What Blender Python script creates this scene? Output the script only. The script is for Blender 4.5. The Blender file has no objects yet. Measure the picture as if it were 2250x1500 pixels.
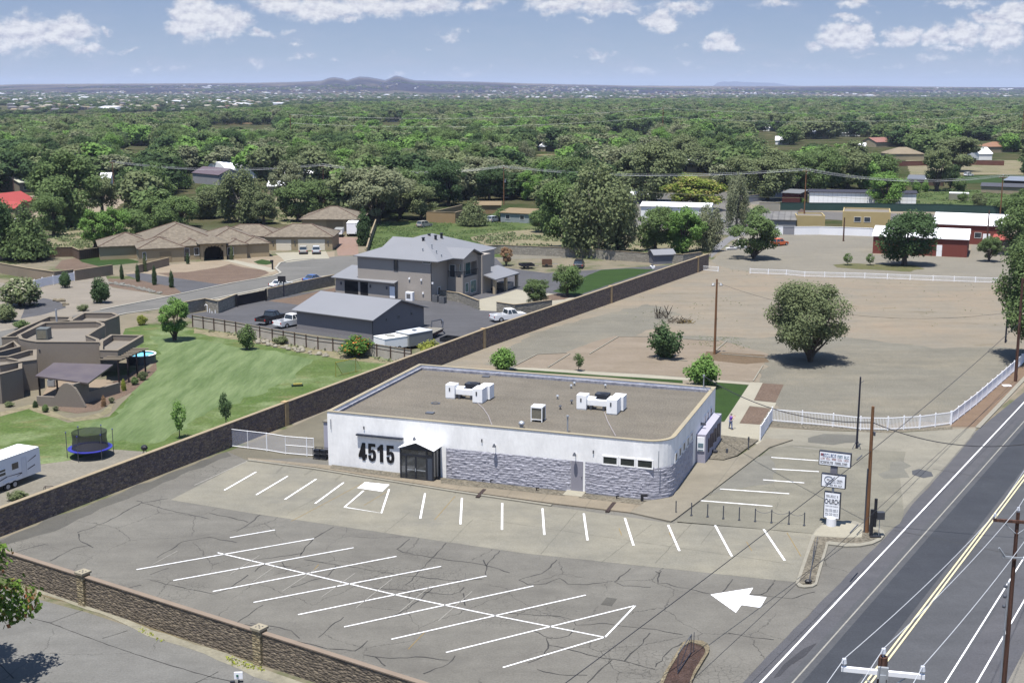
# Church building beside a road, seen from the air: everything below is built in metres, z = 0 on the ground.
import bpy, math, random
import numpy as np
from mathutils import Vector, Matrix, noise
from mathutils.geometry import tessellate_polygon
SC = bpy.context.scene
COL = SC.collection
R = math.radians
rnd = random.Random(11)
# ---------------------------------------------------------------- camera
F, HOR, H = 2750.0, 195.0, 36.0
TH = math.atan((750 - HOR) / F); CT, ST = math.cos(TH), math.sin(TH)
cam = bpy.data.cameras.new('camera'); camo = bpy.data.objects.new('camera', cam); COL.objects.link(camo)
cam.sensor_width = 36; cam.lens = F / 2250 * 36; cam.clip_start = 1; cam.clip_end = 60000
camo.location = (0, 0, H); camo.rotation_euler = (math.pi / 2 - TH, 0, 0)
SC.camera = camo
# ---------------------------------------------------------------- light
SUN_EL = R(75.5); SX, SY = -0.44, -0.898      # horizontal direction towards the sun
L = bpy.data.lights.new('sun', 'SUN'); L.energy = 5.0; L.angle = R(0.53); L.color = (1, .965, .91)
lo = bpy.data.objects.new('sun', L); COL.objects.link(lo)
sd = Vector((SX * math.cos(SUN_EL), SY * math.cos(SUN_EL), math.sin(SUN_EL)))
lo.rotation_euler = sd.to_track_quat('Z', 'Y').to_euler(); lo.location = (0, 0, 60)
SC.view_settings.view_transform = 'Standard'; SC.view_settings.look = 'None'
SC.view_settings.exposure = 0.82; SC.view_settings.gamma = 1
SC.cycles.max_bounces = 5; SC.cycles.diffuse_bounces = 2; SC.cycles.glossy_bounces = 2
SC.cycles.transparent_max_bounces = 6; SC.cycles.volume_bounces = 0
W = bpy.data.worlds.new('World'); SC.world = W; W.use_nodes = True
def pxdir(px, py):
    u, v = (px - 1125) / F, (750 - py) / F
    y = CT + v * ST; return u / y, (-ST + v * CT) / y
def world():
    nt = W.node_tree; N = nt.nodes; K = nt.links
    for n in list(N): N.remove(n)
    out = N.new('ShaderNodeOutputWorld'); bg = N.new('ShaderNodeBackground')
    K.new(bg.outputs[0], out.inputs[0]); bg.inputs[1].default_value = 0.13
    sky = N.new('ShaderNodeTexSky'); sky.sky_type = 'NISHITA'; sky.sun_disc = False
    sky.sun_elevation = SUN_EL; sky.sun_rotation = math.atan2(SX, SY)
    sky.air_density = 1.0; sky.dust_density = 0.6; sky.ozone_density = 3.0; sky.altitude = 1500
    tc = N.new('ShaderNodeTexCoord'); sp = N.new('ShaderNodeSeparateXYZ'); K.new(tc.outputs['Generated'], sp.inputs[0])
    def m(op, a, b=0., c=0., clamp=False):
        n = N.new('ShaderNodeMath'); n.operation = op; n.use_clamp = clamp
        for i, x in enumerate((a, b, c)):
            if isinstance(x, (int, float)): n.inputs[i].default_value = x
            else: K.new(x, n.inputs[i])
        return n.outputs[0]
    y = m('MAXIMUM', sp.outputs['Y'], 0.02)
    u = m('DIVIDE', sp.outputs['X'], y); v = m('DIVIDE', sp.outputs['Z'], y)
    cb = N.new('ShaderNodeCombineXYZ'); K.new(u, cb.inputs[0]); K.new(v, cb.inputs[1]); P0 = cb.outputs[0]
    def fbm(vec, scale, detail=7, rough=.62, sy=1.5):
        mp = N.new('ShaderNodeMapping'); mp.inputs['Scale'].default_value = (scale, scale * sy, 1); K.new(vec, mp.inputs[0])
        n = N.new('ShaderNodeTexNoise'); n.inputs['Scale'].default_value = 1; n.inputs['Detail'].default_value = detail
        n.inputs['Roughness'].default_value = rough; K.new(mp.outputs[0], n.inputs[0]); return n.outputs[0]
    # clouds: centre and half sizes in photo pixels, then a bulge strength
    cl = [(45,72,85,42,1.2),(140,70,75,36,1.1),(20,96,90,16,.8),(200,108,50,16,.8),(60,120,70,16,.45),(235,68,22,8,.6),(280,112,24,8,.5),
          (425,35,55,55,1.5),(485,45,75,34,1.2),(405,62,45,20,1.0),(540,45,20,14,.6),
          (620,8,75,26,1.1),(700,20,100,30,1.15),(820,12,120,28,1.1),(930,12,110,22,1.0),(1050,8,60,14,.8),(770,42,60,10,.7),
          (582,75,32,14,.9),(635,68,22,8,.5),(652,95,16,9,.6),(655,128,26,8,.6),(692,123,15,9,.6),(734,130,16,9,.6),(560,139,30,11,.65),
          (340,146,20,9,.6),(292,158,24,13,.55),(398,152,24,9,.5),(470,155,26,6,.4),(335,143,12,6,.4),(515,149,9,5,.4),(990,75,32,12,.6),(1035,70,12,6,.4),
          (938,103,12,6,.35),(850,120,12,6,.35),(1015,160,50,14,.45),(1068,143,14,8,.4),(872,163,28,12,.6),(932,160,9,6,.4),
          (1230,8,90,22,1.0),(1330,12,90,22,1.0),(1210,25,40,12,.7),(1380,28,40,10,.7),(1500,15,70,16,.9),(1700,10,55,12,.8),(1296,45,26,9,.6),
          (1450,47,46,24,1.25),(1590,90,22,28,1.0),(1578,107,50,14,.95),(1632,117,16,8,.55),(1320,122,36,13,.65),(1262,125,12,6,.4),(1193,131,8,5,.4),
          (1400,150,60,14,.5),(1500,135,26,8,.45),(1497,103,16,10,.4),(1530,145,40,8,.4),
          (1790,98,30,14,.9),(1850,80,60,28,1.2),(1900,72,28,28,1.2),(1865,42,44,10,.85),(1868,8,50,12,.8),(1990,80,48,22,1.2),(1950,96,30,10,.7),
          (2060,80,40,26,1.15),(2120,72,45,28,1.2),(2200,80,60,32,1.3),(2225,30,60,28,1.25),(2170,40,34,18,1.1),(2090,110,60,12,.7),(2110,8,80,10,.7),
          (1935,25,12,8,.5),(2050,130,60,12,.45),(1900,120,50,8,.4),(2200,135,80,10,.4),(1700,146,70,9,.35),(1810,150,70,9,.35),(1960,150,90,9,.35),
          (1300,160,120,9,.3),(1650,160,90,7,.3),(50,165,90,9,.3),(200,176,110,7,.35),(1755,128,30,8,.35),(2105,160,90,8,.3)]
    wx = m('MULTIPLY', m('SUBTRACT', fbm(P0, 55, 5, .6), .5), .034)
    wy = m('MULTIPLY', m('SUBTRACT', fbm(P0, 47, 5, .6, 1.0), .5), .022)
    c2 = N.new('ShaderNodeCombineXYZ'); K.new(m('ADD', u, wx), c2.inputs[0]); K.new(m('ADD', v, wy), c2.inputs[1])
    tot = None
    for (cx, cy, rx, ry, s) in cl:
        a, b = pxdir(cx, cy); ax = F / rx; ay = F / (ry * 1.05)
        mp = N.new('ShaderNodeMapping'); mp.inputs['Location'].default_value = (-a * ax, -b * ay, 0); mp.inputs['Scale'].default_value = (ax * .78, ay * .78, 0)
        mp.inputs['Location'].default_value = (-a * ax * .78, -b * ay * .78, 0)
        K.new(c2.outputs[0], mp.inputs[0])
        g = N.new('ShaderNodeTexGradient'); g.gradient_type = 'SPHERICAL'; K.new(mp.outputs[0], g.inputs[0])
        e = m('MULTIPLY', g.outputs[1], s)
        tot = e if tot is None else m('MAXIMUM', tot, e)
    f1 = fbm(P0, 95, 9, .62)
    dens = m('ADD', tot, m('MULTIPLY', m('SUBTRACT', f1, .5), .75))
    mr = N.new('ShaderNodeMapRange'); mr.interpolation_type = 'SMOOTHSTEP'
    K.new(m('MULTIPLY', dens, m('GREATER_THAN', tot, 0.003)), mr.inputs[0]); mr.inputs[1].default_value = .14; mr.inputs[2].default_value = .72
    alpha = m('MULTIPLY', mr.outputs[0], .95)
    # sun-side relief: compare the field with a sample taken a little higher up
    sh = N.new('ShaderNodeMapping'); sh.inputs['Location'].default_value = (-.001, .0035, 0); K.new(P0, sh.inputs[0])
    f2 = fbm(sh.outputs[0], 95, 9, .62)
    rel = m('MULTIPLY', m('SUBTRACT', f1, f2), 2.4)
    tone = m('ADD', m('ADD', rel, .52), m('MULTIPLY', tot, .28), clamp=True)
    cc = N.new('ShaderNodeMix'); cc.data_type = 'RGBA'; K.new(tone, cc.inputs[0])
    cc.inputs[6].default_value = (1.9, 2.0, 2.6, 1); cc.inputs[7].default_value = (3.7, 3.75, 3.9, 1)
    # a thin veil of far, small clouds low over the horizon
    veil = fbm(P0, 26, 6, .6, 3.2); vr = N.new('ShaderNodeMapRange'); K.new(veil, vr.inputs[0]); vr.inputs[1].default_value = .46; vr.inputs[2].default_value = .72; vr.inputs[4].default_value = .4
    lowm = N.new('ShaderNodeMapRange'); K.new(v, lowm.inputs[0]); lowm.inputs[1].default_value = .0; lowm.inputs[2].default_value = .05; lowm.inputs[3].default_value = 1; lowm.inputs[4].default_value = .25
    tint = N.new('ShaderNodeMix'); tint.data_type = 'RGBA'; tint.blend_type = 'MULTIPLY'; tint.inputs[0].default_value = 1
    K.new(sky.outputs[0], tint.inputs[6]); tint.inputs[7].default_value = SKYT
    gr = N.new('ShaderNodeMapRange'); K.new(v, gr.inputs[0]); gr.inputs[1].default_value = 0; gr.inputs[2].default_value = .09
    ga = N.new('ShaderNodeMix'); ga.data_type = 'RGBA'; K.new(gr.outputs[0], ga.inputs[0]); ga.inputs[6].default_value = (1.42, 1.80, 2.42, 1); ga.inputs[7].default_value = (.86, 1.22, 2.08, 1)
    up = N.new('ShaderNodeMapRange'); K.new(sp.outputs['Z'], up.inputs[0]); up.inputs[1].default_value = .12; up.inputs[2].default_value = .5; up.inputs[3].default_value = .92; up.inputs[4].default_value = .2
    tm = N.new('ShaderNodeMix'); tm.data_type = 'RGBA'; K.new(up.outputs[0], tm.inputs[0]); K.new(tint.outputs[2], tm.inputs[6]); K.new(ga.outputs[2], tm.inputs[7]); tint = tm
    mv = N.new('ShaderNodeMix'); mv.data_type = 'RGBA'; K.new(m('MULTIPLY', vr.outputs[0], lowm.outputs[0]), mv.inputs[0]); K.new(tint.outputs[2], mv.inputs[6]); mv.inputs[7].default_value = (2.2, 2.3, 2.85, 1)
    mx = N.new('ShaderNodeMix'); mx.data_type = 'RGBA'; K.new(alpha, mx.inputs[0]); K.new(mv.outputs[2], mx.inputs[6]); K.new(cc.outputs[2], mx.inputs[7])
    K.new(mx.outputs[2], bg.inputs[0])
SKYT = (1.0, 1.0, 1.0, 1)
world()
try: W.cycles.sampling_method = 'MANUAL'; W.cycles.sample_map_resolution = 512
except Exception: pass
# ---------------------------------------------------------------- helpers
def G(px, py, z=0.0):
    """world point at height z seen at photo pixel (px, py)"""
    u, v = (px - 1125) / F, (750 - py) / F
    t = (z - H) / (-ST + v * CT)
    return Vector((u * t, (CT + v * ST) * t, z))
def G2(px, py, z=0.0):
    p = G(px, py, z); return (p.x, p.y)
def PX(x, y, z=0.0):
    dz = z - H; d = y * CT - dz * ST; up = y * ST + dz * CT
    return 1125 + F * x / d, 750 - F * up / d
def ZA(px, py, ty):
    """height of the thing standing at ground pixel (px, py) whose top is seen at ty"""
    p = G(px, py); lo_, hi = 0.0, 35.9
    for _ in range(30):
        m = (lo_ + hi) / 2
        if PX(p.x, p.y, m)[1] > ty: lo_ = m
        else: hi = m
    return lo_
def lin(h):
    h = h.lstrip('#'); c = [int(h[i:i + 2], 16) / 255 for i in (0, 2, 4)]
    return [x / 12.92 if x <= .04045 else ((x + .055) / 1.055) ** 2.4 for x in c]
KA = (2.52, 2.55, 2.6)
def alb(h, k=None):
    return tuple(min(.82, x / (k or q)) for x, q in zip(lin(h), KA))
def wc(h): return alb(h, 1.45)
class Fr:
    """local frame: origin on the ground, x axis turned by deg"""
    def __init__(s, x, y, deg, z=0.0):
        s.x, s.y, s.z, s.deg = x, y, z, deg; s.c, s.s = math.cos(R(deg)), math.sin(R(deg))
        s.M = Matrix.Translation((x, y, z)) @ Matrix.Rotation(R(deg), 4, 'Z')
    def w(s, x, y, z=0.0): return s.M @ Vector((x, y, z))
    def l(s, px, py, z=0.0):
        p = G(px, py, z); dx, dy = p.x - s.x, p.y - s.y
        return s.c * dx + s.s * dy, -s.s * dx + s.c * dy
def FrP(a, b, z=0.0):
    p, q = G(a[0], a[1], z), G(b[0], b[1], z)
    f = Fr(p.x, p.y, math.degrees(math.atan2(q.y - p.y, q.x - p.x))); f.W = (q - p).length; return f
ID = Matrix.Identity(4)
class MB:
    def __init__(s, M=None): s.v = []; s.f = []; s.M = M if M is not None else ID
    def add(s, vs, fs):
        o = len(s.v); s.v += [Vector(v) for v in vs]; s.f += [[i + o for i in f] for f in fs]; return s
    def box(s, x0, y0, z0, x1, y1, z1):
        return s.add([(x0,y0,z0),(x1,y0,z0),(x1,y1,z0),(x0,y1,z0),(x0,y0,z1),(x1,y0,z1),(x1,y1,z1),(x0,y1,z1)],
                     [(0,3,2,1),(4,5,6,7),(0,1,5,4),(1,2,6,5),(2,3,7,6),(3,0,4,7)])
    def rbox(s, c, size, deg=0, tilt=None):
        m = Matrix.Translation(c) @ Matrix.Rotation(R(deg), 4, 'Z')
        if tilt: m = m @ Matrix.Rotation(R(tilt[0]), 4, tilt[1])
        a, b, h = size[0] / 2, size[1] / 2, size[2] / 2
        vs = [m @ Vector(p) for p in ((-a,-b,-h),(a,-b,-h),(a,b,-h),(-a,b,-h),(-a,-b,h),(a,-b,h),(a,b,h),(-a,b,h))]
        return s.add(vs, [(0,3,2,1),(4,5,6,7),(0,1,5,4),(1,2,6,5),(2,3,7,6),(3,0,4,7)])
    def prism(s, pts, z0, z1, caps=True):
        n = len(pts); a = sum(pts[i][0] * pts[(i+1) % n][1] - pts[(i+1) % n][0] * pts[i][1] for i in range(n))
        if a < 0: pts = pts[::-1]
        zt = z1 if hasattr(z1, '__len__') else [z1] * n
        vs = [(p[0], p[1], z0) for p in pts] + [(p[0], p[1], zt[i]) for i, p in enumerate(pts)]
        fs = [(i, (i+1) % n, n + (i+1) % n, n + i) for i in range(n)]
        if caps: fs += [tuple(range(n))[::-1], tuple(range(n, 2*n))]
        return s.add(vs, fs)
    def ring(s, pts_out, pts_in, z0, z1):
        """hollow prism between two outlines with the same number of points"""
        n = len(pts_out); vs = []
        for P_, z in ((pts_out, z0), (pts_out, z1), (pts_in, z1), (pts_in, z0)): vs += [(p[0], p[1], z) for p in P_]
        fs = []
        for k in range(4):
            for i in range(n):
                j = (i + 1) % n; k2 = (k + 1) % 4; fs.append((k*n+i, k*n+j, k2*n+j, k2*n+i))
        return s.add(vs, fs)
    def tube(s, pts, r, n=6, caps=True):
        pts = [Vector(p) for p in pts]; rs = r if hasattr(r, '__len__') else [r] * len(pts)
        vs = []; up = Vector((0, 0, 1))
        for i, p in enumerate(pts):
            d = (pts[min(i+1, len(pts)-1)] - pts[max(i-1, 0)]).normalized()
            a = d.cross(up) if abs(d.z) < .95 else d.cross(Vector((1, 0, 0)))
            a.normalize(); b = d.cross(a)
            for k in range(n):
                t = 2 * math.pi * k / n; vs.append(p + (a * math.cos(t) + b * math.sin(t)) * rs[i])
        fs = []
        for i in range(len(pts) - 1):
            for k in range(n):
                j = (k + 1) % n; fs.append((i*n+k, i*n+j, (i+1)*n+j, (i+1)*n+k))
        if caps: fs += [tuple(range(n))[::-1], tuple(range((len(pts)-1)*n, len(pts)*n))]
        return s.add(vs, fs)
    def cyl(s, x, y, z0, z1, r, r2=None, n=12): return s.tube([(x, y, z0), (x, y, z1)], [r, r if r2 is None else r2], n)
    def ball(s, c, r, n=8, m=5):
        r = r if hasattr(r, '__len__') else (r, r, r); vs = []; fs = []
        for i in range(m + 1):
            ph = math.pi * i / m
            for k in range(n):
                t = 2 * math.pi * k / n
                vs.append((c[0] + r[0] * math.sin(ph) * math.cos(t), c[1] + r[1] * math.sin(ph) * math.sin(t), c[2] + r[2] * math.cos(ph)))
        for i in range(m):
            for k in range(n): fs.append((i*n+k, (i+1)*n+k, (i+1)*n+(k+1) % n, i*n+(k+1) % n))
        return s.add(vs, fs)
    def slab(s, top, t=.15):
        """sheet of thickness t below a polygon of 3-D points"""
        n = len(top); top = [Vector(p) for p in top]
        vs = top + [p - Vector((0, 0, t)) for p in top]
        fs = [tuple(range(n)), tuple(range(n, 2*n))[::-1]] + [(i, n + i, n + (i+1) % n, (i+1) % n) for i in range(n)]
        return s.add(vs, fs)
    def hip(s, x0, y0, x1, y1, z, pitch, ov=.5, t=.16):
        """hip roof over a rectangle"""
        x0 -= ov; y0 -= ov; x1 += ov; y1 += ov; w, d = x1 - x0, y1 - y0; h = min(w, d) / 2 * pitch
        if w >= d: r1, r2 = (x0 + d/2, (y0+y1)/2, z+h), (x1 - d/2, (y0+y1)/2, z+h)
        else: r1, r2 = ((x0+x1)/2, y0 + w/2, z+h), ((x0+x1)/2, y1 - w/2, z+h)
        c = [(x0,y0,z),(x1,y0,z),(x1,y1,z),(x0,y1,z)]; b = [(p[0],p[1],z-t) for p in c]
        if w >= d: fs = [(0,1,9,8),(1,2,9),(2,3,8,9),(3,0,8)]
        else: fs = [(0,1,8),(1,2,9,8),(2,3,9),(3,0,8,9)]
        return s.add(c + b + [r1, r2], fs + [(0,4,5,1),(1,5,6,2),(2,6,7,3),(3,7,4,0),(7,6,5,4)])
    def gable(s, x0, y0, x1, y1, z, rise, axis='x', ov=.4, t=.16):
        x0 -= ov; y0 -= ov; x1 += ov; y1 += ov
        if axis == 'x':
            ym = (y0+y1)/2; sl = rise / ((y1-y0)/2)
            A = [(x0,y0,z),(x1,y0,z),(x1,ym,z+rise),(x0,ym,z+rise)]; B = [(x0,ym,z+rise),(x1,ym,z+rise),(x1,y1,z),(x0,y1,z)]
        else:
            xm = (x0+x1)/2
            A = [(x0,y0,z),(xm,y0,z+rise),(xm,y1,z+rise),(x0,y1,z)]; B = [(xm,y0,z+rise),(x1,y0,z),(x1,y1,z),(xm,y1,z+rise)]
        for q in (A, B): s.slab(q, t)
        return s
    def gwalls(s, x0, y0, x1, y1, z, rise, axis='x'):
        """body with gable ends, one closed mesh"""
        if axis == 'x':
            ym = (y0+y1)/2
            vs = [(x0,y0,0),(x1,y0,0),(x1,y1,0),(x0,y1,0),(x0,y0,z),(x1,y0,z),(x1,y1,z),(x0,y1,z),(x0,ym,z+rise),(x1,ym,z+rise)]
            fs = [(0,1,5,4),(1,2,6,9,5),(2,3,7,6),(3,0,4,8,7)]
        else:
            xm = (x0+x1)/2
            vs = [(x0,y0,0),(x1,y0,0),(x1,y1,0),(x0,y1,0),(x0,y0,z),(x1,y0,z),(x1,y1,z),(x0,y1,z),(xm,y0,z+rise),(xm,y1,z+rise)]
            fs = [(0,1,5,8,4),(1,2,6,5),(2,3,7,9,6),(3,0,4,7)]
        return s.add(vs, fs)
    def build(s, name, mat, parent=None, smooth=False):
        me = bpy.data.meshes.new(name)
        M = s.M if parent is None else PM[parent.name].inverted() @ s.M
        me.from_pydata([M @ v for v in s.v], [], s.f)
        if smooth: me.polygons.foreach_set('use_smooth', [True] * len(me.polygons))
        me.materials.append(mat); me.update()
        o = bpy.data.objects.new(name, me); COL.objects.link(o)
        if parent is not None:
            o.parent = parent; PM[o.name] = PM[parent.name]
        else: PM[o.name] = ID.copy()
        return o
PM = {}
def tag(o, label=None, cat=None, group=None, kind=None):
    if label: o['label'] = label
    if cat: o['category'] = cat
    if group: o['group'] = group
    if kind: o['kind'] = kind
    return o
def thing(name, label, cat, loc=(0, 0, 0), deg=0, group=None):
    o = bpy.data.objects.new(name, None); COL.objects.link(o); o.empty_display_size = .5
    o.location = (loc[0], loc[1], loc[2] if len(loc) > 2 else 0); o.rotation_euler = (0, 0, R(deg))
    PM[o.name] = Matrix.Translation(o.location) @ Matrix.Rotation(R(deg), 4, 'Z')
    return tag(o, label, cat, group)
def thingF(name, label, cat, fr, group=None): return thing(name, label, cat, (fr.x, fr.y, fr.z), fr.deg, group)
def lift(o, fr_xy):
    """move the origin of a lone mesh to its base"""
    x, y = fr_xy; me = o.data; me.transform(Matrix.Translation((-x, -y, 0))); o.location = (x, y, 0); PM[o.name] = Matrix.Translation((x, y, 0)); return o
def copytree(o, parent=None):
    c = o.copy(); COL.objects.link(c); c.parent = parent
    for ch in o.children: copytree(ch, c)
    return c
# ---------------------------------------------------------------- materials
MC = {}
def nodes(mat):
    mat.use_nodes = True; nt = mat.node_tree; return nt, nt.nodes, nt.links, nt.nodes['Principled BSDF']
def setp(b, **k):
    for n, v in k.items():
        n = n.replace('_', ' ')
        if n in b.inputs: b.inputs[n].default_value = v
def mat(name, col, rough=.85, var=.12, scale=3.0, col2=None, bump=.0, bscale=None, metal=0.0, fine=None, spec=.3, wave=None, stretch=(1, 1, 1), rot=0.0):
    """plain surface: two tones mixed by a broad noise, a fine grain, optional bump and optional seams"""
    if name in MC: return MC[name]
    m = bpy.data.materials.new(name); nt, N, K, b = nodes(m)
    c1 = alb(col) if isinstance(col, str) else col
    c2 = (alb(col2) if isinstance(col2, str) else col2) if col2 else tuple(x * (1 - var) for x in c1)
    tc = N.new('ShaderNodeTexCoord'); mp = N.new('ShaderNodeMapping'); K.new(tc.outputs['Object'], mp.inputs[0])
    mp.inputs['Scale'].default_value = stretch; mp.inputs['Rotation'].default_value = (0, 0, R(rot))
    n1 = N.new('ShaderNodeTexNoise'); n1.inputs['Scale'].default_value = 1 / scale; n1.inputs['Detail'].default_value = 6; n1.inputs['Roughness'].default_value = .6
    K.new(mp.outputs[0], n1.inputs[0])
    r = N.new('ShaderNodeMapRange'); r.inputs[1].default_value = .38; r.inputs[2].default_value = .62; K.new(n1.outputs[0], r.inputs[0])
    mx = N.new('ShaderNodeMix'); mx.data_type = 'RGBA'; K.new(r.outputs[0], mx.inputs[0])
    mx.inputs[6].default_value = (*c1, 1); mx.inputs[7].default_value = (*c2, 1); outc = mx.outputs[2]
    if fine:
        n2 = N.new('ShaderNodeTexNoise'); n2.inputs['Scale'].default_value = 1 / fine[0]; n2.inputs['Detail'].default_value = 3; K.new(mp.outputs[0], n2.inputs[0])
        r2 = N.new('ShaderNodeMapRange'); r2.inputs[1].default_value = .3; r2.inputs[2].default_value = .7; r2.inputs[3].default_value = 1 - fine[1]; r2.inputs[4].default_value = 1 + fine[1] * .6
        K.new(n2.outputs[0], r2.inputs[0])
        mu = N.new('ShaderNodeMix'); mu.data_type = 'RGBA'; mu.blend_type = 'MULTIPLY'; mu.inputs[0].default_value = 1
        K.new(outc, mu.inputs[6]); K.new(r2.outputs[0], mu.inputs[7]); outc = mu.outputs[2]
    hgt = None
    if wave:      # (axis, period, depth): ribs or boards
        w = N.new('ShaderNodeTexWave'); w.bands_direction = wave[0]; w.wave_profile = 'SIN'; w.inputs['Scale'].default_value = math.pi * 2 / 20 / wave[1] * 1.0
        K.new(mp.outputs[0], w.inputs[0])
        r3 = N.new('ShaderNodeMapRange'); r3.inputs[1].default_value = .0; r3.inputs[2].default_value = .18; r3.inputs[3].default_value = 1 - wave[2]; r3.inputs[4].default_value = 1
        K.new(w.outputs[1], r3.inputs[0])
        mu = N.new('ShaderNodeMix'); mu.data_type = 'RGBA'; mu.blend_type = 'MULTIPLY'; mu.inputs[0].default_value = 1
        K.new(outc, mu.inputs[6]); K.new(r3.outputs[0], mu.inputs[7]); outc = mu.outputs[2]
    K.new(outc, b.inputs['Base Color'])
    setp(b, Roughness=rough, Metallic=metal)
    b.inputs['Specular IOR Level'].default_value = spec
    if bump:
        nb = N.new('ShaderNodeTexNoise'); nb.inputs['Scale'].default_value = 1 / (bscale or .3); nb.inputs['Detail'].default_value = 4; K.new(mp.outputs[0], nb.inputs[0])
        bp = N.new('ShaderNodeBump'); bp.inputs['Distance'].default_value = bump; bp.inputs['Strength'].default_value = 1; K.new(nb.outputs[0], bp.inputs['Height']); K.new(bp.outputs[0], b.inputs['Normal'])
    MC[name] = m; return m
def stonemat(name, cols, size=(.35, .16), gap=.06, bump=.05, wall=True, rough=.9):
    """rough stones or blocks: cells tinted one by one, dark joints"""
    if name in MC: return MC[name]
    m = bpy.data.materials.new(name); nt, N, K, b = nodes(m)
    tc = N.new('ShaderNodeTexCoord'); mp = N.new('ShaderNodeMapping'); K.new(tc.outputs['Object'], mp.inputs[0])
    mp.inputs['Scale'].default_value = (1 / size[0], 1 / size[0], 1 / size[1])
    v = N.new('ShaderNodeTexVoronoi'); v.inputs['Scale'].default_value = 1; v.inputs['Randomness'].default_value = .9; K.new(mp.outputs[0], v.inputs[0])
    v2 = N.new('ShaderNodeTexVoronoi'); v2.feature = 'DISTANCE_TO_EDGE'; v2.inputs['Scale'].default_value = 1; v2.inputs['Randomness'].default_value = .9; K.new(mp.outputs[0], v2.inputs[0])
    cr = N.new('ShaderNodeValToRGB'); cr.color_ramp.interpolation = 'LINEAR'
    sx = N.new('ShaderNodeSeparateColor'); K.new(v.outputs['Color'], sx.inputs[0]); K.new(sx.outputs[0], cr.inputs[0])
    els = cr.color_ramp.elements
    for i, c in enumerate(cols):
        p = i / (len(cols) - 1)
        e = els[0] if i == 0 else els[-1] if i == len(cols) - 1 else els.new(p)
        e.position = p; e.color = (*(wc(c) if wall else alb(c)), 1)
    mr = N.new('ShaderNodeMapRange'); mr.inputs[1].default_value = 0; mr.inputs[2].default_value = gap; mr.inputs[3].default_value = .45; mr.inputs[4].default_value = 1; K.new(v2.outputs[0], mr.inputs[0])
    mu = N.new('ShaderNodeMix'); mu.data_type = 'RGBA'; mu.blend_type = 'MULTIPLY'; mu.inputs[0].default_value = 1; K.new(cr.outputs[0], mu.inputs[6]); K.new(mr.outputs[0], mu.inputs[7])
    K.new(mu.outputs[2], b.inputs['Base Color']); setp(b, Roughness=rough)
    bp = N.new('ShaderNodeBump'); bp.inputs['Distance'].default_value = bump; K.new(v.outputs['Distance'], bp.inputs['Height']); bp.invert = True; K.new(bp.outputs[0], b.inputs['Normal'])
    MC[name] = m; return m
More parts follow.
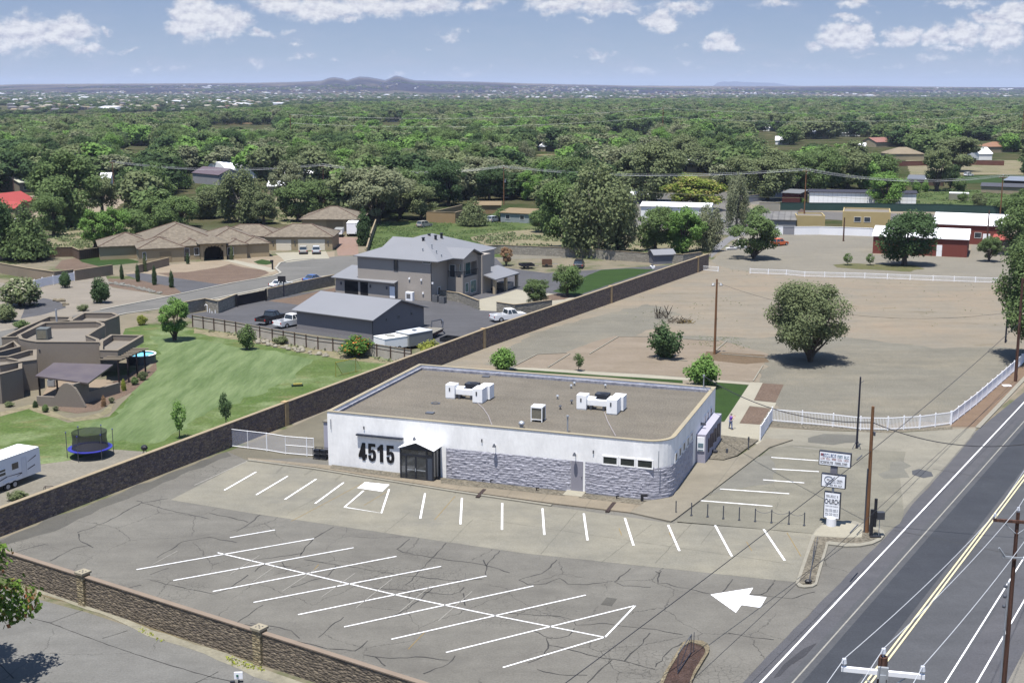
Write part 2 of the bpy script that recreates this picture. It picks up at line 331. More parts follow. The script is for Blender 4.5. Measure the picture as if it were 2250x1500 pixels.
def asphalt(name, col, col2, crackcol='#4a4844', cells=7.0, amt=.8, gator=.5, stain=None, rot=0):
    """aged paving: tone patches, wandering cracks, crazed areas, stains"""
    if name in MC: return MC[name]
    m = bpy.data.materials.new(name); nt, N, K, b = nodes(m)
    tc = N.new('ShaderNodeTexCoord'); P_ = tc.outputs['Object']
    def noi(s, d=5, r=.6, vec=P_):
        n = N.new('ShaderNodeTexNoise'); n.inputs['Scale'].default_value = 1 / s; n.inputs['Detail'].default_value = d; n.inputs['Roughness'].default_value = r; K.new(vec, n.inputs[0]); return n
    def rng(x, a, c, o0=0., o1=1., sm=False):
        n = N.new('ShaderNodeMapRange'); n.inputs[1].default_value = a; n.inputs[2].default_value = c; n.inputs[3].default_value = o0; n.inputs[4].default_value = o1; K.new(x, n.inputs[0])
        if sm: n.interpolation_type = 'SMOOTHSTEP'
        return n.outputs[0]
    def mixc(f, a, bb, mode='MIX'):
        n = N.new('ShaderNodeMix'); n.data_type = 'RGBA'; n.blend_type = mode
        for i, x in ((0, f), (6, a), (7, bb)):
            if isinstance(x, (float, int)): n.inputs[i].default_value = x
            elif isinstance(x, tuple): n.inputs[i].default_value = (*x, 1)
            else: K.new(x, n.inputs[i])
        return n.outputs[2]
    def mul(a, bb):
        n = N.new('ShaderNodeMath'); n.operation = 'MULTIPLY'
        for i, x in enumerate((a, bb)):
            if isinstance(x, float): n.inputs[i].default_value = x
            else: K.new(x, n.inputs[i])
        return n.outputs[0]
    c = mixc(rng(noi(7).outputs[0], .35, .65), alb(col), alb(col2))
    mp = N.new('ShaderNodeMapping'); mp.inputs['Rotation'].default_value = (0, 0, R(rot)); mp.inputs['Scale'].default_value = (.12, 1, 1); K.new(P_, mp.inputs[0])
    c = mixc(1.0, c, rng(noi(2.2, 4, .6, mp.outputs[0]).outputs[0], .3, .7, .9, 1.06), 'MULTIPLY')
    c = mixc(1.0, c, rng(noi(.14, 4, .7).outputs[0], .25, .75, .78, 1.16), 'MULTIPLY')
    c = mixc(1.0, c, rng(noi(1.3, 5, .7).outputs[0], .3, .7, .9, 1.07), 'MULTIPLY')
    if stain: c = mixc(rng(noi(11, 6, .7).outputs[0], .56, .70, 0., .75), c, alb(stain))
    off = N.new('ShaderNodeVectorMath'); off.operation = 'SCALE'; off.inputs[3].default_value = 1.6; K.new(noi(2.0, 5, .65).outputs[1], off.inputs[0])
    ad = N.new('ShaderNodeVectorMath'); K.new(P_, ad.inputs[0]); K.new(off.outputs[0], ad.inputs[1])
    if amt > 0:
        v = N.new('ShaderNodeTexVoronoi'); v.feature = 'DISTANCE_TO_EDGE'; v.voronoi_dimensions = '2D'; v.inputs['Scale'].default_value = 1 / cells; K.new(ad.outputs[0], v.inputs[0])
        k1 = rng(v.outputs[0], .0015, .007, amt, 0.); k1 = mul(k1, rng(noi(9, 3).outputs[0], .42, .52))
        c = mixc(k1, c, alb(crackcol))
    if gator > 0:
        v = N.new('ShaderNodeTexVoronoi'); v.feature = 'DISTANCE_TO_EDGE'; v.voronoi_dimensions = '2D'; v.inputs['Scale'].default_value = 1 / .55; K.new(ad.outputs[0], v.inputs[0])
        k2 = mul(rng(v.outputs[0], .01, .06, gator, 0.), rng(noi(13, 4).outputs[0], .54, .62)); c = mixc(k2, c, alb(crackcol))
    K.new(c, b.inputs['Base Color']); setp(b, Roughness=.93); b.inputs['Specular IOR Level'].default_value = .25
    bp = N.new('ShaderNodeBump'); bp.inputs['Distance'].default_value = .01; K.new(noi(.08, 2).outputs[0], bp.inputs['Height']); K.new(bp.outputs[0], b.inputs['Normal'])
    MC[name] = m; return m
def soil(name, cols, scale=8.0, patch=None, fine=.25, bump=.03, grav=None):
    """dirt, gravel or sand: three tones over two scales, stones as grain"""
    if name in MC: return MC[name]
    m = bpy.data.materials.new(name); nt, N, K, b = nodes(m)
    tc = N.new('ShaderNodeTexCoord'); P_ = tc.outputs['Object']
    def noi(s, d=6, r=.65, st=(1, 1, 1)):
        mp = N.new('ShaderNodeMapping'); mp.inputs['Scale'].default_value = st; K.new(P_, mp.inputs[0])
        n = N.new('ShaderNodeTexNoise'); n.inputs['Scale'].default_value = 1 / s; n.inputs['Detail'].default_value = d; n.inputs['Roughness'].default_value = r; K.new(mp.outputs[0], n.inputs[0]); return n.outputs[0]
    def rng(x, a, c, o0=0., o1=1.):
        n = N.new('ShaderNodeMapRange'); n.inputs[1].default_value = a; n.inputs[2].default_value = c; n.inputs[3].default_value = o0; n.inputs[4].default_value = o1; K.new(x, n.inputs[0]); return n.outputs[0]
    def mixc(f, a, bb, mode='MIX'):
        n = N.new('ShaderNodeMix'); n.data_type = 'RGBA'; n.blend_type = mode
        for i, x in ((0, f), (6, a), (7, bb)):
            if isinstance(x, (float, int)): n.inputs[i].default_value = x
            elif isinstance(x, tuple): n.inputs[i].default_value = (*x, 1)
            else: K.new(x, n.inputs[i])
        return n.outputs[2]
    c = mixc(rng(noi(scale), .35, .65), alb(cols[0]), alb(cols[1]))
    if len(cols) > 2: c = mixc(rng(noi(scale * 1.7, 7, .7), .48, .66), c, alb(cols[2]))
    if patch: c = mixc(rng(noi(patch[1], 6, .72, (.6, 1.4, 1)), patch[2], patch[2] + .07, 0., patch[3]), c, alb(patch[0]))
    c = mixc(1.0, c, rng(noi(3.0, 5, .6, (.25, 1.3, 1)), .3, .7, .9, 1.08), 'MULTIPLY')
    c = mixc(1.0, c, rng(noi(1.1, 4, .7), .3, .7, .93, 1.05), 'MULTIPLY')
    g = noi(grav or .25, 2, .5)
    c = mixc(1.0, c, rng(g, .3, .7, 1 - fine, 1 + fine * .6), 'MULTIPLY')
    K.new(c, b.inputs['Base Color']); setp(b, Roughness=.95); b.inputs['Specular IOR Level'].default_value = .15
    bp = N.new('ShaderNodeBump'); bp.inputs['Distance'].default_value = bump; K.new(g, bp.inputs['Height']); K.new(bp.outputs[0], b.inputs['Normal'])
    MC[name] = m; return m
def flat(name, col, rough=.5, metal=0, spec=.4, var=.05): return mat(name, col, rough, var, 1.5, metal=metal, spec=spec)
WHITEP = mat('white_paint', (.78, .78, .79), .6, .06, 1.2)
BLACK = mat('black_plastic', (.02, .02, .024), .5, .2, .5)
DARKM = mat('dark_metal', (.06, .065, .08), .45, .2, .6, spec=.5)
GALV = mat('galvanised_metal', (.36, .38, .41), .45, .2, .5, metal=.4, spec=.5)
GLASS = mat('window_glass', (.035, .045, .055), .12, .3, 1.5, spec=.8)
GLASSG = mat('window_glass_green', (.07, .16, .15), .15, .4, .8, spec=.8)
RUBBER = mat('tyre_rubber', (.02, .02, .02), .9, .2, .3)
WOODPOLE = mat('pole_wood', (.21, .105, .05), .9, .45, .35, stretch=(3, 3, .15), bump=.01, bscale=.1, fine=(.05, .3))
WOODDARK = mat('pole_wood_dark', (.10, .05, .035), .9, .5, .35, stretch=(3, 3, .12), bump=.01, bscale=.1, fine=(.05, .35))
def sheet(name, pix, z, m, rough=0., kind='structure', pts=None, seed=1, step=1.2):
    """flat ground patch from an outline on the ground; rough: jitter of its edge in metres"""
    P_ = [Vector((p[0], p[1])) for p in (pts or [G2(*q) for q in pix])]
    if rough:
        rr = random.Random(seed); out = []
        for i, a in enumerate(P_):
            b = P_[(i + 1) % len(P_)]; n = max(1, int((b - a).length / step))
            for k in range(n):
                p = a.lerp(b, k / n); nn = noise.noise(Vector((p.x * .35, p.y * .35, seed))) + .6 * noise.noise(Vector((p.x * 1.3, p.y * 1.3, seed + 9)))
                d = (b - a).normalized(); p = p + Vector((-d.y, d.x)) * nn * rough * 2; out.append(p)
        P_ = out
    tris = tessellate_polygon([[Vector((p.x, p.y, 0)) for p in P_]])
    me = bpy.data.meshes.new(name); fs = []
    for t in tris:
        a, b, c = [P_[i] for i in t]
        if (b - a).cross(c - a) < 0: t = (t[0], t[2], t[1])
        fs.append(t)
    me.from_pydata([(p.x, p.y, z) for p in P_], [], fs); me.materials.append(m)
    o = bpy.data.objects.new(name, me); COL.objects.link(o); PM[o.name] = ID.copy()
    if kind: o['kind'] = kind
    return o
def ribs(mb, pix, w, z, jit=0., world=False):
    """ribbon of width w along a path"""
    P_ = [Vector(p[:2]) if world else Vector(G2(*p)) for p in pix]
    if jit:
        out = [P_[0]]
        for a, b in zip(P_, P_[1:]):
            n = max(1, int((b - a).length / .5)); d = (b - a).normalized(); q = Vector((-d.y, d.x))
            for k in range(1, n + 1):
                p = a.lerp(b, k / n); out.append(p + q * jit * (rnd.random() - .5) * (0 if k == n else 1) * 2)
        P_ = out
    vs = []
    for i, p in enumerate(P_):
        d = (P_[min(i+1, len(P_)-1)] - P_[max(i-1, 0)]).normalized(); q = Vector((-d.y, d.x)); ww = w / 2 * (1 if not jit else .5 + rnd.random())
        vs += [(p.x + q.x * ww, p.y + q.y * ww, z), (p.x - q.x * ww, p.y - q.y * ww, z)]
    mb.add(vs, [(2*i, 2*i+1, 2*i+3, 2*i+2) for i in range(len(P_)-1)]); return mb
def wallstrip(mb, pts, h, t, z0=0.0):
    """free-standing wall of height h and thickness t along world points"""
    P_ = [Vector(p[:2]) for p in pts]; n = len(P_); vs = []
    hs = h if hasattr(h, '__len__') else [h] * n
    for i, p in enumerate(P_):
        d = Vector((0, 0))
        if i: d += (p - P_[i-1]).normalized()
        if i < n - 1: d += (P_[i+1] - p).normalized()
        d.normalize(); q = Vector((-d.y, d.x)) * t / 2
        for s_, zz in ((1, z0), (1, hs[i]), (-1, hs[i]), (-1, z0)): vs.append((p.x + q.x * s_, p.y + q.y * s_, zz))
    fs = [(0, 1, 2, 3), tuple(4*(n-1)+k for k in (3, 2, 1, 0))]
    for i in range(n - 1):
        for k in range(4): fs.append((4*i+k, 4*i+(k+1) % 4, 4*i+4+(k+1) % 4, 4*i+4+k))
    return mb.add(vs, fs)
def along(pts, step):
    """points and directions every step along a world path"""
    out = []
    for a, b in zip(pts, pts[1:]):
        a, b = Vector(a[:2]), Vector(b[:2]); n = max(1, round((b - a).length / step)); d = (b - a).normalized()
        for k in range(n): out.append((a.lerp(b, k / n), d))
    out.append((Vector(pts[-1][:2]), d)); return out
# ================================================================ ground and terrain
SKYL = [(-900,192),(-300,188),(0,187),(60,185.5),(300,184.5),(560,183),(660,180.5),(708,178),(722,173),(735,171),(752,173),(764,177),(776,173),(790,169.5),(808,170.5),(828,173.5),(846,177),(858,173),(868,168),(878,168.5),(892,173),(912,177.5),(960,178.5),(1050,180.5),(1150,184),(1400,189),(1700,190),(1900,189),(2250,194),(3200,196)]
def skyl(px):
    for (a, ya), (b, yb) in zip(SKYL, SKYL[1:]):
        if a <= px <= b: return ya + (yb - ya) * (px - a) / (b - a)
    return 190
def hgt(x, y):
    if y < 5600: return 0.0
    px = 1125 + F * x / (y * CT + 7); s = skyl(px)
    zr = 36 + (195 - min(s + 2.2, 192)) / F * 9600; zt = 36 + (195 - s) / F * 15000
    base = max(0, 36 + (195 - 184.5) / F * 15000)
    if y < 9600:
        t = (y - 5600) / 4000; t = t * t * (3 - 2 * t) * .45 + .55 * t ** 2.2; return zr * t
    if y < 15000:
        t = (y - 9600) / 5400; lo_ = min(zt, 36 + (195 - max(s, 182)) / F * 15000)
        return zr + (lo_ - zr) * t + (zt - lo_) * max(0, (t - .86) / .14)
    return zt - (y - 15000) * .012
def groundmat():
    m = bpy.data.materials.new('terrain'); nt, N, K, b = nodes(m)
    tc = N.new('ShaderNodeTexCoord'); P_ = tc.outputs['Object']; sp = N.new('ShaderNodeSeparateXYZ'); K.new(P_, sp.inputs[0])
    def noi(s, d=6, r=.65, st=(1, 1, 1)):
        mp = N.new('ShaderNodeMapping'); mp.inputs['Scale'].default_value = st; K.new(P_, mp.inputs[0])
        n = N.new('ShaderNodeTexNoise'); n.inputs['Scale'].default_value = 1 / s; n.inputs['Detail'].default_value = d; n.inputs['Roughness'].default_value = r; K.new(mp.outputs[0], n.inputs[0]); return n.outputs[0]
    def rng(x, a, c, o0=0., o1=1.):
        n = N.new('ShaderNodeMapRange'); n.inputs[1].default_value = a; n.inputs[2].default_value = c; n.inputs[3].default_value = o0; n.inputs[4].default_value = o1; K.new(x, n.inputs[0]); return n.outputs[0]
    def mixc(f, a, bb):
        n = N.new('ShaderNodeMix'); n.data_type = 'RGBA'
        for i, x in ((0, f), (6, a), (7, bb)):
            if isinstance(x, (float, int)): n.inputs[i].default_value = x
            elif isinstance(x, tuple): n.inputs[i].default_value = (*x, 1)
            else: K.new(x, n.inputs[i])
        return n.outputs[2]
    near = mixc(rng(noi(9), .4, .6), alb('#a99f8c'), alb('#97917f'))
    near = mixc(rng(noi(14, 7, .7), .5, .6), near, alb('#6f7a55'))
    wood = mixc(rng(noi(20), .4, .6), alb('#4c5a38'), alb('#6e6a52'))
    wood = mixc(rng(noi(45, 5, .6), .62, .68), wood, alb('#a39878'))
    city = mixc(rng(noi(60), .45, .55), alb('#66705a'), alb('#a89a82'))
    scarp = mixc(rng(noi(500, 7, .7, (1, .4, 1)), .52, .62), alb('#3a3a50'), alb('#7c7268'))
    mesa = mixc(rng(noi(900, 7, .7, (1, .3, 1)), .45, .6), alb('#6b6266'), alb('#9a8c78'))
    c = mixc(rng(sp.outputs[1], 300, 340), near, wood); c = mixc(rng(sp.outputs[1], 2200, 3400), c, city)
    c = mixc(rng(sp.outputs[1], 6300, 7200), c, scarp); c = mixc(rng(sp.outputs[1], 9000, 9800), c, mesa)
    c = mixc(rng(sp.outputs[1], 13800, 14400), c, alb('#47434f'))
    K.new(c, b.inputs['Base Color']); setp(b, Roughness=1.0); b.inputs['Specular IOR Level'].default_value = 0
    return m
def terrain():
    ys = [-60, 20, 60, 100, 200, 320, 600, 1200, 2400, 4000] + [5600 + 250 * i for i in range(1, 17)] + [10400, 11500, 12800, 14000, 14300, 14500, 14700, 14850, 15000, 15100, 16000, 19000, 24000]
    nx = 760; vs = []; fs = []
    for y in ys:
        w = max(400, y * .62 + 300)
        for i in range(nx + 1):
            x = -w + 2 * w * i / nx; z = hgt(x, y)
            if y > 6000: z += 3.0 * noise.noise(Vector((x * .004, y * .004, 0))) * min(1, (y - 6000) / 1000)
            vs.append((x, y, z))
    for j in range(len(ys) - 1):
        for i in range(nx):
            a = j * (nx + 1) + i; fs.append((a, a + 1, a + nx + 2, a + nx + 1))
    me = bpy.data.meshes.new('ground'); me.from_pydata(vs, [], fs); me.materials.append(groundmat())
    o = bpy.data.objects.new('ground', me); COL.objects.link(o); o['kind'] = 'structure'
    # a far range behind the plain, the blue of haze put into its colour
    mb = MB(); prof = [(1558,190),(1566,184),(1580,180.5),(1592,182),(1604,180.8),(1622,182),(1650,183),(1690,184),(1722,189),(1760,191)]
    D = 21000; vs = []
    for px, py in prof:
        x = (px - 1125) / F * D; vs.append((x, D, 36 + (196 - py) / F * D))
    n = len(vs); mb.add(vs + [(v[0] * 1.03, D + 500, 0) for v in vs] + [(v[0], D - 900, -10) for v in vs], [(i, i + 1, n + i + 1, n + i) for i in range(n - 1)] + [(i, 2*n+i, 2*n+i+1, i+1) for i in range(n - 1)])
    mb.build('hills', flat('far_mountain', '#5d6680', 1))['kind'] = 'structure'
    # brown farm fields seen between the woods
    sheet('field', [(470,262),(585,259),(592,264),(580,272),(500,274),(480,268)], .05, soil('bare_field', ['#a08a6a', '#94805f'], 30))
    sheet('field', [(330,262),(400,256),(412,262),(350,268)], .05, MC['bare_field'])
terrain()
# ---------------------------------------------------------------- surfaces
LOT = asphalt('old_lot_asphalt', '#9a978f', '#8d8a83', '#4b4a47', 6.5, .75, .55, '#7b7872', 20)
PAD = asphalt('weathered_concrete', '#b5b09f', '#a5a296', '#7b786d', 40, .0, .0, '#94928a', 70)
PADR = asphalt('side_lot_concrete', '#aaa696', '#989588', '#6b6962', 8, .45, .0, '#84827a', 40)
ROADM = asphalt('road_asphalt', '#6b6d72', '#707277', '#46474d', 14, .0, .0, None, -33)
SHOULD = asphalt('road_shoulder_asphalt', '#75757a', '#6e6f76', '#4c4c50', 9, .3, .0, None, -33)
SIDEW = asphalt('sidewalk_concrete', '#b7aa95', '#aca18e', '#857a68', 50, 0., 0., '#a39a88', 70)
STREET = asphalt('side_street_asphalt', '#9b9a96', '#92918d', '#5e5d5b', 6, .7, .0, '#858480', -60)
YARD = asphalt('yard_asphalt', '#6c6c70', '#75757a', '#505055', 20, .0, .0, None, -30)
CUL = asphalt('cul_de_sac_asphalt', '#95938f', '#8a8985', '#65635f', 20, .0, .0, None, -30)
CONC = mat('pale_concrete', '#cfc9b6', .9, .08, 3, fine=(.3, .06))
KERBM = mat('kerb_concrete', '#beb9aa', .9, .1, 1, fine=(.2, .1))
GRAV = soil('grey_gravel', ['#a39f92', '#989488', '#ada695'], 9, None, .30, .03, .15)
LOTD = soil('sandy_lot_dirt', ['#b3a794', '#a8a193', '#b8a893'], 12, ('#857856', 7, .60, .45), .12, .02, .2)
BED = soil('raked_sand_bed', ['#afa190', '#a89a88', '#b5a796'], 6, None, .1, .02)
MULCH = soil('red_brown_gravel', ['#968273', '#8b7769'], 3, None, .3, .03, .2)
TANG = soil('tan_gravel', ['#c2b39d', '#b8a892'], 5, None, .14, .02, .2)
PINKG = soil('pale_yard_gravel', ['#b6ada0', '#aaa296'], 8, None, .15, .02, .2)
ROCKB = soil('wall_foot_gravel', ['#8f897c', '#9c9484'], 3, None, .5, .05, .22)
GRASS = soil('lawn_grass', ['#7a8c52', '#64803f', '#9dad7c'], 4, ('#9a9468', 5, .56, .6), .25, .03, .3)
GRASSD = soil('green_lawn', ['#47632f', '#3f5a2c'], 3, None, .2, .02, .3)
FIELD = soil('weedy_field', ['#62783f', '#70854f', '#7f8858'], 9, ('#a2946e', 12, .62, .7), .35, .1, .9)
SAND = soil('dry_field', ['#b3a88b', '#a59d7f', '#8b9064'], 9, ('#6b7c4a', 7, .58, .7), .25, .05, .7)
PALE = soil('pale_gravel_lot', ['#aba597', '#a39e92'], 11, ('#8f8768', 9, .64, .4), .15, .02, .3)
# ---- dirt lot right of the building and its surroundings
sheet('dirt_lot', [(690,985),(640,930),(760,880),(1000,770),(1300,655),(1560,575),(1600,545),(1640,520),(1700,505),(2250,505),(2400,560),(2330,780),(2140,945),(1690,940),(1560,960),(1200,900),(900,900)], .004, LOTD)
sheet('dirt_lot', [(1560,575),(1600,540),(1640,505),(1920,518),(1925,560),(2130,566),(2140,520),(2330,525),(2340,620),(2190,618),(1650,598),(1600,590)], .010, PALE, .5, seed=3)
gl = sheet('gravel_lot', [(1700,900),(1716,846),(1668,842),(1680,800),(1620,780),(1640,745),(1760,735),(1900,745),(2050,765),(2200,762),(2290,775),(2215,830),(2095,925),(1690,935)], .010, GRAV, .5, seed=5)
sheet('gravel_lot', [(1060,800),(1180,728),(1330,690),(1420,668),(1500,690),(1400,735),(1350,760),(1180,790),(1140,810)], .010, GRAV, .6, seed=6)
sheet('gravel_lot', [(1440,735),(1640,742),(1690,770),(1600,775),(1490,757)], .012, GRAV, .4, seed=8)
sheet('planting_bed', [(1128,806),(1178,778),(1240,775),(1300,752),(1352,738),(1585,748),(1690,778),(1660,838),(1420,822)], .016, BED, .1)
sheet('planting_bed', [(1552,772),(1680,780),(1690,795),(1640,800),(1545,790)], .022, soil('damp_bed', ['#8f7c66', '#87745e'], 4), .1)
kb = MB()
for pl in ([(1128,806),(1180,779),(1245,776)], [(1204,808),(1252,778)], [(1296,778),(1359,740)], [(1359,740),(1430,740)], [(1500,745),(1580,750)], [(1573,771),(1597,750)],
           [(1585,778),(1690,787)], [(1440,786),(1510,794)], [(1655,838),(1676,804)]):
    wallstrip(kb, [G2(*p) for p in pl], .12, .16)
kb.build('kerb', KERBM)['kind'] = 'structure'
sheet('lawn', [(1128,811),(1180,812),(1330,822),(1500,835),(1500,842),(1330,828),(1120,815)], .022, GRASSD)
sheet('lawn', [(1540,838),(1647,846),(1600,925),(1555,928)], .022, GRASSD, .1)
sheet('path', [(1112,806),(1180,809),(1420,823),(1545,833),(1649,841),(1648,845),(1530,837),(1330,825),(1180,814),(1112,810)], .028, CONC)
sheet('path', [(1649,840),(1676,841),(1656,880),(1706,885),(1700,897),(1647,892),(1624,931),(1590,929)], .030, CONC)
sheet('path', [(1550,925),(1625,930),(1692,934),(1668,978),(1640,968),(1565,962)], .026, CONC)
sheet('planting_bed', [(1676,842),(1722,845),(1704,884),(1657,879)], .034, MULCH)
sheet('planting_bed', [(1647,893),(1692,898),(1669,933),(1625,930)], .034, MULCH)
# ---- church lot
sheet('parking_lot', [(-90,1215),(0,1184),(500,992),(640,938),(760,884),(800,872),(1000,950),(1480,1060),(1560,1090),(1700,990),(2000,985),(2148,945),(2085,1020),(2005,1108),(1975,1150),(1879,1248),(1799,1327),(1650,1479),(1560,1590),(1300,1700),(1000,1545),(880,1502),(590,1400),(200,1270),(60,1224)], .014, LOT)
sheet('pavement', [(500,992),(640,938),(760,884),(830,850),(880,862),(700,1005),(540,1010)], .018, asphalt('side_drive_asphalt', '#97917f', '#8b8677', '#6d695e', 9, .4, 0))
sheet('parking_lot', [(-60,1200),(0,1184),(500,992),(505,1001),(420,1035),(300,1086),(200,1128),(110,1165),(20,1196),(-60,1225)], .018, asphalt('wall_shadow_asphalt', '#74736e', '#7d7b75', '#55544f', 6, .6, .5), .35, seed=4)  # shadow at the boundary wall's foot, put into a darker cracked asphalt strip
sheet('parking_lot', [(375,1098),(545,1011),(690,1030),(1210,1112),(1480,1150),(1490,1146),(1790,1172),(1750,1279),(1150,1215),(550,1127)], .020, PAD)
sheet('parking_lot', [(1480,1147),(1560,1088),(1692,985),(1745,975),(1990,985),(2010,1050),(1978,1150),(1940,1175),(1860,1160),(1790,1172)], .020, PADR, .06)
sheet('driveway', [(1690,984),(1668,966),(1692,940),(1830,947),(1985,950),(2148,940),(2085,1016),(2040,1062),(1985,1120),(1978,1052),(1990,992),(1745,978)], .024, asphalt('drive_concrete', '#b8b3a3', '#ada99b', '#8b8676', 9, .5, 0, '#96938a', 40), .05)
# dark paving stains, real marks on the concrete
sm = asphalt('stained_concrete', '#83827b', '#8d8b83', '#6b6a65', 20, 0, 0)
sheet('stain', [(1775,962),(1810,953),(1880,956),(1888,972),(1830,977),(1775,972)], .029, sm, .25, seed=3)
sheet('stain', [(1945,1025),(1985,1012),(2010,1025),(2000,1050),(1950,1052)], .029, asphalt('stained_concrete2', '#9c9a8f', '#929087', '#6b6a65', 20, 0, 0), .5, seed=12)
sheet('asphalt_patch', [(2003,1034),(2020,1030),(2048,1037),(2050,1046),(2030,1050),(2004,1043)], .033, ROADM, .08, seed=2)
sheet('asphalt_patch', [(1333,1312),(1356,1315),(1344,1331),(1320,1328)], .026, asphalt('patch_asphalt', '#77756f', '#72706a', '#55544f', 20, 0, 0))
sheet('asphalt_patch', [(1560,1010),(1700,1000),(1700,1060),(1600,1075),(1520,1108)], .024, asphalt('worn_concrete', '#94928a', '#a09e94', '#6b6a65', 7, .3, 0), .4, seed=7)
# sidewalk along the front wall, the wide ramp, gravel strips
mb = MB()
for q in ([(545,1008),(600,1013),(720,1024),(900,1050),(1250,1086),(1425,1108),(1385,1128),(1210,1107),(1000,1078),(690,1028),(545,1011)],):
    mb.prism([G2(*p) for p in q], 0, .13)
o = mb.build('sidewalk', SIDEW); o['kind'] = 'structure'
mb = MB(); mb.prism([G2(*p) for p in [(1420,1104),(1478,1094),(1530,1010),(1590,1014),(1622,1005),(1683,966),(1742,968),(1690,985),(1562,1083),(1483,1143),(1474,1148),(1385,1128)]], 0, .15)
o = mb.build('sidewalk', asphalt('ramp_concrete', '#b1a998', '#a8a191', '#7f7868', 50, 0, 0, '#a39b88', 50)); o['kind'] = 'structure'
mb = MB(); wallstrip(mb, [G2(*p) for p in [(545,1012),(690,1031),(1000,1081),(1212,1112)]], .14, .3); mb.build('kerb', KERBM)['kind'] = 'structure'
sheet('gravel_strip', [(730,1023),(882,1043),(882,1054),(724,1031)], .142, ROCKB, .08)
sheet('gravel_strip', [(968,1052),(1253,1083),(1240,1092),(968,1064)], .142, ROCKB, .08)
sheet('gravel_strip', [(1282,1087),(1430,1104),(1425,1114),(1270,1096)], .142, ROCKB, .08)
sheet('gravel_strip', [(1572,957),(1668,968),(1620,1003),(1590,1012),(1540,1010)], .155, ROCKB, .05)
mb = MB()
wallstrip(mb, [G2(*p) for p in [(1065,1077),(1049,1094)]], .146, .35); wallstrip(mb, [G2(*p) for p in [(1350,1106),(1334,1126)]], .146, .35)
mb.build('drain_channel', flat('rusty_grate', '#4a3a36', .8))['kind'] = 'structure'
# joints between concrete slabs
jm = MB()
for a, b in [((633,1127),(700,1092)),((845,1170),(900,1125)),((985,1195),(1040,1140)),((1188,1217),(1270,1122)),((1320,1237),(1432,1152)),((1440,1237),(1520,1150)),((1540,1195),(1568,1160)),((1060,1140),(1400,1190)),((1400,1190),(1745,1240))]:
    ribs(jm, [a, b], .035, .026, .03)
for a, b in [((606,1040),(632,1016)),((668,1045),(700,1024)),((736,1056),(758,1038)),((812,1062),(832,1050)),((900,1070),(912,1056)),((1000,1084),(1016,1066)),((1110,1098),(1126,1078)),((1185,1108),(1203,1088)),((1285,1118),(1300,1098)),((1385,1130),(1398,1112)),((1560,1088),(1622,1006))]:
    ribs(jm, [a, b], .03, .156 if a[0] > 1500 else .136)
jm.build('paving_joint', flat('joint', '#7b786d', .9))['kind'] = 'structure'
# tar-dark cracks traced over the old asphalt
ck = MB()
CR = [[(900,1184),(872,1206),(885,1213),(940,1223),(1060,1240),(1095,1249),(1120,1258)],[(980,1193),(950,1225),(925,1250),(905,1275),(890,1285)],[(1098,1210),(1070,1241)],
      [(668,1229),(720,1238),(800,1250),(870,1262),(930,1268),(990,1275),(1060,1272)],[(734,1157),(690,1182),(672,1200),(660,1220)],[(571,1131),(545,1152),(520,1167)],[(460,1127),(500,1135),(545,1147)],
      [(300,1100),(340,1112),(400,1127),(460,1140)],[(370,1095),(310,1105),(265,1130),(225,1150),(170,1170)],[(173,1172),(176,1188),(205,1203)],[(110,1232),(165,1203),(200,1197)],
      [(1224,1229),(1210,1245),(1190,1260),(1150,1270),(1140,1274),(1160,1284),(1200,1282),(1230,1270),(1248,1283),(1290,1284),(1346,1277)],[(1386,1248),(1370,1262),(1350,1278),(1370,1287),(1430,1290)],
      [(1453,1254),(1445,1270),(1446,1282),(1465,1281),(1490,1290),(1530,1297),(1565,1305)],[(1610,1272),(1600,1285),(1588,1300)],[(1700,1281),(1685,1300),(1672,1306),(1640,1306)],
      [(1116,1347),(1180,1352),(1225,1353),(1260,1362),(1265,1373),(1330,1369),(1385,1377),(1440,1382),(1500,1394)],[(1215,1400),(1200,1402),(1205,1415),(1195,1440),(1160,1456)],[(1170,1385),(1195,1397),(1212,1403),(1250,1396),(1262,1380)],
      [(1205,1417),(1240,1423),(1310,1442),(1350,1448),(1400,1460),(1440,1470)],[(1428,1390),(1405,1420),(1372,1452)],[(1180,1470),(1230,1482),(1290,1483)],[(1345,1449),(1310,1480),(1290,1500)],
      [(755,1355),(720,1382),(700,1400)],[(808,1407),(795,1420),(780,1430)],[(550,1369),(600,1376),(640,1385),(658,1402)],[(605,1402),(650,1408),(720,1425),(780,1430)],[(800,1438),(860,1446),(930,1443),(985,1450)],[(1000,1440),(985,1458),(930,1480)],[(825,1443),(847,1463)],
      [(578,1329),(545,1352),(518,1370)],[(490,1365),(520,1370),(560,1375)],[(545,1263),(520,1280),(505,1292),(470,1305),(400,1290),(330,1275)],[(345,1225),(380,1205),(400,1190),(460,1180),(520,1192)],
      [(640,1290),(720,1265),(738,1243)],[(950,1292),(930,1310),(900,1335),(850,1360)],[(1020,1290),(1010,1300),(990,1306),(960,1303),(880,1296),(820,1292)],[(1018,1303),(1022,1330)],[(620,1235),(625,1245),(640,1252)],[(545,1232),(600,1225),(665,1215)],
      [(1790,1300),(1740,1315),(1690,1310),(1672,1306)],[(1600,1390),(1640,1398),(1700,1405)],[(1500,1411),(1470,1430),(1440,1465)],[(1062,1230),(1070,1245),(1068,1265)],
      [(310,1285),(280,1292)],[(560,1255),(580,1240),(640,1245)],[(1450,1260),(1440,1255)],[(370,1248),(330,1262)],[(100,1195),(60,1205),(30,1215)]]
for c in CR: ribs(ck, c, .08, .023, .10)
ck.build('crack', flat('crack_tar', '#4c4b49', .9))['kind'] = 'structure'
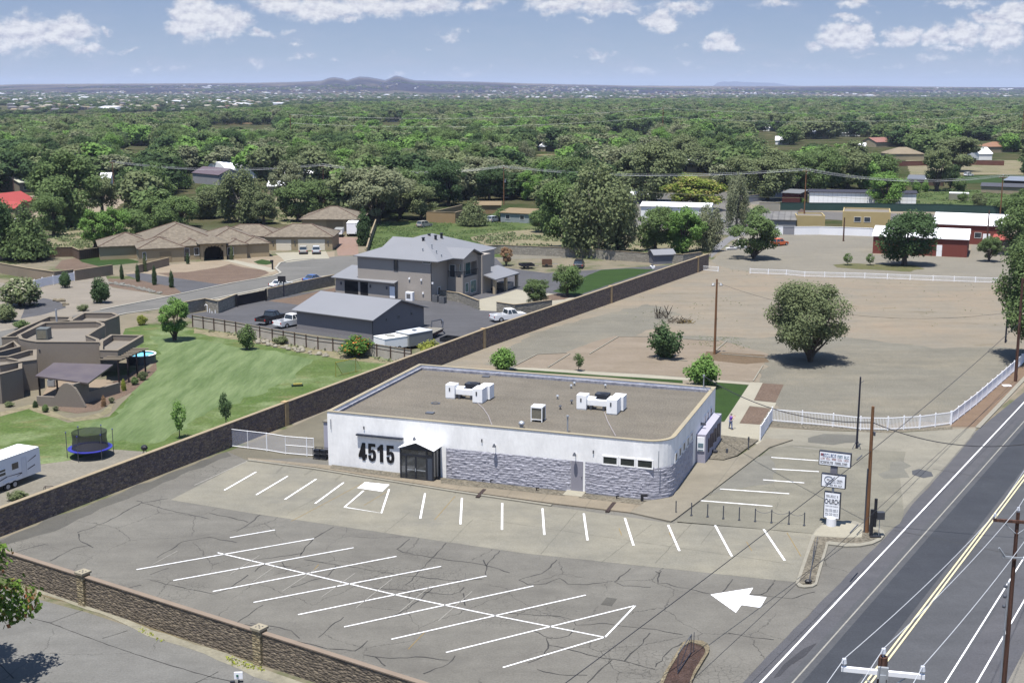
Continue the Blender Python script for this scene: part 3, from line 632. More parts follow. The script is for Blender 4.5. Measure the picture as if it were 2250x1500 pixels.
# ---- painted markings
PAINT = mat('marking_paint', (.78, .78, .79), .7, .18, .5, fine=(.2, .22))
FADED = mat('faded_marking_paint', '#c9c6bd', .8, .2, .5)
YEL = mat('yellow_marking_paint', '#c4a35a', .8, .25, .6)
def mark(segs, w, m, name='parking_line', z=.028):
    for s_ in segs:
        mb = MB(); ribs(mb, s_, w, z); o = mb.build(name, m); o['kind'] = 'structure'
UP = [[(562.7,1036.7),(493,1076.7)],[(632,1046),(563,1087)],[(694.7,1052.5),(626,1097)],[(755,1060),(692.5,1106)],[(933.9,1084),(923.5,1139)],[(1015,1094),(1011.7,1151.5)],[(1103.5,1105),(1103,1163.5)],[(1192,1117),(1196,1174.7)],
      [(1282.7,1128),(1291,1186.7)],[(1373,1138),(1392,1198)],[(1468,1153),(1492.8,1210)],[(1571.5,1154),(1608,1221.6)],[(1678,1162.7),(1724,1231)],[(798.7,1078),(756.8,1114),(838,1127),(855,1075)],
      [(1694.7,1004.7),(1798,1012)],[(1697,1030),(1799,1036)],[(1676.7,1054),(1767,1060.7)],[(1582,1074),(1734,1084.5)],[(1537,1099.5),(1697,1112)]]
mark(UP, .17, PAINT); mark([[(545,1012),(427,1066)],[(1743,981),(1799,987)]], .12, FADED)
LOW = [[(505,1181),(604,1164)],[(300,1251),(690,1183)],[(381,1275),(777,1203)],[(468,1299),(871,1222)],[(557,1323),(969,1244)],[(655,1350),(1069,1265)],[(756,1377),(1172,1287)],[(860,1404),(1287,1307)],[(980,1433),(1396,1330)],
       [(1105,1466),(1330,1399)],[(1330,1399),(1396,1330)],[(478,1214),(867,1306),(1089,1352.5),(1330,1400)]]
mark(LOW, .12, PAINT)
mark([[(700,1246),(620,1299)],[(780,1259),(707,1311)],[(862,1271),(782,1335)],[(947,1286),(878,1344)],[(1037,1299),(963,1364)],[(570,1220),(505,1262)],[(390,1210),(335,1240)],[(610,1240),(556,1278)]], .06, FADED)
mark([[(933,1389),(897,1426)],[(640,1145),(800,1060)],[(1000,1090),(955,1142)],[(1729,1170),(1760,1222)],[(1360,1160),(1366,1176)],[(1470,1170),(1475,1180)],[(700,1240),(690,1252)],[(1640,1190),(1652,1210)],[(850,1080),(800,1110)]], .05, YEL)
sheet('parking_line', [(801.9,1059),(856,1064.5),(840,1080),(784.8,1072)], .030, PAINT)
sheet('road_arrow', [(1561,1306),(1655,1291),(1645,1307.5),(1684,1312),(1670.7,1334.7),(1629,1329),(1617,1346)], .030, PAINT)
# ---- the road

sheet('road', [(2420,690),(2250,862),(2148,945),(2085,1020),(2005,1108),(1975,1150),(1879,1245),(1799,1327),(1650,1479),(1500,1640),(2700,1640),(2700,1100)], .018, SHOULD, .04)
def rd(px, y=1500):
    return G2(px, y)
RA, RBv = Vector(G2(1671,1500)), Vector(G2(2250,884))
RD = (RBv - RA).normalized(); RN = Vector((RD.y, -RD.x))
def roadpoly(o0, o1, s0=-25, s1=130):
    a = RA + RN * o0; b = RA + RN * o1
    return [tuple(a + RD * s0), tuple(b + RD * s0), tuple(b + RD * s1), tuple(a + RD * s1)]
def roff(px, py):
    p = Vector(G2(px, py)) - RA; return p.dot(RN)
O2, O3, O4, O5 = roff(1741,1500), roff(1915,1490), roff(2077,1500), roff(2146,1500)
sheet('road', None, .022, ROADM, pts=roadpoly(O2 - .5, O4 + .25))
sheet('road', None, .026, asphalt('road_track', '#4f535c', '#565a62', '#46474d', 14, 0, 0, None, -33), pts=roadpoly(O2 + .5, O2 + 3.4))
rl = [(0, .13, PAINT), (O2, .11, FADED), (O4, .1, PAINT), (O5, .1, PAINT)]
for o0, w, m_ in rl:
    p = roadpoly(o0 - w / 2, o0 + w / 2); sheet('road_line', None, .031, m_, pts=p)
MY = mat('centre_line_yellow', (.60, .52, .30), .7, .12, .8)
for o0 in (O3 - .14, O3 + .14): sheet('road_line', None, .034, MY, pts=roadpoly(o0 - .06, o0 + .06))
sheet('sidewalk', None, .022, asphalt('far_verge', '#9c988f', '#a5a198', '#77756f', 30, 0, 0), pts=roadpoly(O5 + 1.6, O5 + 5))
sheet('verge', None, .026, soil('weed_verge', ['#8b836b', '#6e7450'], 2, None, .3, .04, .3), pts=roadpoly(O5 + 5, O5 + 14))
rs = MB(); ribs(rs, [(1965,1165),(2060,1183),(2140,1200),(2240,1222)], .08, .030, .03); ribs(rs, [(2050,1030),(2110,1040),(2170,1052),(2250,1066)], .07, .030, .03)
rs.build('crack', MC['crack_tar'])['kind'] = 'structure'
sheet('road_stain', [(1700,1490),(1722,1460),(1765,1425),(1795,1412),(1770,1440),(1735,1462),(1712,1485)], .029, asphalt('skid_stain', '#54555b', '#595a60', '#46474d', 14, 0, 0), .05)
# roadside strip right of the picket fence
sheet('verge', [(2090,938),(2148,937),(2190,895),(2400,680),(2300,730),(2228,800),(2092,905)], .030, soil('red_verge', ['#a28a76', '#99836f'], 4, None, .15, .03, .2))
mb = MB(); wallstrip(mb, [G2(*p) for p in [(2148,941),(2190,897),(2270,812),(2400,690)]], .13, .5); mb.build('kerb', KERBM)['kind'] = 'structure'
sheet('gravel_strip', [(1692,927),(1830,937),(1950,945),(2092,938),(2092,943),(1950,951),(1820,946),(1690,937)], .030, ROCKB, .08)
# ---- street at bottom left
sheet('street', [(-60,1270),(60,1310),(190,1345),(560,1465),(900,1580),(900,1900),(-200,1900),(-300,1300)], .018, STREET)
sheet('gutter', [(80,1292),(230,1335),(330,1385),(500,1435),(600,1478),(760,1530),(740,1540),(560,1485),(480,1448),(330,1395),(220,1348),(82,1302)], .024, mat('broken_gutter_concrete', '#bdb8a4', .9, .25, 2, fine=(.3, .15)), .12, seed=2)
sheet('verge', [(60,1286),(200,1322),(590,1452),(880,1545),(870,1552),(590,1466),(430,1412),(250,1358),(200,1334),(60,1298)], .021, soil('wall_foot_dirt', ['#9c8f72', '#8d8368'], 2), .1)
st = MB()
for c in ([(40,1350),(110,1368),(215,1408),(320,1444),(430,1478),(560,1510)],[(110,1368),(170,1345),(182,1340)],[(225,1402),(280,1385)],[(430,1500),(480,1475)],[(0,1460),(30,1490)]): ribs(st, c, .07, .024, .04)
st.build('crack', MC['crack_tar'])['kind'] = 'structure'
# ---- neighbour's lawn, gravel, yard
sheet('lawn', [(-120,1060),(-40,1010),(0,985),(80,1020),(150,1012),(248,987),(342,994),(500,930),(880,797),(800,772),(560,735),(425,722),(330,712),(275,722),(268,742),(310,780),(350,800),(345,850),(298,855),(240,915),(150,928),(60,895),(0,905),(-120,940)], .004, GRASS, .05)
mow = mat('mown_stripes', '#8fa36e', .95, .3, 1.6, '#6f8750', fine=(.25, .15), stretch=(1, .14, 1), rot=-38, wave=None, bump=.02, bscale=.2)
sheet('lawn', [(300,850),(345,800),(350,770),(330,735),(420,745),(560,765),(690,790),(640,830),(560,870),(470,900),(340,975),(250,965),(150,950),(200,935),(250,915)], .010, mow, .7, seed=3)
sheet('yard_gravel', [(-120,1075),(-40,1035),(0,1012),(85,1022),(150,1012),(248,987),(342,994),(272,1022),(120,1078),(0,1120),(-100,1160)], .010, PALE, .15, seed=6)
sheet('path', [(0,906),(60,890),(75,888),(150,918),(185,915),(225,905),(250,885),(240,908),(215,920),(165,926),(110,916),(62,898),(0,915)], .016, SAND, .1)
sheet('planting_bed', [(290,862),(250,880),(215,902),(170,908),(120,900),(130,880),(270,830),(310,805),(325,812),(345,790),(345,812)], .016, MULCH, .1)
sheet('rocky_strip', [(425,722),(560,738),(700,765),(870,795),(880,802),(760,790),(640,770),(540,750),(425,732)], .012, SAND, .3, seed=5)
sheet('yard', [(400,692),(455,684),(520,673),(590,655),(736,632),(800,615),(1000,570),(1085,562),(1110,588),(1200,600),(1540,578),(1562,556),(1562,562),(1258,668),(980,775),(970,772),(420,700)], .004, YARD)
sheet('planting_bed', [(590,661),(640,653),(735,632),(742,640),(690,657),(655,670)], .010, MULCH, .1)
sheet('patio', [(1052,658),(1098,648),(1135,636),(1228,647),(1266,655),(1240,672),(1207,676),(1170,682),(1100,684),(1054,682)], .010, CONC)
sheet('lawn', [(1215,640),(1265,650),(1440,592),(1380,590),(1321,593),(1287,607)], .010, GRASSD, .12)
sheet('planting_bed', [(1188,652),(1228,644),(1262,650),(1240,658),(1195,662)], .016, MULCH, .08)
sheet('gravel_strip', [(1010,560),(1100,552),(1420,552),(1425,562),(1280,566),(1110,570)], .010, GRAV, .1)
# street and the tiled house's front yard
sheet('driveway', [(221,681),(349,656),(507,622.7),(600,606.7),(617,600),(606,590),(615,578),(640,572),(690,568),(745,563),(800,562),(820,600),(735,607),(672,611),(584,634),(450,661),(410,671),(277,690),(150,720),(-40,770),(-120,770),(-120,740),(0,728)], .010, CUL)
sheet('yard_gravel', [(-60,612),(80,632),(165,617),(232,606),(246,632),(370,650),(349,656),(221,681),(0,730),(-60,745)], .008, PINKG)
sheet('yard_gravel', [(273,600),(372,582),(470,572),(560,564),(735,552),(735,568),(690,568),(617,580),(606,592),(612,600),(507,622),(399,643)], .008, TANG)
sheet('planting_bed', [(346,600),(409,598),(478,588),(506,580),(532,587),(580,593),(591,600),(564,611),(508,624),(474,624),(388,612)], .014, MULCH, .06)
sheet('planting_bed', [(238,612),(302,614),(382,630),(399,643),(370,649),(260,633),(240,628)], .014, MULCH, .06)
sheet('driveway', [(274,603),(313,600),(388,611),(476,624),(508,624),(399,643),(382,630),(334,622),(302,614)], .018, YARD)
sheet('path', [(479,571),(505,569),(599,589),(606,595),(596,598),(500,574)], .018, CONC)
sheet('driveway', [(604,556),(716,552),(724,568),(690,569),(628,577),(618,566)], .018, CONC)
sheet('driveway', [(735,520),(786,522),(788,560),(742,562)], .018, mat('pink_pavers', '#b89a8a', .9, .15, 1, fine=(.3, .1)))
sheet('lawn', [(557,575),(575,570),(592,573),(600,579),(585,582),(567,580)], .020, GRASSD, .05)
sheet('lawn', [(171,569),(277,556),(283,569),(315,576),(221,586),(181,576)], .008, GRASSD)
sheet('planting_bed', [(135,572),(165,567),(221,586),(160,596),(120,590)], .006, MULCH)
sheet('yard', [(44,700),(60,668),(95,655),(130,662),(146,676),(90,692)], .014, YARD, .08)
mb = MB()
for pl in ([(221,681),(349,656),(507,622.7),(600,606.7),(617,600),(606,590),(615,578),(640,572),(690,568)],[(150,716),(277,689),(410,671),(450,661),(584,634),(672,611)]): wallstrip(mb, [G2(*p) for p in pl], .12, .45)
mb.build('kerb', mat('white_kerb', '#d6d2c6', .9, .1, 1))['kind'] = 'structure'
sheet('rock_bed', [(470,655),(584,631),(672,609),(735,604),(735,611),(672,618),(600,640),(520,662),(475,672)], .016, soil('white_rock', ['#d3cdbf', '#b5aea0'], 1, None, .4, .06, .25))
# fields and lanes further back
sheet('field', [(822,487),(900,486),(1165,490),(1200,500),(1080,512),(1030,522),(1060,540),(1130,553),(1110,566),(1000,560),(800,560),(815,535)], .012, FIELD, .3)
sheet('field', [(1030,522),(1080,512),(1200,500),(1390,495),(1540,500),(1572,545),(1555,560),(1400,552),(1130,558),(1060,540)], .010, SAND, .3, seed=8)
sheet('lane', [(1562,568),(1563,545),(1612,512),(1650,500),(1660,505),(1605,530)], .020, asphalt('grey_lane', '#a2a1a3', '#99989a', '#77767a', 20, 0, 0))
sheet('street', [(1640,458),(1850,466),(2245,478),(2450,486),(2450,506),(2245,494),(1850,484),(1640,472)], .020, asphalt('cross_street', '#8f8b87', '#868380', '#77767a', 20, 0, 0))
sheet('verge', [(1640,448),(2250,466),(2450,470),(2450,500),(2245,490),(1850,480),(1640,474)], .014, LOTD)
sheet('field', [(2010,415),(2260,420),(2500,425),(2500,462),(2010,452)], .012, FIELD, .3)
sheet('field', [(2060,392),(2150,385),(2250,390),(2250,400),(2100,403)], .02, GRASSD, .5)
sheet('yard', [(1990,352),(2250,352),(2250,384),(2000,384)], .012, SAND, .5)
sheet('lawn', [(1830,582),(1870,579),(2010,583),(2030,590),(2000,597),(1880,591),(1840,588)], .024, soil('dry_grass', ['#74794f', '#8a8560'], 3), .3)
sheet('yard', [(120,515),(200,500),(330,500),(330,540),(170,555),(100,545)], .01, SAND, .4)
sheet('yard', [(560,430),(620,430),(800,470),(830,480),(700,500),(600,490)], .01, SAND, .4)
sheet('driveway', [(1400,460),(1700,440),(1690,500),(1640,520),(1390,500)], .012, asphalt('car_yard', '#a09d97', '#8f8c87', '#77767a', 20, 0, 0), .5)
sheet('yard', [(0,440),(60,430),(200,425),(290,430),(240,470),(120,480),(0,470)], .012, TANG, .5)
sheet('yard', [(1280,430),(1800,415),(1760,440),(1640,452),(1560,470),(1400,470)], .010, asphalt('car_yard2', '#8f8c86', '#817f79', '#77767a', 20, 0, 0), .5)
# ================================================================ helpers for facades
def _ray(fr, px, py):
    u, v = (px - 1125) / F, (750 - py) / F; d = (u, CT + v * ST, -ST + v * CT)
    ox, oy = -fr.x, -fr.y
    return (fr.c * ox + fr.s * oy, -fr.s * ox + fr.c * oy, H), (fr.c * d[0] + fr.s * d[1], -fr.s * d[0] + fr.c * d[1], d[2])
def onf(fr, px, py, y0=0.0):
    """(x, z) on the local plane y = y0 seen at a pixel"""
    o, d = _ray(fr, px, py); t = (y0 - o[1]) / d[1]; return o[0] + d[0] * t, o[2] + d[2] * t
def ons(fr, px, py, x0=0.0):
    """(y, z) on the local plane x = x0"""
    o, d = _ray(fr, px, py); t = (x0 - o[0]) / d[0]; return o[1] + d[1] * t, o[2] + d[2] * t
FRAME = mat('window_frame', (.62, .62, .6), .6, .1, 1)
def window(parent, fr, a0, a1, z0, z1, c=0.0, side='f', glass=None, frame=None, name='window', fw=.08, mull=0):
    """framed opening on plane y = c (side f) or x = c (side r); frame is a part, pane its sub-part"""
    mb = MB(fr.M); g = MB(fr.M); t = .06
    def bx(m_, u0, w0, u1, w1, d0, d1):
        if side == 'f': m_.box(u0, c - d1, w0, u1, c - d0, w1)
        else: m_.box(c + d0, u0, w0, c + d1, u1, w1)
    bx(mb, a0 - fw, z0 - fw, a1 + fw, z0, -.02, t); bx(mb, a0 - fw, z1, a1 + fw, z1 + fw, -.02, t)
    bx(mb, a0 - fw, z0, a0, z1, -.02, t - .002); bx(mb, a1, z0, a1 + fw, z1, -.02, t - .002)
    for k in range(mull):
        u = a0 + (a1 - a0) * (k + 1) / (mull + 1); bx(mb, u - .03, z0, u + .03, z1, .01, t - .01)
    f = mb.build(name, frame or FRAME, parent)
    bx(g, a0, z0, a1, z1, .0, .02); g.build('pane', glass or GLASS, f); return f
def door(parent, fr, a0, a1, z0, z1, c=0.0, side='f', m=None, name='door', d=.05):
    mb = MB(fr.M)
    if side == 'f': mb.box(a0, c - d, z0, a1, c, z1)
    else: mb.box(c, a0, z0, c + d, a1, z1)
    o = mb.build(name, m or WHITEP, parent); h = MB(fr.M)
    if side == 'f': h.box(a1 - .14, c - d - .05, z0 + (z1 - z0) * .45, a1 - .09, c - d, z0 + (z1 - z0) * .45 + .12)
    else: h.box(c + d, a0 + .09, z0 + (z1 - z0) * .45, c + d + .05, a0 + .14, z0 + (z1 - z0) * .45 + .12)
    h.build('handle', DARKM, o); return o
def textmesh(name, body, size, M, m, parent, bold=0., sx=1., ext=.01):
    cu = bpy.data.curves.new(name, 'FONT'); cu.body = body; cu.size = size; cu.extrude = ext; cu.offset = bold; cu.align_x = 'CENTER'; cu.align_y = 'CENTER'
    t = bpy.data.objects.new(name, cu); COL.objects.link(t); bpy.context.view_layer.update()
    me = bpy.data.meshes.new_from_object(t); bpy.data.objects.remove(t)
    me.transform(Matrix.Diagonal((sx, 1, 1, 1))); me.transform(PM[parent.name].inverted() @ M); me.materials.clear(); me.materials.append(m)
    o = bpy.data.objects.new(name, me); COL.objects.link(o); o.parent = parent; PM[o.name] = PM[parent.name]; return o
UPF = Matrix.Rotation(R(90), 4, 'X')
# ================================================================ the church building
CH = Fr(-17.9, 117.4, -19.3); CW, CD, HT = 33.7, 22.4, 5.4
church = thingF('church_building', 'long white block building with grey rock veneer, flat roof and number 4515', 'building', CH)
def outl(off, r=2.4):
    x0, y0, x1, y1 = -off, -off, CW + off, CD + off; rr = r + off; p = [(x0, y1), (x0, y0)]
    for k in range(9):
        t = -math.pi / 2 + math.pi / 2 * k / 8; p.append((x1 - rr + rr * math.cos(t), y0 + rr + rr * math.sin(t)))
    return p + [(x1, y1)]
CBLK = mat('painted_block', (.80, .79, .775), .8, .12, 1.6, stretch=(1, 1, .45), fine=(.3, .05), bump=.012, bscale=.2)
MB(CH.M).ring(outl(0), outl(-.3), 0, HT).build('wall', CBLK, church)
MB(CH.M).prism(outl(-.29), 4.7, 4.95).build('roof', soil('roof_gravel', ['#9a9387', '#928b80', '#a0988b'], 6, None, .3, .02, .16), church)
MB(CH.M).ring(outl(.05), outl(-.36), HT, HT + .06).build('parapet_cap', mat('cap_paint', '#d6c8a8', .8, .15, 2, '#c9bfa8'), church)
fl = MB(CH.M); fl.box(-.0 + .3, .3, 4.95, .62, CD - .3, 5.2); fl.box(.3, CD - .75, 4.95, CW - .3, CD - .3, 5.22)
fl.build('roof_flashing', mat('silver_coating', '#d9dbe8', .6, .35, .5, '#a9abbd', fine=(.2, .2)), church)
# rock veneer: courses of rough stones standing out of the wall
def rockface():
    path = [(12.4, 0.0)]
    x = 12.4
    while x < CW - 2.4: x += .17; path.append((min(x, CW - 2.4), 0.0))
    for k in range(1, 15):
        t = -math.pi / 2 + math.pi / 2 * k / 14; path.append((CW - 2.4 + 2.4 * math.cos(t), 2.4 + 2.4 * math.sin(t)))
    y = 2.4
    while y < 10.6: y += .17; path.append((CW, y))
    nz = 50; ztop = 2.95; vs = []; fs = []; keep = []
    cell = {}
    for i, p in enumerate(path):
        q = path[max(i-1, 0)]; s_ = path[min(i+1, len(path)-1)]; d = Vector((s_[0]-q[0], s_[1]-q[1])).normalized(); n = Vector((d.y, -d.x))
        run = i * .17
        for j in range(nz + 1):
            z = ztop * j / nz; row = int(z / .23 + noise.noise(Vector((run * .4, 3, 0))) * 1.2)
            key = (int((run + row * .31) / (.34 + .2 * noise.noise(Vector((row * 3.1, 7, run * .15))))), row)
            if key not in cell: cell[key] = rnd.random()
            w = .03 + .045 * cell[key] + .02 * noise.noise(Vector((run * 3.5, z * 5, 1)))
            fr_ = (z / .23 + noise.noise(Vector((run * .4, 3, 0))) * 1.2) % 1.0
            if fr_ < .22: w *= .7
            if j == 0 or j == nz or i == 0 or i == len(path) - 1: w = .03
            vs.append((p[0] + n.x * w, p[1] + n.y * w, z + (rnd.random() - .5) * .05 * (0 < j < nz)))
    m = nz + 1
    for i in range(len(path) - 1):
        xx = path[i][0]
        if DX0 - .1 < xx < DX1 + .05 and path[i][1] == 0: continue
        for j in range(nz): a = i * m + j; fs.append((a, a + m, a + m + 1, a + 1))
    mb = MB(CH.M); mb.add(vs, fs); mb.build('rock_veneer', stonemat('veneer_paint', ['#b2b1bb', '#bcbbc5', '#a9a8b3', '#c2c1cb', '#b6b5bf'], (.42, .23), .04, .012), church)
DX0, DX1 = onf(CH, 1255, 1050)[0], onf(CH, 1281, 1050)[0]
rockface()
door(church, CH, DX0, DX1, .14, 2.95, .0, 'f', mat('grey_door_paint', wc('#9c9aa4'), .6, .05, 2))
ld = MB(CH.M); ld.box(DX0 - .35, -1.5, 0, DX1 + .3, 0, .145); ld.build('door_step', CONC, church)
sc = mat('dark_screen', (.03, .035, .03), .6, .3, .3)
for a, b in (((1326,1002.7),(1355.3,1018)), ((1364,1006),(1393.7,1022)), ((1402,1009.3),(1432.7,1026))):
    (x0, z1), (x1, z0) = onf(CH, *a), onf(CH, *b); zc = (z0 + z1) / 2 + .0; window(church, CH, x0, x1, 2.98, 3.62, 0, 'f', sc, CBLK, fw=.12)
for px, py in ((1485,1007),(1494,992),(1502.6,982),(1511,970),(1519,960),(1548.6,920),(1555,912.6),(1562,902)):
    y, z = ons(CH, px, py, CW); window(church, CH, y - .42, y + .42, 3.0, 3.75, CW, 'r', GLASS, CBLK, fw=.1)
# side wing with door glass and white board
MB(CH.M).box(CW, 12.3, 0, CW + .95, 21, 3.0).build('side_wing', mat('grey_wing_paint', wc('#b0aebd'), .8, .06, 3), church)
bd = MB(CH.M); bd.box(CW + .12, 12.22, 1.35, CW + .85, 12.3, 2.75); bd = bd.build('notice_board', WHITEP, church)
q = MB(CH.M); q.box(CW + .22, 12.19, 1.75, CW + .74, 12.22, 2.15); q.box(CW + .2, 12.19, 1.43, CW + .76, 12.22, 1.52); q.build('board_panel', flat('board_blue', '#9ab8c8'), bd)
sb = MB(CH.M)
for k in range(7): sb.box(CW + .95, 13.6 + k * 1.0, .9 + .18 * (k % 2), CW + 1.03, 14.1 + k * 1.0, 2.3 + .18 * (k % 2))
sb.build('window_screen', flat('block_screen', '#514a5c'), church)
# awning and number
ax0, az0 = onf(CH, 780, 966, -.5); ax1, _ = onf(CH, 882, 977, -.5)
MB(CH.M).box(ax0, -.34, 3.38, ax1, 0, 3.52).build('awning', flat('awning_blue_grey', '#3c4458'), church)
DIG = {'4': [[(.02,.30),(.38,1),(.66,1),(.66,.36),(.80,.36),(.80,.16),(.66,.16),(.66,0),(.36,0),(.36,.16),(.02,.16)]],
       '1': [[(.30,0),(.30,.66),(.08,.60),(.08,.78),(.40,1),(.62,1),(.62,0)]],
       '5': [[(.10,1),(.74,1),(.74,.83),(.36,.83),(.34,.64),(.50,.67),(.66,.63),(.76,.52),(.80,.36),(.77,.18),(.66,.05),(.44,-.02),(.22,.03),(.10,.13),(.06,.32),(.34,.34),(.35,.20),(.43,.15),(.51,.20),(.53,.34),(.50,.47),(.43,.51),(.35,.45),(.08,.43)]]}
nx0, _ = onf(CH, 787.5, 985); nx1, _ = onf(CH, 868, 1005); _, nz1 = onf(CH, 800, 972.5); _, nz0 = onf(CH, 805, 1011)
adv = (nx1 - nx0) / 4.0; hh = nz1 - nz0
NUM = flat('number_black', '#15131a', .6)
for i, ch in enumerate('4515'):
    mb = MB(CH.M); pts = [(nx0 + adv * (i + p[0] * 1.18 + .0), nz0 + p[1] * hh) for p in DIG[ch][0]]
    tr = tessellate_polygon([[Vector((p[0], p[1], 0)) for p in pts]]); n = len(pts)
    mb.add([(p[0], -.05, p[1]) for p in pts] + [(p[0], -.003, p[1]) for p in pts], [tuple(t) for t in tr] + [(k, (k+1) % n, n + (k+1) % n, n + k) for k in range(n)])
    mb.build('number_digit', NUM, church)
# entrance vestibule
ex0 = CH.l(882, 1050)[0]; ex1 = CH.l(955.4, 1058)[0]; ey = -1.75
ves = MB(CH.M); FD = flat('vestibule_frame', '#2f3442', .5)
for x in (ex0, ex1 - .14): ves.box(x, ey, 0, x + .14, ey + .14, 3.05); ves.box(x + .001, -.14, 0, x + .139, 0, 3.05)
x2, x3 = ex0 + .55, ex1 - .75
for x in (x2, (x2 + x3) / 2 - .08, x3): ves.box(x, ey + .01, 0, x + .16, ey + .13, 2.5 if x != x3 else 2.9)
ves.box(ex0 + .14, ey + .005, 2.35, ex1 - .14, ey + .135, 2.55); ves.box(ex0 + .14, ey + .005, .02, ex1 - .14, ey + .135, .2)
ves.box(ex1 - .138, ey + .14, 0, ex1 - .002, -.14, .2); ves.box(ex1 - .138, ey + .14, 2.85, ex1 - .002, -.14, 3.04); ves.box(ex1 - .13, -1.0, .2, ex1 - .01, -.9, 2.85)
vf = ves.build('vestibule', FD, church)
vg = MB(CH.M); vg.box(ex0 + .14, ey + .05, .2, ex1 - .14, ey + .08, 2.95); vg.box(ex1 - .09, ey + .14, .2, ex1 - .06, -.14, 2.85); vg.box(ex0 + .06, ey + .14, .2, ex0 + .09, -.14, 2.85)
vg.build('glass', mat('vestibule_glass', '#3d4248', .1, .4, .8, '#565b60', spec=.8), vf)
pn = MB(CH.M); pn.box(x3 + .16, ey + .02, .2, ex1 - .14, ey + .045, 2.35); pn.build('side_panel', flat('vestibule_panel', wc('#49505c')), vf)
hd = MB(CH.M)
xm = (x2 + x3) / 2
hd.box(x2 + .2, ey - .03, 1.02, xm - .1, ey, 1.08); hd.box(xm + .12, ey - .03, 1.02, x3 - .05, ey, 1.08); hd.box(xm - .04, ey - .05, .9, xm + .04, ey, 1.2); hd.build('push_bar', GALV, vf)
mb = MB(CH.M); cx = (ex0 + ex1) / 2
for s_ in (0, 1):
    xa, xb = (ex0 - .12, cx) if s_ == 0 else (cx, ex1 + .12)
    za, zb = (3.1, 3.75) if s_ == 0 else (3.75, 3.1)
    mb.slab([(xa, ey - .15, za), (xb, ey - .15, zb), (xb, .0, zb), (xa, .0, za)], .05)
mb.build('vestibule_roof', mat('white_roof_sheet', (.8, .8, .81), .5, .04, 1), church)
mb = MB(CH.M); mb.add([(ex0, ey, 3.0), (ex1, ey, 3.0), (cx, ey, 3.68), (ex0, ey + .1, 3.0), (ex1, ey + .1, 3.0), (cx, ey + .1, 3.68)], [(0,1,2),(3,5,4),(0,3,4,1),(1,4,5,2),(2,5,3,0)])
mb.build('pediment', FD, church)
# wall lamps, pipes and small fittings
for px, py in ((914,962),(1089,977),(1265,996)):
    x, z = onf(CH, px, py); a = MB(CH.M); a.tube([(x, 0, z - .55), (x, -.02, z), (x, -.35, z + .05)], .035); l_ = a.build('wall_lamp', WHITEP, church)
    b = MB(CH.M); b.tube([(x, -.38, z + .2), (x, -.42, z - .1)], [.07, .19], 10); b.build('lamp_shade', DARKM, l_)
for px, py in ((800,939),(1059,967),(1304,992)):
    x, z = onf(CH, px, py); MB(CH.M).box(x - .05, -.1, z - .14, x + .05, 0, z + .14).build('wall_fitting', DARKM, church)
for px, py, pl in ((727,920,1.0),(1448,990,1.9)):
    x, z = onf(CH, px, py); MB(CH.M).tube([(x, -.06, z - pl), (x, -.06, z)], .04).build('conduit', GALV, church)
x, z = onf(CH, 1535, 930); y, z = ons(CH, 1540, 930, CW); MB(CH.M).box(CW, y - .1, z - .15, CW + .5, y + .1, z + .1).build('wall_lamp', DARKM, church)
mb = MB(CH.M); mb.tube([(CW - 1.2, CD - .4, 4.9), (CW - 1.2, CD - .4, 6.6)], .06); mb.box(CW - 1.3, CD - .5, 6.5, CW - 1.1, CD - .3, 6.75); mb.build('service_mast', GALV, church)
# roof units
WM = mat('white_unit_metal', (.8, .8, .8), .5, .06, .6); GU = flat('grey_unit_metal', '#4c505a', .5); LV = mat('cooler_pads', wc('#8d8878'), .8, .2, .2, wave=('X', .12, .5))
def air_handler(x, y, label, box=1.5):
    t = thing('rooftop_air_handler', label, 'rooftop unit', tuple(CH.w(x, y, 4.96)), CH.deg, 'white ducted air handlers on the church roof')
    a = MB(PM[t.name]); a.box(0, 0, .1, 1.0, 1.15, 1.45); a.box(.02, .02, 0, .98, 1.1, .1); b = a.build('cabinet', WM, t)
    v = MB(PM[t.name]); v.box(.38, -.03, .8, .52, 0, 1.15); v.build('vent', DARKM, b)
    a = MB(PM[t.name]); a.box(3.3, -.9, .1, 4.35, .6, 1.5); a.box(3.5, .6, .1, 4.6, 1.9, 1.5); a.box(3.35, -.85, 0, 4.3, .55, .1); b = a.build('cabinet', WM, t)
    v = MB(PM[t.name]); v.box(3.65, -.93, .8, 3.8, -.9, 1.2); v.build('vent', DARKM, b)
    a = MB(PM[t.name]); a.box(1.0, .3, .45, 3.3, .75, 1.0); a.box(1.0, .75, .5, 1.7, 1.3, 1.12); a.build('duct', WM, t)
    for u in (1.3, 2.6): a = MB(PM[t.name]); a.box(u, .2, 0, u + .2, .9, .44); a.build('duct_leg', DARKM, t)
    return t
def condenser(x, y, label):
    t = thing('condenser_unit', label, 'rooftop unit', tuple(CH.w(x, y, 4.96)), CH.deg, 'grey condensers on the church roof')
    a = MB(PM[t.name]); a.box(0, 0, .05, 1.35, 1.1, 1.2); a.build('cabinet', GU, t)
    a = MB(PM[t.name]); a.cyl(.85, .55, 1.2, 1.25, .42, n=16); a.build('fan_grille', BLACK, t); return t
x, y = CH.l(979, 875, 4.95); air_handler(x, y, 'white ducted air handler on the left half of the church roof')
condenser(x + 1.3, y + 2.0, 'grey condenser behind the left white air handler on the roof')
x, y = CH.l(1266.5, 899, 4.95); air_handler(x, y, 'white ducted air handler on the right half of the church roof')
condenser(x + 1.3, y + 2.0, 'grey condenser behind the right white air handler on the roof')
x, y = CH.l(1166, 926, 4.95); t = thing('evaporative_cooler', 'louvred cooler with white top in the middle of the church roof', 'rooftop unit', tuple(CH.w(x, y, 4.96)), CH.deg)
P_ = PM[t.name]
a = MB(P_); a.box(.05, .05, .2, 1.1, 1.05, 1.35); a.build('pad_panel', LV, t)
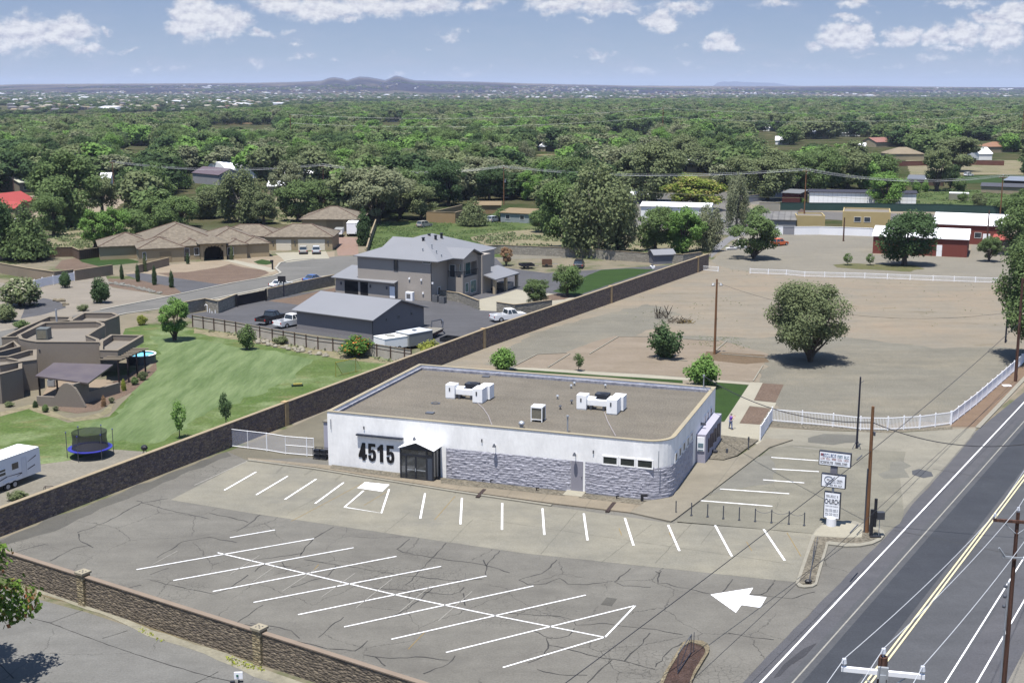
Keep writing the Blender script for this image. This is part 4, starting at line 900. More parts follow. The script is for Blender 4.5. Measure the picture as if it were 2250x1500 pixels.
a = MB(P_); a.box(0, 0, 1.35, 1.15, 1.1, 1.5)
for u in ((0, 0), (1.07, 0), (0, 1.02), (1.07, 1.02)): a.box(u[0], u[1], 0, u[0] + .08, u[1] + .08, 1.35)
a.box(.08, .01, .2, 1.07, .07, .27); a.build('frame', WM, t)
def roofbit(px, py, nm, label, fn, grp=None, m=GALV):
    x, y = CH.l(px, py, 4.95); p = CH.w(x, y, 4.95); a = MB(Matrix.Translation(p) @ Matrix.Rotation(R(CH.deg), 4, 'Z')); fn(a)
    o = a.build(nm, m); me = o.data; me.transform(Matrix.Translation(-p)); o.location = p; tag(o, label, 'roof vent', grp); return o
roofbit(1146, 940, 'turbine_vent', 'squat silver turbine vent near the roof front edge beside the cooler', lambda a: (a.cyl(0, 0, 0, .3, .18), a.ball((0, 0, .45), (.3, .3, .24), 12, 6)))
roofbit(1247, 950, 'flue_pipe', 'tall thin grey flue pipe at the front edge of the church roof', lambda a: (a.cyl(0, 0, 0, 1.5, .07, n=8), a.cyl(0, 0, 1.5, 1.62, .14, n=8)))
for i, (px, py) in enumerate(((1255,853),(1262,847),(1225,876),(1330,852),(1256,887),(1231,899))):
    roofbit(px, py, 'pipe_vent', ['front one of the two round vent caps left of the right condenser', 'rear one of the two round vent caps left of the right condenser', 'lone round vent cap between cooler and right air handler', 'small vent cap behind the right air handler near the back parapet', 'low dark pipe vent just left of the right white air handler', 'dark stub pipe in front of the lone round vent cap'][i],
            lambda a: (a.cyl(0, 0, 0, .3, .06, n=8), a.cyl(0, 0, .3, .42, .17, .1, n=10)), 'small pipe vents on the church roof', GALV if i < 4 else DARKM)
for i, (px, py) in enumerate(((945,908),(1068,828))):
    roofbit(px, py, 'roof_hatch', ['flat grey hatch plate at the roof front left', 'flat grey hatch plate at the back of the roof'][i], lambda a: a.box(-.4, -.3, 0, .4, .3, .12), 'flat hatches on the church roof', flat('hatch', '#7f848f'))
roofbit(957, 886, 'roof_drain', 'flat round drain ring on the left part of the church roof', lambda a: a.ring([(.5*math.cos(t*.524), .4*math.sin(t*.524)) for t in range(12)], [(.33*math.cos(t*.524), .25*math.sin(t*.524)) for t in range(12)], 0, .05), None, DARKM)
for i, pp in enumerate(([(1044,880),(1062,897),(1073,913),(1081,934)], [(1328,905),(1335,925),(1343,940),(1353,958)])):
    a = MB(); a.tube([tuple(G(p[0], p[1], 5.0)) for p in pp], .05, 5); o = a.build('roof_conduit', flat('pale_conduit', '#cfc6c4')); tag(o, ['pale conduit curving from the left air handler to the roof edge', 'pale conduit curving from the right air handler to the roof edge'][i], 'conduit', 'pale conduits on the church roof')
# annex and rack beside the left wall
AN = Fr(*CH.w(-1.5, 2.0)[:2], CH.deg)
t = thingF('storage_annex', 'grey flat roofed storage box against the left end of the white building', 'shed', AN)
MB(AN.M).box(0, 0, 0, 1.45, 8, 3.7).build('wall', mat('annex_paint', wc('#b9b7c4'), .8, .08, 3), t)
MB(AN.M).box(-.08, -.08, 3.7, 1.45, 8.1, 3.82).build('roof', mat('annex_roof', '#a9a296', .9, .1, 2), t)
door(t, AN, .45, 1.4, .1, 1.9, 0, 'f', mat('annex_door', wc('#b0aebd'), .7, .05, 2))
rk = thing('bin_rack', 'black wire rack stacked beside the gate at the building corner', 'rack', tuple(G(702, 1010)), CH.deg)
P_ = PM[rk.name]; a = MB(P_)
for x in (-.7, 0, .72):
    for y in (0, .6): a.tube([(x, y, 0), (x, y, 1.15)], .035, 5)
for z in (.12, .6, 1.12):
    for y in (0, .6): a.tube([(-.7, y, z), (.72, y, z)], .03, 5)
a.build('frame', BLACK, rk)
a = MB(P_); a.box(-.66, .05, .15, -.06, .55, .5); a.box(.06, .05, .15, .68, .55, .5); a.box(-.66, .05, .63, -.06, .55, .98); a.box(.06, .05, .63, .68, .55, .98); a.build('bin', flat('bin_grey', '#383c48'), rk)
# chain link gate and fence between boundary wall and building
MESHM = bpy.data.materials.new('chain_mesh'); nt, N, K, b = nodes(MESHM); tr = N.new('ShaderNodeBsdfTransparent'); mxs = N.new('ShaderNodeMixShader'); mxs.inputs[0].default_value = .22
b.inputs['Base Color'].default_value = (.55, .58, .72, 1); K.new(tr.outputs[0], mxs.inputs[1]); K.new(b.outputs[0], mxs.inputs[2]); K.new(mxs.outputs[0], N['Material Output'].inputs[0])
gt = thing('chain_link_gate', 'white framed chain link gate between stone wall and white building', 'gate', tuple(G(586, 991)))
a = MB(); pp = [(503,981),(545,986),(586.7,991),(628,998),(674.7,1002),(690,1003)]
for i, p in enumerate(pp):
    g = G(*p); a.tube([g, g + Vector((0, 0, 1.95))], .05 if i % 2 == 0 else .03, 6)
for z in (.15, 1.9): a.tube([G(*p) + Vector((0, 0, z)) for p in pp], .035, 5)
a.tube([G(*p) + Vector((0, 0, 1.0)) for p in pp[3:]], .03, 5); a.build('frame', WHITEP, gt)
a = MB(); 
for p, q in zip(pp, pp[1:]):
    A, B = G(*p), G(*q); a.add([A + Vector((0, 0, .15)), B + Vector((0, 0, .15)), B + Vector((0, 0, 1.9)), A + Vector((0, 0, 1.9))], [(0, 1, 2, 3)])
a.build('mesh', MESHM, gt)
# ================================================================ walls and fences
STW = stonemat('wall_stone', ['#64595a', '#7c6c65', '#96846f', '#6c6163', '#a08d7a', '#74676a'], (.32, .17), .10, .09)
STW2 = stonemat('front_wall_stone', ['#827565', '#6b6052', '#948672', '#766a5c', '#5f554a'], (.32, .14), .08, .06)
CAP = mat('wall_cap', '#cdbb9c', .9, .12, 1.5, fine=(.2, .08)); PIL = mat('tan_pillar_block', wc('#c0a67e'), .9, .15, 1, fine=(.2, .1))
lw = [G(-140, 1229), G(0, 1177), G(502.7, 983), G(1062, 765), G(1555, 590)]
lh = [2.25, 2.3, 2.5, 2.7, 3.0]
LW = thing('boundary_wall', 'long dark stone boundary wall with tan cap left of the white building', 'wall', tuple(G(502.7, 983)))
a = MB(); wallstrip(a, lw, lh, .35); a.build('stone_face', STW, LW)
a = MB(); vs = []
for k in range(len(lw) - 1):
    p, q = Vector(lw[k][:2]), Vector(lw[k+1][:2]); d = (q - p).normalized(); n = Vector((-d.y, d.x)) * .24
    a.add([(p.x+n.x, p.y+n.y, lh[k]), (p.x-n.x, p.y-n.y, lh[k]), (q.x-n.x, q.y-n.y, lh[k+1]), (q.x+n.x, q.y+n.y, lh[k+1])] + [(p.x+n.x, p.y+n.y, lh[k]+.09), (p.x-n.x, p.y-n.y, lh[k]+.09), (q.x-n.x, q.y-n.y, lh[k+1]+.09), (q.x+n.x, q.y+n.y, lh[k+1]+.09)],
          [(4,5,6,7),(0,4,7,3),(1,2,6,5),(0,1,5,4),(3,7,6,2)])
a.build('cap', CAP, LW)
for px, py in ((626,934),(1062,765),(1343,666),(1529,598)):
    g = G(px, py); # nearest point on wall line
    k = min(range(len(lw)-1), key=lambda i: abs((Vector(lw[i+1][:2]) - Vector(lw[i][:2])).normalized().cross(g.xy - Vector(lw[i][:2]))) + (0 if 0 <= (Vector(lw[i+1][:2]) - Vector(lw[i][:2])).normalized().dot(g.xy - Vector(lw[i][:2])) <= (Vector(lw[i+1][:2]) - Vector(lw[i][:2])).length else 50))
    p = Vector(lw[k][:2]); q = Vector(lw[k+1][:2]); d = (q - p).normalized(); t_ = d.dot(g.xy - p); c = p + d * t_; hh = lh[k] + (lh[k+1] - lh[k]) * t_ / (q - p).length
    a = MB(); a.rbox((c.x, c.y, (hh + .08) / 2), (.62, .56, hh + .08), math.degrees(math.atan2(d.y, d.x))); a.rbox((c.x, c.y, hh + .13), (.72, .66, .1), math.degrees(math.atan2(d.y, d.x))); a.build('pillar', PIL, LW)
p1, p2 = Vector(G2(187, 1327)), Vector(G2(573, 1456)); dd = (p2 - p1).normalized(); fw = [p1 - dd * 24, p1, p2, p2 + dd * 22]
def block_wall(a_, b_, label):
    o = thing('street_wall', label, 'wall', (a_.x, a_.y, 0), 0, 'brown block street wall sections')
    m = MB(); wallstrip(m, [a_, b_], 2.12, .3); m.build('stone_face', STW2, o); m = MB(); wallstrip(m, [a_, b_], 2.2, .4, 2.12); m.build('cap', mat('pink_cap', '#b3a190', .9, .1, 1.5), o)
block_wall(fw[0], p1 - dd * .35, 'brown block wall section behind the leafy branch at bottom left')
block_wall(p1 + dd * .35, p2 - dd * .35, 'brown block wall section between the two stone pillars at bottom left')
block_wall(p2 + dd * .35, fw[3], 'brown block wall section right of the second pillar, leaving the bottom edge')
for c, lb in ((p1, 'square stone pillar with pierced cap nearer the leafy branch'), (p2, 'square stone pillar with pierced cap nearer the bottom edge')):
    o = thing('gate_pillar', lb, 'pillar', (c.x, c.y, 0), math.degrees(math.atan2(dd.y, dd.x)), 'stone pillars of the street wall')
    P_ = PM[o.name]; m = MB(P_); m.box(-.34, -.34, 0, .34, .34, 2.35); m.build('shaft', stonemat('pillar_stone', ['#c0b18e', '#8c7d62', '#aa9a78', '#6f634f'], (.3, .14), .12, .06), o)
    m = MB(P_); m.box(-.42, -.42, 2.35, .42, .42, 2.5); cp = m.build('cap', mat('pillar_cap', '#cfc5ad', .9, .15, .5), o)
    m = MB(P_)
    for u in ((0, 0), (.16, .14), (-.16, .14), (.16, -.14), (-.16, -.14)): m.box(u[0]-.05, u[1]-.05, 2.495, u[0]+.05, u[1]+.05, 2.505)
    m.build('cap_hole_shade', BLACK, cp)  # solid black squares, the shade inside the holes given as colour
def picket(name, label, pts, h, gap, post, m, rails=(.12, .92), pw=.04, grp=None, solid=False, cat='fence', panel=2.4):
    P3 = [Vector(p[:2]) for p in pts]; o = thing(name, label, cat, (P3[0].x, P3[0].y, 0), 0, grp)
    for c, d in along(P3, panel):
        a = MB(); a.rbox((c.x, c.y, h * .53), (post, post, h * 1.06), math.degrees(math.atan2(d.y, d.x))); a.build('post', m, o)
    a = MB()
    for c, d in along(P3, gap): a.rbox((c.x, c.y, h * .5), (pw, .025, h * .9), math.degrees(math.atan2(d.y, d.x)))
    for r_ in rails: wallstrip(a, P3, h * r_ + .06, .05, h * r_ - .02)
    a.build('picket_panel', m, o); return o
VIN = mat('white_vinyl', (.8, .8, .82), .5, .04, 2)
picket('picket_fence', 'white metal picket fence in front of the gravel lot by the driveway', [G2(*p) for p in ((1695,926),(1762,932),(1830,938),(1890,945),(1950,946),(2020,942),(2088,933))], 1.5, .16, .11, VIN)
picket('picket_fence', 'white picket fence running along the road on the far right', [G2(*p) for p in ((2090,933),(2145,890),(2200,842),(2260,788),(2380,690))], 1.5, .16, .11, VIN)
picket('picket_fence', 'short white picket gate beside the planting beds and sidewalk', [G2(*p) for p in ((1670,968),(1696,926))], 1.6, .12, .11, VIN, cat='gate')
picket('picket_fence', 'low white picket fence crossing the far side of the dirt lot', [G2(*p) for p in ((1648,601),(1728,604),(1768,608),(1900,611),(2050,617),(2190,622))], 1.0, .2, .14, VIN, grp=None, panel=3.6)
picket('picket_fence', 'short low white picket fence beside the boundary wall and toys', [G2(*p) for p in ((1502,591),(1540,594),(1578,597))], 1.0, .2, .14, VIN, panel=3.4)
picket('vinyl_fence', 'white vinyl yard fence near the flowering bush on the left', [G2(*p) for p in ((60,640),(94,630),(164,617))], 1.7, .13, .14, VIN, pw=.12)
def plainwall(name, label, pts, h, t, m, cat='wall', capm=None, grp=None):
    o = thing(name, label, cat, (pts[0][0], pts[0][1], 0), 0, grp); a = MB(); wallstrip(a, pts, h, t); a.build('wall_face', m, o)
    a = MB(); hs = h if hasattr(h, '__len__') else [h] * len(pts)
    P3 = [Vector(p[:2]) for p in pts]
    for k in range(len(P3) - 1): wallstrip(a, [P3[k], P3[k+1]], max(hs[k], hs[k+1]) + .07, t + .1, min(hs[k], hs[k+1]) + .002)
    a.build('cap', capm or CAP, o); return o
TANW = mat('tan_stucco_wall', wc('#9a8b78'), .95, .1, 3, fine=(.3, .06)); CMU = stonemat('grey_block', ['#9d978a', '#8e887c', '#a8a294', '#928c80'], (.45, .22), .05, .03)
CMUD = stonemat('dark_grey_block', ['#7d7b76', '#8c8a84', '#74726e'], (.6, .3), .05, .03)
plainwall('garden_wall', 'tan stucco wall beyond the white vinyl fence at the far left', [G2(*p) for p in ((-80,590),(0,600),(60,611),(120,620),(162,615))], 2.0, .25, TANW)
plainwall('garden_wall', 'tan stucco wall with post left of the pointed cypresses', [G2(*p) for p in ((165,617),(248,604))], 2.0, .25, TANW)
plainwall('garden_wall', 'low tan stucco wall joining the tiled house to the cypress row', [G2(*p) for p in ((300,601),(371,583))], 1.6, .25, TANW)
plainwall('garden_wall', 'brown board fence under the trees behind the side lawn', [G2(*p) for p in ((-60,560),(60,566),(160,564),(175,571),(270,558),(285,554))], 2.1, .15, mat('brown_boards', wc('#6d5a4c'), .95, .2, 2, wave=('X', .3, .3)), 'fence')
plainwall('garden_wall', 'tan wall slanting down beside the tall cypress and pink drive', [G2(*p) for p in ((826,498),(815,530),(806,563))], 1.9, .2, TANW)
plainwall('block_wall', 'grey block wall along the street behind the lawn tree', [G2(*p) for p in ((404,691),(452,682),(480,688),(520,672))], 2.0, .25, CMU)
gf = picket('yard_gate', 'black slatted drive gate in the grey block wall', [G2(*p) for p in ((521,674),(585,661))], 2.0, .11, .25, mat('black_slats', '#33343c', .6, .1, 1), cat='gate', pw=.1, panel=7)
plainwall('block_wall', 'grey block wall between drive gate and shed roofed garage', [G2(*p) for p in ((588,660),(660,643),(735,627))], 2.0, .25, CMU)
plainwall('block_wall', 'low grey block wall in front of the two storey house patio', [G2(*p) for p in ((955,655),(1010,663),(1052,680))], 1.5, .25, CMU)
plainwall('block_wall', 'grey block wall section left of the white pickup beside the boundary wall', [G2(*p) for p in ((1092,686),(1130,692),(1148,690),(1212,681))], 1.7, .25, CMU)
plainwall('block_wall', 'long grey block wall across the back of the asphalt yard', [G2(*p) for p in ((1010,562),(1100,558),(1280,566),(1420,577),(1500,580),(1540,574))], 2.0, .25, CMU)
bf = [(300,707),(425,718),(520,734),(600,750),(700,768),(800,780),(890,795),(905,797)]
o = plainwall('slat_fence', 'grey panel fence with wooden posts between lawn and asphalt yard', [G2(*p) for p in bf[1:]], 1.75, .1, mat('fence_panel', (.40, .36, .31), .9, .12, 1.5, (.33, .30, .26)), 'fence', mat('fence_cap', '#a89a84', .9, .1, 1))
FPM = mat('fence_post', wc('#5e4c43'), .9, .15, 1)
for c, d in along([G2(*p) for p in bf[1:]], 2.5):
    a = MB(); a.rbox((c.x + .12 * d.y, c.y - .12 * d.x, .95), (.13, .13, 1.9), math.degrees(math.atan2(d.y, d.x))); a.build('post', FPM, o)
a = MB(); wallstrip(a, [Vector(G2(*p)) + Vector((.02, -.08)) for p in bf[1:]], 1.28, .03, 1.2); a.build('rail', FPM, o)
plainwall('yard_wall', 'white wall with grey door in front of the yellow flat roofed house', [G2(*p) for p in ((1745,516),(1800,515.5),(1910,519),(1918,520))], 2.0, .2, mat('white_wall', (.74, .74, .76), .8, .05, 4), capm=WHITEP)
plainwall('yard_wall', 'short white wall piece right of the round tree by the lane', [G2(*p) for p in ((1700,515),(1720,515.5))], 2.0, .2, MC['white_wall'], capm=WHITEP)
plainwall('yard_gate', 'grey sheet metal gate in the white yard wall', [G2(*p) for p in ((1720.5,515.5),(1744.5,516))], 1.9, .1, mat('grey_sheet', wc('#9a9aa0'), .6, .08, 1, wave=('X', .25, .2)), 'gate', GALV)
plainwall('windscreen_fence', 'long dark green mesh fence beyond the cross street', [G2(*p) for p in ((1714,462),(1850,463),(2060,466),(2240,472),(2400,478))], 2.3, .08, mat('green_windscreen', wc('#35504a'), .9, .12, 6), 'fence', flat('green_rail', '#3b574f'))
plainwall('garden_wall', 'plain tan wall piece left of the green mesh fence', [G2(*p) for p in ((1668,463),(1713,464))], 2.4, .2, mat('tan_plain', wc('#aaa496'), .9, .08, 3))
plainwall('garden_wall', 'tan walled yard corner by the weedy field', [G2(*p) for p in ((939,489),(1000,491),(1015,487))], 3.0, .3, mat('ochre_wall', wc('#a98f6c'), .95, .08, 3))
plainwall('garden_wall', 'tan wall running back from the yard corner', [G2(*p) for p in ((938,489),(1015,470))], 2.6, .3, MC['ochre_wall'])
plainwall('corral_fence', 'grey white corrugated fence beside the parked dark cars', [G2(*p) for p in ((1634,447),(1720,433))], 2.2, .15, mat('pale_sheet', wc('#a7a7ad'), .7, .1, 3), 'fence')
plainwall('board_fence', 'long reddish brown board fence behind the horse yard', [G2(*p) for p in ((1950,366),(2036,364),(2110,362),(2206,364))], 2.3, .15, mat('red_boards', wc('#7a5247'), .95, .15, 3), 'fence')
# ================================================================ houses
METR = mat('grey_metal_roof', '#b0b2b8', .5, .05, 6, wave=('X', .45, .10), spec=.4)
STUC = mat('grey_brown_stucco', wc('#b5aca2'), .95, .06, 4, fine=(.25, .04))
SHOPW = mat('workshop_siding', wc('#8f8b8c'), .8, .05, 4, wave=('X', .3, .12))
TRIMG = flat('grey_trim', '#54565e')
# workshop
W_ = Fr(-20.4, 180.0, -33.5)
t = thingF('workshop', 'grey metal workshop with a plain gable roof beside the slat fence', 'building', W_)
MB(W_.M).gwalls(-15.0, 0, 0, 12.3, 2.95, 2.0).build('wall', SHOPW, t)
MB(W_.M).gable(-15.0, 0, 0, 12.3, 2.95, 2.07, ov=.55, t=.12).build('roof', METR, t)
wb = MB(W_.M); wb.box(-.06, -.03, 0, .03, .06, 2.9); wb.build('downpipe', TRIMG, t)
for y, z in ((3.1, 2.4), (6.1, 2.4), (9.2, 2.4)): window(t, W_, y - .15, y + .15, z - .15, z + .25, 0, 'r', GLASS, flat('vent_frame', '#a9a7a8'), name='vent_window', fw=.1)
# shed roofed garage
g_ = Fr(-20.6, 216.4, -31.6)
t = thingF('garage', 'grey garage with single slope roof and bay painted shade dark', 'garage', g_)
mb = MB(g_.M); x0, D_ = -13.2, 5.2
mb.add([(x0,0,0),(0,0,0),(0,D_,0),(x0,D_,0),(x0,0,2.8),(0,0,2.8),(0,D_,4.1),(x0,D_,4.1)], [(0,1,5,4),(1,2,6,5),(2,3,7,6),(3,0,4,7)]); mb.build('wall', STUC, t)
mb = MB(g_.M); mb.slab([(x0-.5,-.6,2.82),(.45,-.6,2.82),(.45,D_+.3,4.3),(x0-.5,D_+.3,4.3)], .14); mb.box(-7.0,1.6,3.4,-6.85,1.75,4.3); mb.build('roof', METR, t)
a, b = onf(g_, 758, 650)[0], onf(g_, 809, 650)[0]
bay = door(t, g_, a, b, .02, 2.35, 0, 'f', flat('bay_shade_paint', '#1c1c22', .9), 'bay_shade_panel', .03)  # closed panel, the bay's inner shade painted as a near-black colour
window(t, g_, onf(g_, 856, 640)[0], onf(g_, 868, 640)[0], .05, 2.1, 0, 'f', WHITEP, DARKM, name='door')
window(t, g_, 1.9, 3.1, 1.0, 2.4, 0, 'r', GLASS, TRIMG)
for px in (750, 814, 850): x = onf(g_, px, 630)[0]; MB(g_.M).box(x-.12,-.15,1.5,x+.12,0,2.0).build('wall_lamp', DARKM, t)
# two storey house
h_ = Fr(-13.93, 213.5, -27.5); HH = 7.05
t = thingF('two_storey_house', 'two storey grey stucco house with metal hip roof and balconies', 'house', h_)
m1 = MB(h_.M); m1.box(-15.2, 0, 0, 0, 19.5, HH); m1.box(0, 5.6, 0, 1.9, 19.5, HH); m1.build('wall', STUC, t)
m1 = MB(h_.M); m1.hip(-15.2, 0, 1.2, 20.2, HH, .36, .55); m1.gable(-15.4, 8.5, -8, 17, HH + .02, 2.0, 'x', .5); m1.build('roof', METR, t)
bc = MB(h_.M); bc.box(0.02, 5.5, 0, 3.1, 11.0, 3.5); bc.box(1.9, 11.0, 0, 4.0, 14.2, HH - .1); bc.build('wall', STUC, t)
bc = MB(h_.M); bc.box(2.75, 5.52, 3.5, 3.1, 5.9, HH - .15); bc.box(2.8, 10.7, 3.5, 3.1, 11.0, HH - .15); bc.box(.0, 5.51, 5.9, 3.09, 5.7, HH - .1) ; bc.box(2.9, 5.9, 6.0, 3.08, 10.7, HH - .1); bc.build('balcony_frame', STUC, t)
bc = MB(h_.M); bc.gable(-2, 5.3, 3.3, 11.6, HH, 1.35, 'x', .5); bc.build('gable_roof', METR, t)
bc = MB(h_.M); bc.add([(3.05,5.5,HH-.1),(3.05,11.3,HH-.1),(3.05,8.4,HH+1.2),(2.9,5.5,HH-.1),(2.9,11.3,HH-.1),(2.9,8.4,HH+1.2)], [(0,1,2),(3,5,4)]); bc.build('gable_wall', STUC, t)
rl_ = MB(h_.M)
for k in range(11): rl_.box(.2 + k * .27, 5.5, 3.5, .24 + k * .27, 5.54, 4.55)
for k in range(17): rl_.box(3.06, 5.9 + k * .29, 3.5, 3.1, 5.94 + k * .29, 4.55)
rl_.box(.1, 5.49, 4.5, 3.1, 5.55, 4.58); rl_.box(3.05, 5.5, 4.5, 3.12, 11, 4.58); rl_.build('balcony_rail', BLACK, t)
window(t, h_, 6.6, 7.9, 4.6, 5.9, 1.9, 'r', GLASSG); window(t, h_, 8.6, 10.3, 3.6, 5.8, 1.9, 'r', GLASSG); window(t, h_, .5, 1.5, 3.55, 5.7, 5.6, 'f', GLASS, FRAME, name='glass_door')
window(t, h_, 6.4, 7.4, .9, 2.4, 3.1, 'r', GLASSG); window(t, h_, 8.3, 10.2, .5, 2.6, 3.1, 'r', GLASSG)
window(t, h_, 2.2, 3.0, .1, 2.1, 0, 'r', GLASS, FRAME, name='side_door')
window(t, h_, 15.2, 17.2, 4.6, 5.9, 1.9, 'r', GLASSG)
x, z = onf(h_, 870, 582); window(t, h_, x - .3, x + .3, z - .9, z + .9, 0, 'f', GLASS, TRIMG, fw=.15); x, z = onf(h_, 938, 575.5); window(t, h_, x - .75, x + .75, z - .22, z + .22, 0, 'f', GLASS)
for px, py in ((900,612),(926,615),(930,644),(951,622)): x, z = onf(h_, px, py); MB(h_.M).box(x-.15,-.16,z-.15,x+.15,0,z+.15).build('wall_fitting', WHITEP, t)
MB(h_.M).box(-.06, -.04, 0, .05, .06, 7).build('downpipe', TRIMG, t)
pr = MB(h_.M); pr.slab([(2.0,11.6,3.9),(6.6,11.2,2.75),(6.6,20.6,2.75),(2.0,20.6,3.9)], .2); pr.build('porch_roof', METR, t)
for y in (11.6, 15.8, 20.1): a_ = MB(h_.M); a_.box(5.8, y, 0, 6.3, y + .5, 2.8); a_.build('porch_post', mat('tan_post', wc('#b9aa90'), .9, .1, 1), t)
MB(h_.M).box(3.2, 17.5, 0, 5.7, 19.9, 1.1).build('porch_counter', STUC, t)
lp = MB(h_.M); lp.hip(-19.2, 4.5, -15.2, 11, 3.4, .4, .4); lp.build('entry_roof', METR, t); MB(h_.M).box(-19.0, 5, 0, -15.2, 10.6, 3.4).build('entry_wall', STUC, t)
VC = flat('roof_vent_dark', '#3f4450')
for px, py, z in ((930,523,10.0),(943,515,10.2),(957,518,10.1),(970,513,10.3),(893,546,8.3),(904,539,8.8),(929,547,8.6),(959,551,8.4),(949,538,9.2),(885,553,7.8),(928,561,7.6),(970,560,7.8)):
    x, y = h_.l(px, py, z); a_ = MB(h_.M); r_ = .24 if z > 9.9 else .1; a_.cyl(x, y, z - .9, z, r_, n=8); a_.cyl(x, y, z, z + .12, r_ * 1.4, n=8); a_.build('roof_vent', VC if z > 9.9 else GALV, t)
for px, py, s_, lb in ((958,663,1.0,'grey air conditioner by the house corner, left of two'),(973,666,1.0,'grey air conditioner by the house corner, right of two')):
    o = thing('air_conditioner', lb, 'air conditioner', tuple(G(px, py)), -27, 'air conditioners at the grey house'); P_ = PM[o.name]
    a_ = MB(P_); a_.box(-.5,-.5,0,.5,.5,1.15); a_.build('cabinet', flat('ac_grey', '#8a8c90'), o); a_ = MB(P_); a_.cyl(0,0,1.15,1.18,.38,n=12); a_.build('fan_grille', BLACK, o)
o = thing('heat_pump', 'white heat pump unit between garage and two storey house', 'air conditioner', tuple(G(901, 660)), -27); P_ = PM[o.name]
a_ = MB(P_); a_.box(-.7,-.35,0,.7,.35,1.5); a_.build('cabinet', WHITEP, o); a_ = MB(P_); a_.rbox((-.1,-.36,.8),(.8,.03,.8)); a_.build('grille', flat('grille', '#9a9a9c'), o)
# tiled house
TILE = mat('clay_tile', '#ab9f8d', .9, .22, .8, '#8f8475', fine=(.25, .14), wave=('Y', .42, .14), bump=.03, bscale=.3)
TILER = mat('tile_ridge', '#8d7568', .9, .2, .6); TSTU = mat('tan_stucco', wc('#b5a384'), .95, .07, 4, fine=(.25, .04))
T_ = Fr(-73.0, 264.0, 20.0)
t = thingF('tiled_roof_house', 'large tan stucco house with brown tile hip roofs and arched entry', 'house', T_)
TZ = 3.1
def wing(x0, y0, x1, y1, pitch=.34, z=TZ, fr=T_, par=t, ov=.6):
    MB(fr.M).box(x0, y0, 0, x1, y1, z).build('wall', TSTU, par); a = MB(fr.M); a.hip(x0, y0, x1, y1, z, pitch, ov); r_ = a.build('roof', TILE, par)
    w, d = x1 - x0 + 2*ov, y1 - y0 + 2*ov; h = min(w, d) / 2 * pitch; rb = MB(fr.M); cs = [(x0-ov,y0-ov),(x1+ov,y0-ov),(x1+ov,y1+ov),(x0-ov,y1+ov)]
    if w >= d: e = [((x0-ov+d/2),(y0+y1)/2), ((x1+ov-d/2),(y0+y1)/2)]; pr_ = [(0,0),(1,1),(2,1),(3,0)]
    else: e = [((x0+x1)/2, y0-ov+w/2), ((x0+x1)/2, y1+ov-w/2)]; pr_ = [(0,0),(1,0),(2,1),(3,1)]
    for c, k in pr_: rb.tube([(cs[c][0], cs[c][1], z), (e[k][0], e[k][1], z + h)], .13, 5)
    rb.tube([(*e[0], z + h), (*e[1], z + h)], .13, 5); rb.build('ridge_tiles', TILER, r_)
wing(-5.5, 3.5, 12, 25, .40, ov=.35); wing(-6, -1.2, 3.2, 9, .36, ov=.35); wing(-13.5, 7.5, -2, 19, .36, 2.9, ov=.35)
wing(2.5, 1.2, 7.8, 8, .36, ov=.35); wing(8, 3.0, 20.5, 20, .38, ov=.35); wing(12.5, -.5, 16.5, 6, .36, ov=.35)
wing(16, .8, 21.5, 9, .36, 3.0, ov=.35)
E1 = T_.l(450, 521, 3.8)
en = MB(T_.M); en.hip(6.6, -1.6, 12.0, 5, 3.75, .38, .5); en.build('entry_roof', TILE, t)
en = MB(T_.M)
for x in (6.6, 11.4): en.box(x, -1.6, 0, x + .6, -1.0, 3.4)
en.box(6.6, -1.58, 3.2, 12, -1.02, 3.7); en.box(6.62, -1.0, 3.2, 7.18, 1.2, 3.7); en.box(7.6, -1.55, 2.85, 7.2, -1.05, 3.2)
for k in range(9):
    tt = math.pi * k / 8; en.rbox((9.3 + 2.0 * math.cos(tt), -1.3, 2.35 + .95 * math.sin(tt)), (.5, .5, .5))
en.build('entry_arch', TSTU, t)
MB(T_.M).box(7.7, 1.0, .02, 11.0, 1.19, 2.9).build('entry_shade_panel', flat('porch_shade_paint', '#2b2622', .9), t)  # shallow panel before the wall, porch shade painted in dark brown
for px, py, w in ((288,551,.5),(320,558,.5),(337,561,.5)): 
    x, z = onf(T_, px, py, 2); 
window(t, T_, -5.4 + .2, -4.9 + .3, .8, 2.3, -1.2, 'f'); window(t, T_, 3.6, 4.5, 1.0, 2.5, 1.2, 'f', GLASS, WHITEP); window(t, T_, 5.6, 6.5, 1.0, 2.5, 1.2, 'f', GLASS, WHITEP)
window(t, T_, 12.4, 13.6, .9, 2.5, -.5, 'f'); window(t, T_, 17.0, 18.2, .6, 2.5, 1.0, 'f'); window(t, T_, -12, -11.3, 1.0, 2.4, 9, 'f'); window(t, T_, -9.4, -8.6, .3, 2.3, 9, 'f'); window(t, T_, -7.4, -6.6, .3, 2.3, 9, 'f')
door(t, T_, -1.8, .6, 0, 2.3, -1.2, 'f', mat('arched_niche', wc('#a08e70'), .9, .05, 2), 'niche')
GW = Fr(-55.0, 283.0, 0.0)
wing(-1, 0, 14.2, 11, .40, 3.1, GW, t, .35); wing(-13, 1.5, 1.5, 11.5, .40, 3.08, GW, t, .35)
for a_, b_, z in ((607, 640, 2.4), (655, 714, 2.5)):
    x0, x1 = onf(GW, a_, 540)[0], onf(GW, b_, 540)[0]; door(t, GW, x0, x1, .02, z, 0, 'f', mat('garage_door', (.62, .56, .45), .7, .06, 2, wave=('Z', .5, .15)), 'garage_door', .04)
for px in (600, 648, 721): x = onf(GW, px, 540)[0]; MB(GW.M).box(x-.14,-.2,1.7,x+.14,0,2.1).build('wall_lamp', DARKM, t)
